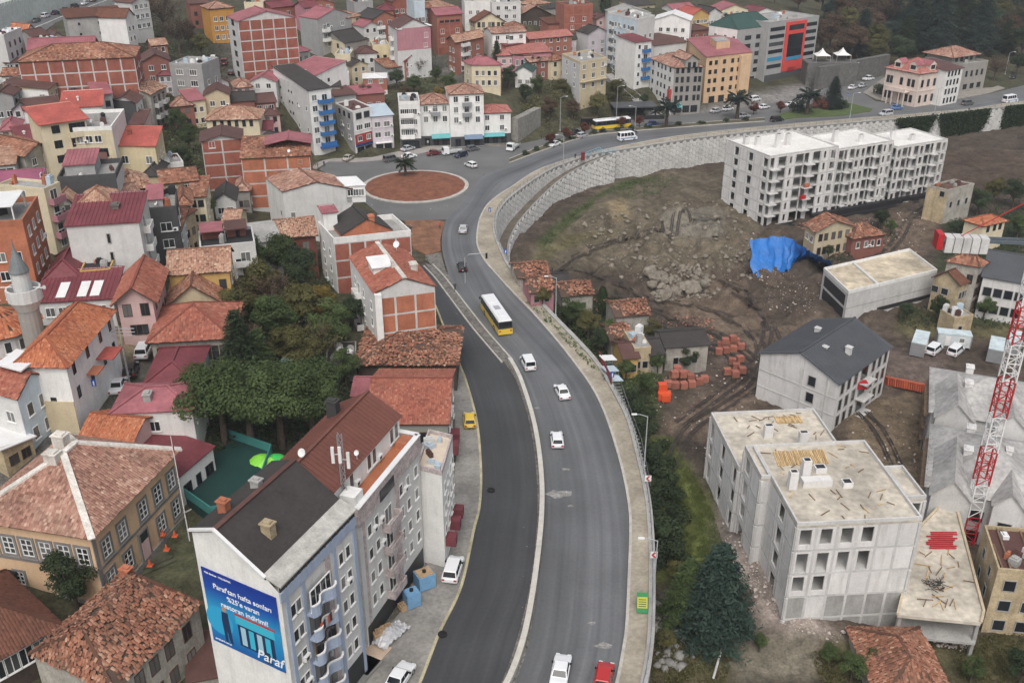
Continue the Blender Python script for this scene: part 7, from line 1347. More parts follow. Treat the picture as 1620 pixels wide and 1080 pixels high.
for k, px in enumerate((830,848,866,884,905,940,955,975,1000,1025,1075,1110,1150,1180)):
    py = np.interp(px, [806,860,930,1000,1060,1210], [255,234.5,213.5,205.5,200.5,189.5]); tree('bush', px, py, 1.6, 'dark', 'clipped dark bush, %s from the left on the planted median' % ('first second third fourth fifth sixth seventh eighth ninth tenth eleventh twelfth thirteenth fourteenth'.split()[k]), 1.15, group='clipped bushes on the planted median')
# ground cover: low leaves nobody could count
def cover(name, label, polys, mat, dens, size, hgt_=.6, seed=0, surf=None):
    rs = np.random.RandomState(seed+5); PP = []
    for poly in polys:
        xs = [p[0] for p in poly]; ys = [p[1] for p in poly]; n = int(dens*(max(xs)-min(xs))*(max(ys)-min(ys))); X = rs.uniform(min(xs), max(xs), n); Y = rs.uniform(min(ys), max(ys), n); k = inpoly_np(X, Y, poly); X = X[k]; Y = Y[k]
        cl = nz(X, Y, seed+2, .25, 1)+rs.randn(len(X))*.5; X = X[cl > -.5]; Y = Y[cl > -.5]
        if len(X): q = on_np(X, Y); q[:, 2] += rs.rand(len(X))**1.5*hgt_; PP.append(q)
    P = np.concatenate(PP); V, f = leafquads(P, size, rs, .6); o = link(name, fastmesh(name, V, f, [LV[mat]], rs.rand(len(P)))); return stuff(o, label, 'plants')
cover('undergrowth', 'dense dark undergrowth filling the tree belt between houses and road', [[(330,480),(520,420),(560,560),(560,640),(520,700),(340,720),(310,640)]], 'dark', .16, .22, 1.2, 1)
cover('undergrowth', 'green scrub on the gully slopes of the upper town', [[(240,180),(330,160),(330,290),(300,320),(260,270)],[(200,30),(330,60),(340,140),(230,90)],[(625,120),(690,118),(735,140),(700,165),(640,170)],[(540,100),(600,120),(620,170),(560,160)]], 'mid', .22, .3, 1.2, 2)
cover('undergrowth', 'brambles on the bank above the upper road', [[(815,120),(1000,150),(1020,185),(860,215),(830,200)]], 'olive', .25, .3, 1.4, 3)
cover('undergrowth', 'rough green growth around the roadside ruins', [[(830,470),(900,470),(1000,560),(1050,590),(1040,640),(1000,640),(940,580),(880,520)]], 'mid', .3, .2, .9, 4)
cover('grass_bank', 'green grass growing on the bank under the hexagonal wall', [[(850,385),(905,335),(985,288),(1080,278),(1045,305),(1000,318),(960,302),(915,345),(870,390)]], 'mid', .8, .13, .3, 5)
cover('grass_bank', 'bright grass verge between the dark bushes and the mud', [[(1040,690),(1062,690),(1120,790),(1145,860),(1125,900),(1070,905),(1050,850)]], 'lime', 1.6, .07, .12, 6)
cover('undergrowth', 'scrub along the lower edge of the site', [[(1030,930),(1100,1000),(1160,1020),(1150,1080),(1030,1080)],[(1280,1030),(1400,1040),(1390,1080),(1300,1080)],[(1500,1010),(1620,1000),(1620,1080),(1520,1080)]], 'olive', .5, .10, .35, 7)
cover('undergrowth', 'scrub between the old houses on the far side of the site', [[(1260,390),(1410,345),(1420,380),(1320,420)],[(1500,330),(1620,310),(1620,420),(1500,400)],[(1420,490),(1620,470),(1620,520),(1420,520)]], 'dark', .35, .2, .9, 8)
cover('undergrowth', 'weeds and dry brush between the old town houses', [[(0,60),(330,60),(480,140),(500,260),(330,400),(200,420),(0,330)],[(480,20),(900,10),(900,120),(640,120),(480,120)]], 'brown', .05, .3, .9, 12)
cover('leaf_litter', 'brown scrub and litter under the park trees', [[(1290,20),(1620,10),(1620,110),(1580,120),(1400,100),(1300,110)]], 'brown', .12, .4, 1.0, 9)
# ivy hanging over the far retaining wall
rs = np.random.RandomState(4); PP = []; wl = offset(resample(WL3[28*6:], 300), .45)
for i, p in enumerate(wl):
    px, py = proj(p); dpt = 0
    if 1420 < px < 1480: dpt = 6.5*min(1, (px-1415)/20, (1482-px)/12)
    elif 1486 < px < 1566: dpt = 8*min(1, (px-1484)/14, (1570-px)/14)
    elif 1590 < px < 1640: dpt = 8
    if dpt > 0:
        k = int(dpt*26); PP.append(np.stack([p.x+rs.randn(k)*.5, p.y-rs.rand(k)*.7, .6-rs.rand(k)*dpt*(.8+.3*rs.rand(k))], 1))
P = np.concatenate(PP); V, f = leafquads(P, .24, rs, .3); stuff(link('ivy', fastmesh('ivy', V, f, [LV['ivy']], rs.rand(len(P)))), 'dark ivy curtains hanging over the far retaining wall', 'plants')
# rubble and boulders
def rocks(name, label, polys, n, smin, smax, mat, seed):
    rs = np.random.RandomState(seed); base = np.array([(0,0,1),(.9,0,.3),(.28,.85,.3),(-.73,.53,.3),(-.73,-.53,.3),(.28,-.85,.3),(.7,.5,-.4),(-.3,.8,-.4),(-.9,0,-.4),(-.3,-.8,-.4),(.7,-.5,-.4)]); F0 = [(0,1,2),(0,2,3),(0,3,4),(0,4,5),(0,5,1),(1,6,2),(2,6,7),(2,7,3),(3,7,8),(3,8,4),(4,8,9),(4,9,5),(5,9,10),(5,10,1),(1,10,6)]
    V = []; Fq = []; c = 0; PX = []
    for i in range(n):
        poly = polys[i % len(polys)]; xs = [p[0] for p in poly]; ys = [p[1] for p in poly]
        for _ in range(20):
            x, y = rs.uniform(min(xs), max(xs)), rs.uniform(min(ys), max(ys))
            if inpoly(x, y, poly): break
        PX.append((x, y))
    Q = on_np(*np.array(PX).T)
    for i in range(n):
        p = Vector(Q[i]); s = smin*(smax/smin)**(rs.rand()**2.2); b = base*(1+.3*rs.randn(*base.shape))*s*np.array([1, .8+.4*rs.rand(), .7]); a = rs.rand()*6.28; R_ = np.array([[math.cos(a), -math.sin(a), 0], [math.sin(a), math.cos(a), 0], [0, 0, 1]])
        V.append(b@R_.T+np.array([p.x, p.y, p.z+s*.15])); Fq += [(q[0]+c, q[1]+c, q[2]+c) for q in F0]; c += 11
    o = link(name, fastmesh(name, np.concatenate(V), Fq, [mat])); return stuff(o, label, 'rubble')
RKM = M('broken rock', (.21,.185,.15), .95, .3, .5, 3); WRK = M('pale rubble', (.46,.40,.36), .95, .3, .8, 3); RRK = M('brick rubble', (.30,.15,.11), .95, .35, .6, 3)
rocks('rock_debris', 'grey-brown broken rock strewn over the excavation', [[(900,350),(1180,300),(1190,440),(1100,480),(980,440)],[(1020,420),(1120,420),(1120,470),(1040,480)]], 1300, .12, .9, RKM, 1)
rocks('white_rubble', 'pale rubble spilled beside the grey shell', [[(1135,780),(1180,800),(1250,960),(1340,1000),(1320,1020),(1220,980),(1150,880)],[(1470,985),(1540,985),(1530,1030),(1480,1020)]], 800, .05, .3, WRK, 2)
rocks('site_debris', 'bits of debris scattered on the muddy ground', [[(1000,600),(1200,560),(1200,640),(1120,720),(1050,700)],[(1330,640),(1460,640),(1465,800),(1400,810)],[(1200,440),(1300,450),(1290,500),(1200,490)],[(1360,340),(1480,330),(1440,420)],[(1180,330),(1200,380),(1260,440),(1190,440)]], 700, .06, .3, WRK, 3)
rocks('median_rubble', 'stone rubble lying along the median strip', [[(676,420),(690,424),(800,560),(792,562)],[(830,800),(848,800),(838,920),(815,1010)],[(672,404),(698,400),(712,440),(700,440)],[(640,350),(700,350),(694,400),(650,392)]], 500, .06, .35, RKM, 4)
rocks('stone_heap', 'grey boulders and rubble below the pavement at the lower right', [[(1030,950),(1075,970),(1110,1050),(1040,1060)]], 260, .08, .8, M('grey boulder', (.20,.195,.18), .95, .25, .6), 5)
rocks('ruin_debris', 'brick and tile debris around the roadside ruins', [[(825,430),(900,440),(1000,500),(1050,560),(1000,580),(900,520)],[(1040,500),(1130,500),(1130,560),(1050,570)],[(1260,350),(1420,340),(1400,400),(1280,410)]], 900, .08, .4, RRK, 7)
rocks('kerb_debris', 'loose stones round the roundabout kerb', [[(575,315),(660,330),(740,312),(735,322),(660,335),(585,322)]], 60, .08, .35, WRK, 6)
# wheel tracks pressed into the mud
TRK = [[(820,450),(870,455),(930,480),(1000,500),(1080,530),(1150,560),(1200,600)],[(1010,470),(1080,480),(1150,500),(1200,540),(1200,600),(1150,640),(1090,680),(1060,740)],[(860,440),(920,400),(1000,375),(1080,350),(1140,345)],[(1140,440),(1190,470),(1215,520),(1190,580),(1130,630),(1075,670)],[(1160,460),(1205,490),(1230,540)],[(1380,420),(1420,380),(1440,345),(1470,325)],[(1350,640),(1390,680),(1420,740)],[(900,460),(980,470),(1060,500),(1140,530),(1195,570)],[(840,440),(900,425),(960,440),(1020,470)]]
mb = MB()
for tr in TRK:
    L = resample(smoothline([(*q, 0) for q in tr], 8), 90); Q = on_np(np.array([q.x for q in L]), np.array([q.y for q in L])); Q = [Vector(q) for q in Q]
    for s in (-1.0, -.55, .55, 1.0):
        A = offset(Q, s-.14); B = offset(Q, s+.14)
        for i in range(len(Q)-1): mb.poly([a+Vector((0,0,.10)) for a in (A[i], B[i], B[i+1], A[i+1])])
stuff(mb.build('wheel_tracks', M('wet mud track', (.045,.036,.03), .6, .4, .5, 3)), 'dark wheel tracks pressed into the muddy site', 'tracks')
rs = np.random.RandomState(9)
for k, (px, py, s) in enumerate(((1035,440,1.6),(1048,445,1.3),(1052,470,1.7),(1085,458,2.0),(1095,462,1.6),(1104,455,1.5),(1030,452,1.2),(1066,462,1.2),(1028,432,1.4),(1112,450,1.1))):
    p = on(px, py); bm = bmesh.new(); bmesh.ops.create_icosphere(bm, subdivisions=2, radius=s)
    for v in bm.verts: v.co *= 1+.22*math.sin(v.co.x*2.1+k)+.14*math.sin(v.co.y*3+v.co.z*2+k); v.co.z *= .75
    me = bpy.data.meshes.new('boulder'); bm.to_mesh(me); bm.free(); me.materials.append(RKM); tag(link('boulder', me, None, (p.x,p.y,p.z+s*.3), k), 'large broken boulder in the rock heap of the excavation, %s from the left' % ('third fourth sixth seventh eighth ninth second fifth first tenth'.split()[k]), 'boulder', 'boulders in the excavation')
# ------------------------------------------------------------------ vehicles
def carmeshes(kind):
    L, W, H, hood, boot, belt, gs = {'sedan': (4.5,.88,1.45,1.25,.85,.90,(-.6,.55)), 'hatch': (4.0,.87,1.5,1.05,.12,.92,(-.6,.3)), 'suv': (4.5,.93,1.7,1.1,.1,1.02,(-.5,.3)), 'van': (4.5,.93,1.85,.95,.06,1.05,(-.55,.15)), 'minibus': (5.9,1.02,2.55,.7,.05,1.35,(-.6,.12)), 'pickup': (5.2,.93,1.75,1.3,1.7,1.0,(-.55,.15))}[kind]
    h = L/2; body = MB(); top = belt
    prof = [(-h+.08,.32),(-h,.55),(-h+.03,top-.16),(-h+.25,top-.02),(h-hood,top+.02),(h-.45,top-.14),(h-.06,top-.3),(h,.5),(h-.08,.3)]   # rear -> front over the top
    rings = []
    for y, ins, dz in ((-W,.10,.05),(-W+.13,0,0),(W-.13,0,0),(W,.10,.05)):
        rings.append([((x*(1-ins/h)), y, (z-dz if z > .6 else z)) for x, z in prof])
    b0 = 0
    for r in rings: body.v += r
    n = len(prof)
    for i in range(3):
        for k in range(n): k2 = (k+1) % n; body.f.append((i*n+k, i*n+k2, (i+1)*n+k2, (i+1)*n+k)); body.mi.append(0)
    body.f.append(tuple(range(n))[::-1]); body.f.append(tuple(3*n+k for k in range(n))); body.mi += [0, 0]
    xb0, xb1 = -h+boot+.02, h-hood; xt0, xt1 = xb0+gs[1], xb1+gs[0]; wb, wt = W-.07, W-.2 if kind not in ('van','minibus') else W-.12
    z0, z1 = top-.03, H
    Bq = [(xb0,-wb,z0),(xb1,-wb,z0),(xb1,wb,z0),(xb0,wb,z0)]; Tq = [(xt0,-wt,z1),(xt1,-wt,z1),(xt1,wt,z1),(xt0,wt,z1)]
    Tm = [(x*.985+.0,y*.97,z1) for x, y, z in Tq]; Bm = [(b[0]+(t[0]-b[0])*.93, b[1]+(t[1]-b[1])*.93, z0+(z1-z0)*.93) for b, t in zip(Bq, Tq)]
    body.hexa(Bq+Bm); body.hexa(Bm+[(x*.96, y*.9, z1+.02) for x, y, z in Tq])
    def pane(i, j, a=.06, lo=.12, hi=.9, off=.012, u0=None, u1=None):
        m = MB(); bi, bj, ti, tj = (Vector(q) for q in (Bq[i],Bq[j],Tq[i],Tq[j])); u0 = a if u0 is None else u0; u1 = 1-a if u1 is None else u1
        def P(u, v): return bi.lerp(bj, u).lerp(ti.lerp(tj, u), v)
        nn = (bj-bi).cross(ti-bi).normalized()*off; q = [P(u0,lo)+nn, P(u1,lo)+nn, P(u1,hi)+nn, P(u0,hi)+nn]; m.hexa([p-nn*1.5 for p in q]+q); return m
    pn = {'windscreen': [pane(1,2)], 'rear_window': [pane(3,0)]}
    ns = {'sedan': 2,'hatch': 2,'suv': 3,'van': 3,'minibus': 4,'pickup': 2}[kind]
    for (i, j) in ((0,1),(2,3)): pn.setdefault('side_window', []); pn['side_window'] += [pane(i,j,u0=.05+.9*k/ns+.015,u1=.05+.9*(k+1)/ns-.015) for k in range(ns)]
    wr = .32 if kind != 'minibus' else .36; wh = MB(); wh.tube([(0,-.11,0),(0,.11,0)], wr, 14); rim = MB(); rim.tube([(0,-.125,0),(0,.125,0)], wr*.58, 10)
    hl = MB(); hl.box(-.05,.04,-.2,.2,-.08,.08); tl = MB(); tl.box(-.04,.04,-.16,.16,-.12,.1); bp = MB(); bp.box(-.02,.02,-.26,.26,-.06,.06); mr = MB(); mr.box(-.08,.1,-.08,.1,-.07,.08)
    return dict(L=L, W=W, H=H, top=top, wr=wr, body=body.mesh('body', [None]), panes={k: [p.mesh(k, CARGL) for p in v] for k, v in pn.items()}, wheel=wh.mesh('wheel', BLACKM), rim=rim.mesh('rim', STEEL), hl=hl.mesh('headlight', M('lamp glass', (.6,.62,.63), .2, 0)), tl=tl.mesh('tail_light', M('red lamp', (.35,.02,.02), .3, 0)), bp=bp.mesh('number_plate', WHITEP), mr=mr.mesh('mirror', BLACKM))
CARGL = M('car glass', (.012,.015,.018), .08, 0, spec=.6)
PAINT = {k: M('car paint '+k, c, .28, .02, spec=.5) for k, c in dict(white=(.72,.73,.74), silver=(.42,.44,.46), black=(.015,.016,.018), grey=(.10,.105,.11), blue=(.03,.06,.18), navy=(.015,.02,.05), red=(.42,.03,.03), maroon=(.12,.02,.025), yellow=(.72,.50,.06), beige=(.42,.39,.33), lblue=(.10,.20,.40)).items()}
CM = {}
def put(px, py, hx, hy, z=None):
    p = at(px, py, z) if z is not None else on(px, py); q = at(hx, hy, p.z); return p, math.atan2(q.y-p.y, q.x-p.x)
def vehicle(kind, col, px, py, hx, hy, label, z=0.0, group=None, cat=None, name=None):
    if kind not in CM: CM[kind] = carmeshes(kind)
    c = CM[kind]; p, a = put(px, py, hx, hy, z); p.z += .01
    t = thing(name or {'van': 'van', 'minibus': 'minibus', 'pickup': 'pickup_truck'}.get(kind, 'car'), label, cat or {'van': 'van', 'minibus': 'minibus', 'pickup': 'truck'}.get(kind, 'car'), p, a, group)
    b = link('body', c['body'], t); b.material_slots[0].link = 'OBJECT'; b.material_slots[0].material = PAINT[col]
    for k, v in c['panes'].items():
        for me in v: link(k, me, t)
    h = c['L']/2
    for x in (h*.62, -h*.6):
        for s in (-1, 1): w_ = link('wheel', c['wheel'], t, (x, s*(c['W']-.1), c['wr'])); link('rim', c['rim'], w_)
    for s in (-1, 1): link('headlight', c['hl'], t, (h-.08, s*c['W']*.68, c['top']*.68)); link('tail_light', c['tl'], t, (-h+.03, s*c['W']*.75, c['top']*.75)); link('mirror', c['mr'], t, (h*.28, s*(c['W']+.06), c['top']+.06))
    link('number_plate', c['bp'], t, (-h, 0, .55))
    return t
V_ = [ # main road, driving away
('sedan','silver',733,366,737,350,'silver white sedan alone near the roundabout exit'),('hatch','black',731,426,724,404,'black car below the traffic light arm'),('van','white',835,579,824,556,'white delivery van beside the end of the barrier wall'),('sedan','white',889,624,876,598,'white sedan behind the white delivery van'),('hatch','white',881,700,878,672,'white hatchback in the middle of the grey road'),('sedan','white',887,1066,894,1030,'white sedan at the bottom of the grey road'),('hatch','red',955,1076,962,1040,'red hatchback at the bottom beside the kerb'),
('suv','white',717,906,728,872,'white car parked on the concrete pavement beside the black road',.12),('sedan','white',632,1078,650,1050,'white sedan parked at the bottom of the pavement',.12),('hatch','yellow',743,669,741,645,'yellow taxi car parked by the red tiled house',.12),
('sedan','white',188,615,200,590,'white sedan nearest the corner in the old town lane',None),('hatch','black',208,590,216,566,'dark grey car parked between the two white cars in the lane',None),('suv','white',229,560,240,538,'white car at the far end of the parked row in the lane',None),
# round the roundabout
('van','grey',619,255,640,251,'dark grey van parked in front of the white corner house'),('sedan','white',647,250,668,246,'white sedan parked beside the dark grey van'),('sedan','maroon',687,245,706,242,'maroon car parked in front of the teal awning'),('hatch','navy',729,248,712,252,'small navy car pulling out below the white truck'),('hatch','grey',748,238,766,235,'grey car parked right of the white truck'),('hatch','white',745,264,730,258,'white hatchback leaving the roundabout'),('sedan','silver',645,238,660,234,'silver car parked close to the white corner house',.1),('sedan','beige',551,253,562,246,'beige car parked beside the dark unfinished house',.1),
# upper road
('sedan','black',910,212,922,208,'black car behind the bus'),('hatch','silver',921,217,936,212,'silver car beside the black one behind the bus'),('sedan','white',877,231,860,237,'white car on the upper road left of the silver car'),('sedan','blue',1031,199,1012,202,'blue car on the upper road ahead of the bus'),('sedan','navy',997,212,1014,209,'dark car half hidden by the median bushes',.0),
('suv','black',1229,192,1252,189,'black car on the road below the palm'),('van','silver',1401,183,1376,186,'silver van on the far road'),('sedan','lblue',1418,173,1440,170,'bright blue car turning at the mansion corner'),('suv','grey',1530,166,1556,162,'dark grey car on the far road right of the mansions'),('sedan','black',1602,124,1590,132,'black car at the right edge by the bend',None),
('pickup','white',1373,127,1390,124,'white pickup parked behind the grass island'),('sedan','white',1348,141,1362,136,'white car left of the grey one behind the grass island'),('sedan','silver',1364,138,1378,133,'silver car right of the white one behind the grass island'),('sedan','white',1269,157,1284,152,'white car parked below the shopping block'),('hatch','grey',1289,153,1302,149,'grey car parked below the shopping block'),('sedan','white',1250,168,1236,170,'white car beside the dark bush on the service road'),('van','white',1194,160,1210,157,'white van parked in front of the mustard office block'),('sedan','white',1208,172,1224,169,'white car on the service road right of the white van'),('sedan','silver',1132,178,1146,175,'silver car parked in front of the ornate grey house'),('hatch','white',1151,175,1166,172,'white hatchback right of the silver car by the ornate house'),('sedan','silver',1176,186,1192,184,'silver car on the inner lane below the palm'),
# lane upper left
('hatch','white',338,95,342,84,'white car on the steep lane beside the tall brick block',None),('van','maroon',355,102,358,92,'dark red van parked on the steep lane',None),('sedan','black',366,117,370,106,'black car parked below the dark red van',None),
('van','white',1477,557,1488,548,'left one of two white vans parked by the site containers',None),('van','white',1511,559,1522,550,'right one of two white vans parked by the site containers',None)]
for v in V_:
    vehicle(*v[:7], z=v[7] if len(v) > 7 else 0.0)
# minibuses
for px, py, hx, hy, lb in ((992,222,1018,219,'white minibus with blue stripe on the lower carriageway'), (1597,162,1622,158,'white and blue minibus at the right edge of the far road')):
    t = vehicle('minibus', 'white', px, py, hx, hy, lb); m = MB(); m.box(-2.7,2.4,-1.035,1.035,.75,1.02); m.build('blue_stripe', PAINT['lblue'], t)
# buses
def bus(px, py, hx, hy, label):
    p, a = put(px, py, hx, hy, 0); t = thing('bus', label, 'bus', p, a); L, W, H = 6.0, 1.27, 3.05
    m = MB(); m.hexa([(-L,-W,.3),(L-.1,-W,.3),(L-.1,W,.3),(-L,W,.3),(-L,-W,1.35),(L,-W,1.35),(L,W,1.35),(-L,W,1.35)]); m.build('lower_body', PAINT['yellow'], t)
    m = MB(); m.hexa([(-L+.02,-W+.02,1.35),(L-.02,-W+.02,1.35),(L-.02,W-.02,1.35),(-L+.02,W-.02,1.35),(-L+.1,-W+.08,2.75),(L-.2,-W+.08,2.75),(L-.2,W-.08,2.75),(-L+.1,W-.08,2.75)]); m.build('upper_body', M('bus grey', (.05,.052,.055), .4, .05), t)
    m = MB(); m.hexa([(-L+.08,-W+.04,2.75),(L-.15,-W+.04,2.75),(L-.15,W-.04,2.75),(-L+.08,W-.04,2.75),(-L+.2,-W+.2,H),(L-.4,-W+.2,H),(L-.4,W-.2,H),(-L+.2,W-.2,H)]); m.build('roof', PAINT['white'], t)
    for x, l_, h in ((2.2,.9,.12),(-.6,1.5,.1),(-3.6,.9,.16)): m = MB(); m.box(x-l_/2,x+l_/2,-.5,.5,H,H+h); m.build('roof_unit', M('roof hatch', (.35,.36,.37), .6, .1) if l_ > 1 else PAINT['white'], t)
    for k in range(7):
        for s in (-1,1): m = MB(); x = -5.2+k*1.5; y = s*(W-.015); m.hexa([(x,y-.02,1.5),(x+1.4,y-.02,1.5),(x+1.4,y+.02,1.5),(x,y+.02,1.5),(x,y-.02-s*.04,2.6),(x+1.4,y-.02-s*.04,2.6),(x+1.4,y+.02-s*.04,2.6),(x,y+.02-s*.04,2.6)]); m.build('side_window', CARGL, t)
    for x, nm in ((L-.06,'windscreen'),(-L+.03,'rear_window')): m = MB(); m.box(x-.06,x+.06,-W+.15,W-.15,1.5 if x > 0 else 1.75,2.6); m.build(nm, CARGL, t)
    c = CM['minibus']
    for x in (3.4,-3.0):
        for s in (-1,1): w_ = link('wheel', c['wheel'], t, (x,s*(W-.1),.45)); w_.scale = (1.3,1.3,1.3); link('rim', c['rim'], w_)
    for s in (-1,1): link('tail_light', c['tl'], t, (-L-.02,s*1.0,1.0)); link('headlight', c['hl'], t, (L-.05,s*.95,.8)); m = MB(); m.box(0,.12,-.1,.12,-.2,.25); m.build('mirror', BLACKM, t, (L-.1,s*(W+.12),2.3))
bus(785,509,758,468,'yellow city bus with white roof driving up the curved road')
bus(967,203,925,207,'yellow city bus with white roof standing on the upper road')
# flatbed truck
for px, py, hx, hy, lb in ((716,244,697,246,'white flatbed truck in front of the tallest white terrace house'), (812,236,800,244,'white truck parked where the upper road starts')):
    p, a = put(px, py, hx, hy, 0); t = thing('truck', lb, 'truck', p, a); m = MB(); m.hexa([(1.2,-1,.4),(3,-1,.4),(3,1,.4),(1.2,1,.4),(1.2,-.95,2.2),(2.7,-.95,2.2),(2.7,.95,2.2),(1.2,.95,2.2)]); m.build('cab', PAINT['white'], t); m = MB(); m.hexa([(2.86,-.85,1.3),(2.95,-.85,1.3),(2.95,.85,1.3),(2.86,.85,1.3),(2.72,-.8,2.05),(2.8,-.8,2.05),(2.8,.8,2.05),(2.72,.8,2.05)]); m.build('windscreen', CARGL, t)
    m = MB(); m.box(-3,1.1,-1.05,1.05,.7,.85); m.box(-3,1.1,-1.05,-1,.85,1.2); m.box(-3,1.1,1,1.05,.85,1.2); m.build('bed', M('truck bed', (.42,.43,.42), .6, .15), t)
    for x in (2.2,-1.8):
        for s in (-1,1): w_ = link('wheel', CM['minibus']['wheel'], t, (x,s*.9,.38)); link('rim', CM['minibus']['rim'], w_)
# parked row along the upper left street, street and its wall
SZ = 22.0; ul = resample([at(x, y, SZ) for x, y in ((10,58),(48,43),(80,30),(130,12),(180,-6),(230,-24))], 40)
m = MB(); extrude_line(m, ul, 9, SZ-.5, SZ+.02); struct(m.build('upper_street', M('street asphalt', (.12,.12,.125), .9, .15)))
m = MB(); extrude_line(m, offset(ul, 4.4), .4, SZ-7, SZ+.9); tag(m.build('street_wall', CONCL), 'pale concrete street wall below the row of parked cars at the top left', 'wall')
t = thing('retaining_wall', 'pale green-white wall of hexagonal stones behind the parked cars at the top left', 'wall'); m = MB(); bk = offset(ul, -5.2); extrude_line(m, bk, .6, SZ-1, SZ+8.5); m.build('wall_face', wallm('pale mint wall', (.46,.50,.47), .5), t); cand = []
hexwall(offset(bk, .4), SZ+8.4, SZ, t, cand); place_hex(cand, t, hexmesh().mesh('wall_stone', wallm('pale mint stone', (.56,.60,.57), .5)), hexmesh(), .78)
m = MB(); extrude_line(m, offset(bk, -3), 5.5, SZ+7, SZ+8.4); m.build('upper_path', CONCL, t)
for k, (px, py, col, kd_) in enumerate(((58,35,'grey','sedan'),(72,28,'white','suv'),(88,23,'navy','sedan'),(104,18,'navy','sedan'),(119,13,'black','suv'),(134,8,'white','sedan'),(148,3,'grey','sedan'))):
    vehicle(kd_, col, px, py, px+15, py-5.4, '%s car, %s from the left in the parked row at the top left' % ({'grey':'grey','white':'white','navy':'navy blue','black':'black'}[col], 'first second third fourth fifth sixth seventh'.split()[k]), SZ+.03, 'cars parked on the upper left street')
# ------------------------------------------------------------------ street furniture
LAMPM = M('lamp grey', (.38,.39,.40), .5, .05)
def lamp(px, py, h, dx, label, z=.15, arm=1.8):
    p = on(px, py) if z is None else at(px, py, z); t = thing('street_lamp', label, 'street lamp', p); m = MB(); m.tube([(0,0,0),(0,0,h)], [.10,.06], 8); m.lathe([(.22,0),(.22,.25),(.1,.3)], n=8); m.build('pole', LAMPM, t)
    m = MB(); m.tube([(0,0,h-.1),(dx*arm*.5,0,h+.25),(dx*arm,0,h+.3)], .05, 6); m.build('arm', LAMPM, t); m = MB(); m.box(-.35,.35,-.14,.14,-.07,.07); m.build('lamp_head', WHITEP, t, (dx*arm,0,h+.3))
for a in ((1019,738,8,-1,'street lamp with arm over the pavement near the chevron sign'),(1033,945,8,-1,'street lamp at the lower right pavement'),(879,500,7.5,-1,'street lamp with a white board beside the roadside ruins'),(788,338,0,0,''),(886,207,10,1,'tall street lamp left of the bus'),(975,188,10,1,'street lamp right of the bus'),(891,262,8,-1,'slim lamp at the top of the stair wall'),(1344,189,8,1,'street lamp on the far road in front of the grass island'),(1478,180,8,1,'street lamp on the far road beside the mansion'),(1590,118,8,1,'street lamp at the upper right bend'),(1004,212,8,-1,'slim lamp behind the white minibus'),(1345,132,7,1,'street lamp behind the cedar island')):
    if a[2]: lamp(*a)
# traffic light
p = at(736,448,.1); t = thing('traffic_light', 'traffic light hanging from a grey arm over the road beside the black car', 'traffic light', p); m = MB(); m.tube([(0,0,0),(0,0,5.2),(.8,0,6.0),(4.2,0,6.3)], .09, 8); m.build('arm_pole', LAMPM, t); m = MB(); m.box(-.2,.2,-.15,.15,-1.0,.1); m.build('signal_box', BLACKM, t, (4.2,0,6.2)); m = MB(); m.box(-.2,.2,-.15,.15,-.4,.5); m.build('signal_box', BLACKM, t, (0,-.2,3))
# chevron signs, green banner, blue signs
def chev(px, py, label):
    p = at(px, py, .2); t = thing('chevron_sign', label, 'sign', p); m = MB(); m.tube([(0,0,0),(0,0,2.2)], .05, 6); m.build('post', LAMPM, t); m = MB(); m.box(-.42,.42,-.03,.03,1.3,2.2); m.build('plate', WHITEP, t)
    m = MB()
    for s in (-1,1): m.hexa([(-.3,-.04,1.75),(.0,-.04,1.75),(.0,-.032,1.75),(-.3,-.032,1.75),(0,-.04,1.75+s*.4),(.3,-.04,1.75+s*.4),(.3,-.032,1.75+s*.4),(0,-.032,1.75+s*.4)])
    m.build('red_chevron', REDP, t)
chev(1024,774,'red and white chevron sign on the railing below the street lamp'); chev(1033,896,'red and white chevron sign near the lower dark bush')
p = at(1017,975,.14); t = thing('banner', 'green and yellow notice banner hung on the lower pavement railing', 'banner', at(1028,978,.14), rad(84)); m = MB(); m.box(-.62,.62,-.03,.03,.2,2.4); m.build('cloth', M('green banner', (.03,.20,.07), .7, .1), t); m = MB(); m.box(-.56,.56,-.05,-.03,.7,1.9); m.build('yellow_field', M('yellow banner', (.40,.38,.06), .7, .1), t)
for k in range(4): m = MB(); m.box(-.42,.42,-.06,-.05,.85+k*.24,.94+k*.24); m.build('text_line', M('dark print', (.03,.08,.02), .7), t)
t.rotation_euler = (rad(-40), 0, rad(-4)); t.location = at(1016,972,.2)
def bluesign(px, py, label, z=.15):
    p = at(px, py, z); t = thing('road_sign', label, 'sign', p); m = MB(); m.tube([(0,0,0),(0,0,2.6)], .06, 6); m.build('post', LAMPM, t); m = MB(); m.box(-.4,.4,-.03,.03,1.9,3.1); m.build('plate', M('sign blue plate', (.02,.09,.35), .5, .05), t); m = MB(); m.box(-.12,.12,-.045,-.03,2.1,2.8); m.build('arrow', WHITEP, t); t.scale = (.7,.7,.8)
bluesign(775,345,'blue road sign on the pavement beside the hexagonal wall'); bluesign(800,412,'blue road sign at the railing near the foot of the stairs'); bluesign(968,610,'blue sign on the pavement beside the dark red stair wall'); bluesign(1340,160,'dark framed sign on the grass island',.2)
bluesign(153,628,'round blue sign at the corner of the mosque pavement',15)
m = MB(); p = at(1047,1060,0); 
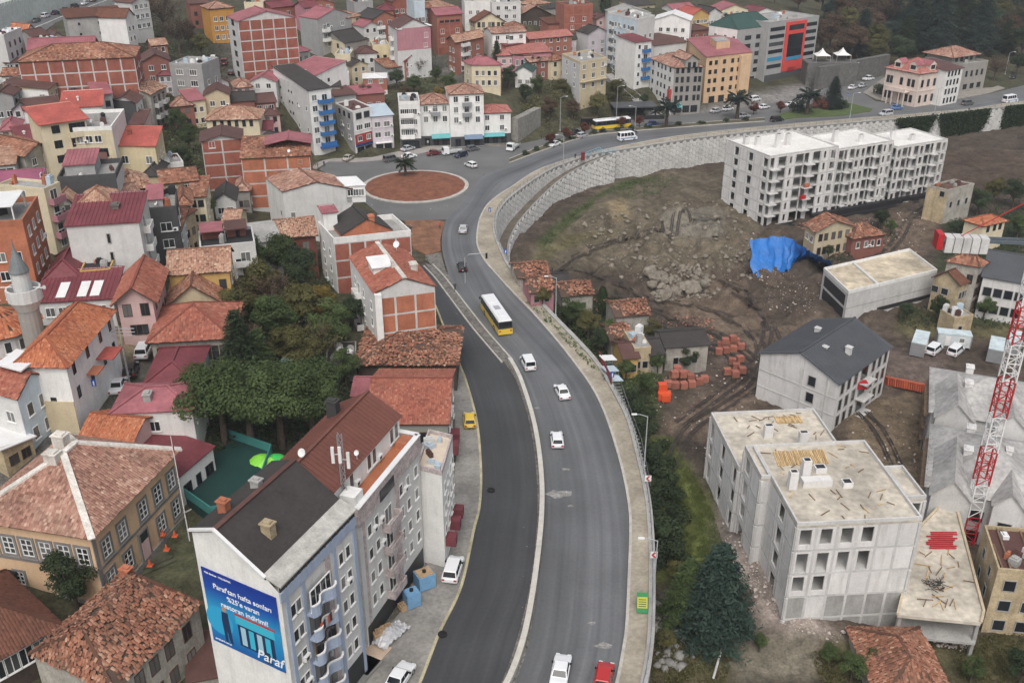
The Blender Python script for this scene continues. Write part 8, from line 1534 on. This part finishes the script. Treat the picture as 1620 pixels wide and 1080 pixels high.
# dark red site stair: wall, steps, canopy
t = thing('site_stair', 'metal stair with dark red side wall going down from the pavement to the ruins', 'stairs', (0,0,0)); A = at(948,570,0); B = at(967,612,0); C1 = at(1024,780,0)
m = MB(); m.bar(A+Vector((0,0,.7)), B+Vector((0,0,.7)), .12, 2.0); m.build('side_wall', M('dark red sheet', (.18,.02,.025), .5, .1), t)
d_ = (B-A).normalized(); nn_ = Vector((d_.y,-d_.x,0)); nn_ = nn_ if nn_.x > 0 else -nn_
path = offset(resample([at(x, y, 0) for x, y in ((950,572),(968,612),(994,662),(1011,722))], 40), -1.2)
for i in range(38):
    q = path[i]; dr = (path[i+1]-path[i]).normalized(); z = -.3-6.2*i/38; m = MB(); m.box(-.9,.9,-.16,.16,-.06,0); link('step', m.mesh('step', STEEL), t, (q.x,q.y,z), math.atan2(dr.y,dr.x)-math.pi/2)
for s in (-.95,.95):
    pp_ = offset(path, s); m = MB()
    for i in range(38): m.bar(pp_[i]+Vector((0,0,-.3-6.2*i/38+.9)), pp_[i+1]+Vector((0,0,-.3-6.2*(i+1)/38+.9)), .07); 
    for i in range(0,38,3): m.bar(pp_[i]+Vector((0,0,-.3-6.2*i/38-1)), pp_[i]+Vector((0,0,-.3-6.2*i/38+.9)), .06)
    m.build('handrail', RAILM, t)
for k, (px, py) in enumerate(((962,566),(965,578),(972,588))): q = at(px, py, 1.5); m = MB(); m.box(-1.2,1.2,-1,1,0,.08); o = m.build('canopy', SH['blue'] if k else SH['white'], t, (q.x,q.y,1.5-k*.6)); o.rotation_euler = (0,rad(8),rad(20)); m = MB(); m.tube([(q.x,q.y,-7),(q.x,q.y,1.5-k*.6)], .06, 6); m.build('canopy_post', STEEL, t)
# blue hand rail at the top of the wall stair
railing('stair_railing', 'pale blue railing at the top of the wall stair', [at(x, y, 0) for x, y in ((922,252),(948,241),(952,246),(976,243))], 1.3, .2, 1.2, M('pale blue paint', (.25,.42,.52), .5, .1), .1)
m = MB(); p = at(922,253,.1); m.box(-.5,.5,-.4,.4,0,1.9); m.box(-.56,.56,-.46,.46,1.9,2.05); tag(m.build('kiosk_box', M('dark red cabinet', (.16,.02,.025), .6, .1), None, p), 'small dark red cabinet at the top of the wall stair', 'cabinet')
# bus shelter, ramp, stone wall behind bus
t = thing('bus_shelter', 'dark bus shelter behind the yellow bus on the upper road', 'shelter', at(932,200,0), rad(8)); m = MB(); m.box(-2.5,2.5,-.9,.9,2.5,2.65); m.build('roof', WA['wood'], t); m = MB(); m.box(-2.5,2.5,.8,.9,0,2.5); m.build('back_wall', DARKGL, t)
for s in (-2.4,2.4): m = MB(); m.box(-.07,.07,-.8,-.66,0,2.5); m.build('post', DARKM, t, (s,0,0))
t = thing('ramp', 'long railed ramp climbing beside the underpass right of the bus', 'ramp', (0,0,0)); A = at(1040,186,.2); B = at(962,117,8); m = MB(); nn_ = Vector((2,1,0)).normalized()*1.6; m.hexa([A-nn_+Vector((0,0,-1)),A+nn_+Vector((0,0,-1)),B+nn_+Vector((0,0,-9)),B-nn_+Vector((0,0,-9)),A-nn_,A+nn_,B+nn_,B-nn_]); m.build('ramp_body', CONC, t)
for s in (-1,1): m = MB(); m.bar(A+nn_*s+Vector((0,0,.9)),B+nn_*s+Vector((0,0,.9)),.12,.12); [m.bar((A+nn_*s).lerp(B+nn_*s,k/14),(A+nn_*s).lerp(B+nn_*s,k/14)+Vector((0,0,.9)),.1) for k in range(15)]; m.build('railing', LAMPM, t)
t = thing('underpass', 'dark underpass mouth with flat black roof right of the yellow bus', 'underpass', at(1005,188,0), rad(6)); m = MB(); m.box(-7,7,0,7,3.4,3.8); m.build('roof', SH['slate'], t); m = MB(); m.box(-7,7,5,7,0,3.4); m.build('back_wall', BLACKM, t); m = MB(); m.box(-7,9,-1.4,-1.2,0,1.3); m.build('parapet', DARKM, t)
for s in (-6.5,0,6.5): m = MB(); m.box(-.2,.2,.2,.6,0,3.4); m.build('column', DARKM, t, (s,0,0))
rw = [at(x, y, 0) for x, y in ((826,226),(840,219),(852,212),(862,207))]; m = MB(); extrude_line(m, offset(resample(rw,20),-2.5), 2.2, -.5, 6.8); tag(m.build('stone_wall', M('rough masonry', (.24,.23,.205), .95, .3, .9, 4, bump=.6)), 'rough grey stone wall left of the bus under the scrub', 'wall')
# fortress wall, tents and parapets right of the shopping block
ZF = 0; fw = [at(x, y, 0) for x, y in ((1290,140),(1318,136),(1350,128),(1400,118))]; m = MB(); extrude_line(m, resample(fw, 20), 2, -1, 7.5); tag(m.build('castle_wall', M('castle masonry', (.12,.118,.11), .95, .3, .8, 4, bump=.6)), 'old dark castle wall right of the shopping block', 'wall')
for k, (px, py, lb) in enumerate(((1299,97,'left pointed white tent on the castle terrace'),(1331,96,'right pointed white tent on the castle terrace'))):
    p = at(px, py, 8); t = thing('tent', lb, 'tent', p); m = MB(); n = 12; prof = [(2.6,2.2),(1.2,2.9),(.4,3.9),(.05,4.6)]
    b0 = len(m.v)
    for r, z in prof: m.v += [(r*a_, r*b_, z) for a_, b_ in ((-1,-1),(1,-1),(1,1),(-1,1))]
    for i in range(3): m.f += [(i*4+q, i*4+(q+1) % 4, i*4+4+(q+1) % 4, i*4+4+q) for q in range(4)]; m.mi += [0]*4
    m.build('canopy', WHITEP, t)
    for a_, b_ in ((-1,-1),(1,-1),(1,1),(-1,1)): m = MB(); m.box(-.05,.05,-.05,.05,-.8,2.2); m.build('post', LAMPM, t, (a_*2.5,b_*2.5,0))
m = MB(); m.box(-9,9,-2.5,5,-8,0); p = at(1315,98,8); struct(m.build('castle_terrace', MATS['castle masonry'], None, (p.x,p.y,8)))
# goods on the pavement by the shops
PALM_ = M('pallet wood', (.42,.29,.17), .85, .25, 1, 6)
def pallet_stack(px, py, n, rz, label):
    p = at(px, py, .12); t = thing('pallet_stack', label, 'pallets', p, rz, 'goods stacked on the pavement')
    for k in range(n):
        m = MB()
        for i in range(5): m.box(-.6+i*.27,-.48+i*.27,-.5,.5,.11,.14)
        for y in (-.45,0,.4): m.box(-.6,.6,y,y+.08,0,.11)
        m.build('pallet', PALM_, t, (RA.uniform(-.04,.04),RA.uniform(-.04,.04),k*.145))
pallet_stack(600,1012,9,rad(25),'tall stack of wooden pallets under clear sheet beside the shopfronts'); pallet_stack(612,1000,6,rad(30),'shorter stack of wooden pallets behind the tall one'); pallet_stack(640,962,5,rad(35),'low stack of pallets beside the blue tank')
BT = M('pale blue plastic', (.16,.32,.50), .5, .15)
for px, py, lb, s in ((652,956,'blue plastic tank with black cap on the pavement',1.0),(672,926,'blue wrapped crate load topped with planks on the pavement',1.25)):
    p = at(px, py, .12); t = thing('blue_crate', lb, 'crate', p, rad(30)); m = MB(); m.box(-.8*s,.8*s,-.7*s,.7*s,.1,1.9); m.build('body', BT, t); m = MB(); m.box(-.7*s,.7*s,-.6*s,.6*s,1.9,2.0); m.build('top', PALM_ if s > 1 else BT, t); m = MB(); m.lathe([(.22,2.0),(.22,2.25),(.1,2.3)], n=10); m.build('cap', BLACKM, t)
p = at(618,1006,.12); t = thing('plastic_sheet', 'crumpled clear plastic sheet over the goods on the pavement', 'sheet', p); V = []; Q = []
for i in range(24):
    for j in range(16): x, y = -2.2+i*.19, -1.0+j*.13; V.append((x, y, .25+1.1*max(0, math.sin(i*.15+.2))*max(0,math.sin(j*.2+.1))+.12*math.sin(i*1.7+j)+.1*math.sin(j*2.1-i*.6)))
for i in range(23):
    for j in range(15): Q.append((i*16+j,(i+1)*16+j,(i+1)*16+j+1,i*16+j+1))
o = link('sheet', fastmesh('sheet', V, Q, [M('grey plastic film', (.46,.46,.47), .25, .2, 1.2, spec=.6)]), t); o.rotation_euler = (0,0,rad(55))
for px, py, c_, lb in ((585,1040,(.52,.40,.30),'beige tiled step in front of the dark shopfront'),(570,1062,(.20,.20,.19),'grey metal grating in front of the dark shopfront')):
    p = at(px, py, .12); m = MB(); m.box(-2.2,2.2,-1.3,1.3,0,.14); o = m.build('shop_step', M('step %d' % px, c_, .8, .15), None, p); o.rotation_euler = (0,0,rad(62)); tag(o, lb, 'step')
for k, (px, py, lb) in enumerate(((777,776,'manhole ring in the black road near the barrier'),(700,1004,'loose tyre on the kerb of the black road'))):
    p = at(px, py, .01); m = MB(); pr_ = [(.38*1.0+.14*math.cos(a*.785), .14+.14*math.sin(a*.785)) for a in range(9)]; m.lathe(pr_, n=16); tag(m.build('tyre', BLACKM, None, p), lb, 'tyre')
# gravel patch painted on road surface: repaired spot
p = at(885,781,.006); m = MB(); m.prism([(1.6*math.cos(a*.5236)*(1+.25*math.sin(a*2.3)), .9*math.sin(a*.5236)*(1+.3*math.sin(a*1.7)), 0) for a in range(12)], 0, .012); struct(m.build('road_patch', M('chalky patch', (.24,.235,.225), .95, .5, 1.4, 6), None, p))
for px, py, s in ((895,742,.25),(849,645,.2),(955,1021,.4),(936,985,.2),(903,800,.2)):
    p = at(px, py, .006); m = MB(); m.prism([(2.2*s*math.cos(a*.5236)*(1+.3*math.sin(a*2.3+px)), 1.1*s*math.sin(a*.5236)*(1+.3*math.sin(a*1.7+py)), 0) for a in range(12)], 0, .012); struct(m.build('road_patch', MATS['chalky patch'], None, p))
# flag pole by the school, parasols, yellow beam, bench, bin
p = on(300,855); t = thing('flag_pole', 'white flag pole standing beside the school and the long schoolroom', 'flag pole', p); m = MB(); m.tube([(0,0,0),(0,0,hgt(p,690)-p.z)], [.07,.04], 8); m.build('pole', WHITEP, t); m = MB(); m.box(-.02,.02,-.12,.12,-.8,0); m.build('flag', REDP, t, (.08,0,hgt(p,705)-p.z))
for px, py, c_, lb in ((413,722,(.22,.62,.06),'small lime green parasol at the edge of the court'),(434,722,(.05,.50,.10),'larger green parasol beside the lime one'),(425,726,(.30,.70,.10),'lime parasol between the other two')):
    p = at(px, py, 7.6); t = thing('parasol', lb, 'parasol', p); m = MB(); m.lathe([(1.5,-.5),(.9,-.1),(.05,.15)], n=10); m.build('canopy', M('parasol %d' % px, c_, .6, .1), t); m = MB(); m.tube([(0,0,-2.6),(0,0,0)], .04, 6); m.build('pole', WHITEP, t)
p = on(20,922); t = thing('rubbish_bin', 'dark green wheeled bin against the school wall', 'bin', (p.x,p.y,p.z+.2)); m = MB(); m.hexa([(-.6,-.4,.1),(.6,-.4,.1),(.6,.4,.1),(-.6,.4,.1),(-.75,-.55,1.2),(.75,-.55,1.2),(.75,.55,1.2),(-.75,.55,1.2)]); m.build('body', M('dark green plastic', (.012,.03,.022), .5, .1), t); m = MB(); m.box(-.78,.78,-.58,.58,1.2,1.32); m.build('lid', BLACKM, t)
p = at(295,822,5.0); t = thing('bench', 'white bench beside the flag pole at the school', 'bench', p, rad(50)); [m for m in ()]; m = MB(); m.box(-1,1,-.25,.25,.42,.48); m.build('seat', WHITEP, t); m = MB(); m.box(-1,1,.25,.3,.5,.95); m.build('backrest', WHITEP, t)
for s in (-.85,.85): m = MB(); m.box(-.05,.05,-.22,.22,0,.42); m.build('leg', LAMPM, t, (s,0,0))
# power poles with wires in the lane
p = on(205,606); t = thing('power_pole', 'grey lattice power pole beside the parked cars in the lane', 'pole', p); m = MB(); m.tube([(0,0,0),(0,0,8.5)], [.16,.1], 8); m.build('pole', CONC, t); m = MB(); [m.bar((-2,0,8.1-k*.5),(2,0,8.1-k*.5),.08) for k in range(3)]; m.build('cross_arm', LAMPM, t)
# pipe lying at lower right
m = MB(); a_ = on(1128,1075); c_ = on(1141,1030); m.tube([a_+Vector((0,0,.3)), c_+Vector((0,0,.3))], .14, 8); tag(m.build('concrete_pole', CONCL), 'pale pole lying on the ground below the large cedar', 'pole')
# ------------------------------------------------------------------ people
def bodymesh(pose):
    J = {'hip':(0,0,.95),'chest':(0,.02,1.35),'neck':(0,.02,1.5),'head':(0,-.02,1.66),'top':(0,0,1.76),'ls':(-.2,.02,1.42),'rs':(.2,.02,1.42),'le':(-.27,.04,1.15),'re':(.27,.04,1.15),'lh':(-.26,-.08,.9),'rh':(.26,-.08,.9),'lk':(-.1,-.05 if pose else 0,.5),'rk':(.1,.06 if pose else 0,.5),'la':(-.11,-.22*pose,.08),'ra':(.11,.25*pose,.1),'lt':(-.12,-.22*pose-.16,.03),'rt':(.12,.25*pose-.15,.03),'lp':(-.1,0,.9),'rp':(.1,0,.9)}
    ks = list(J); E_ = [('hip','chest'),('chest','neck'),('neck','head'),('head','top'),('chest','ls'),('chest','rs'),('ls','le'),('rs','re'),('le','lh'),('re','rh'),('hip','lp'),('hip','rp'),('lp','lk'),('rp','rk'),('lk','la'),('rk','ra'),('la','lt'),('ra','rt')]
    R_ = dict(hip=.15,chest=.16,neck=.06,head=.1,top=.07,ls=.08,rs=.08,le=.055,re=.055,lh=.04,rh=.04,lp=.11,rp=.11,lk=.075,rk=.075,la=.05,ra=.05,lt=.04,rt=.04)
    me = bpy.data.meshes.new('b'); me.from_pydata([J[k] for k in ks], [(ks.index(a), ks.index(b)) for a, b in E_], []); o = bpy.data.objects.new('b', me); C.objects.link(o)
    sk = o.modifiers.new('s', 'SKIN'); sv = me.skin_vertices[0].data
    for i, k in enumerate(ks): sv[i].radius = (R_[k], R_[k]*.85); sv[i].use_root = (k == 'hip')
    o.modifiers.new('u', 'SUBSURF').levels = 1; bpy.context.view_layer.update()
    r = bpy.data.meshes.new_from_object(o.evaluated_get(bpy.context.evaluated_depsgraph_get())); bpy.data.objects.remove(o)
    r.materials.clear()
    for _ in range(4): r.materials.append(None)
    for p in r.polygons: z = p.center.z; x = abs(p.center.x); p.material_index = 3 if z > 1.69 else 2 if z > 1.5 or (x > .2 and z < .96 and z > .8) else 0 if z > .92 else 1; p.use_smooth = True
    return r
BM = [bodymesh(0), bodymesh(1)]; SKN2 = M('skin', (.42,.26,.19), .6, .05); HAIR = M('dark hair', (.02,.016,.014), .7, .05)
for k, (px, py, z, c_, lb) in enumerate(((709,530,0,(.03,.03,.035),'person in dark clothes walking on the black road beside the brick gable'),(910,252,.15,(.03,.03,.03),'person in black standing near the stair top'),(503,266,.05,(.30,.06,.05),'person in red near the tower with blue balconies'),(513,264,.05,(.05,.06,.10),'person in navy near the tower with blue balconies'),(660,233,.1,(.55,.54,.52),'person in white in front of the white corner house'),(677,231,.1,(.5,.5,.52),'person in pale clothes beside the teal awning'),(1475,187,.15,(.03,.03,.035),'person in dark clothes on the far road pavement'),(1532,178,.15,(.04,.035,.04),'person in black on the far pavement at the right'),(696,362,.1,(.5,.08,.06),'worker in red beside the small earth island'),(720,460,.1,(.06,.06,.07),'worker crouched shade of grey on the median rubble'))):
    p = at(px, py, z); o = link('person', BM[k % 2].copy(), None, p, RA.uniform(0,6)); me = o.data
    for i, mt in enumerate((M('top %d' % k, c_, .9, .1), M('trousers %d' % (k % 3), ((.03,.03,.04),(.05,.055,.08),(.08,.075,.07))[k % 3], .9, .1), SKN2, HAIR)): me.materials[i] = mt
    tag(o, lb if k < 9 else 'person in dark grey standing on the median rubble', 'person')
# ------------------------------------------------------------------ thin winter haze
hm_ = bpy.data.materials.new('haze'); hm_.use_nodes = True; n = hm_.node_tree.nodes; n.remove(n['Principled BSDF']); pv = n.new('ShaderNodeVolumePrincipled'); pv.inputs['Color'].default_value = (.86,.9,.95,1); pv.inputs['Density'].default_value = .0002; pv.inputs['Anisotropy'].default_value = .1
hm_.node_tree.links.new(pv.outputs[0], n['Material Output'].inputs['Volume'])
mb = MB(); mb.box(-900,900,-60,1400,-17.5,110); stuff(mb.build('haze', hm_), 'thin grey haze over the town', 'haze')
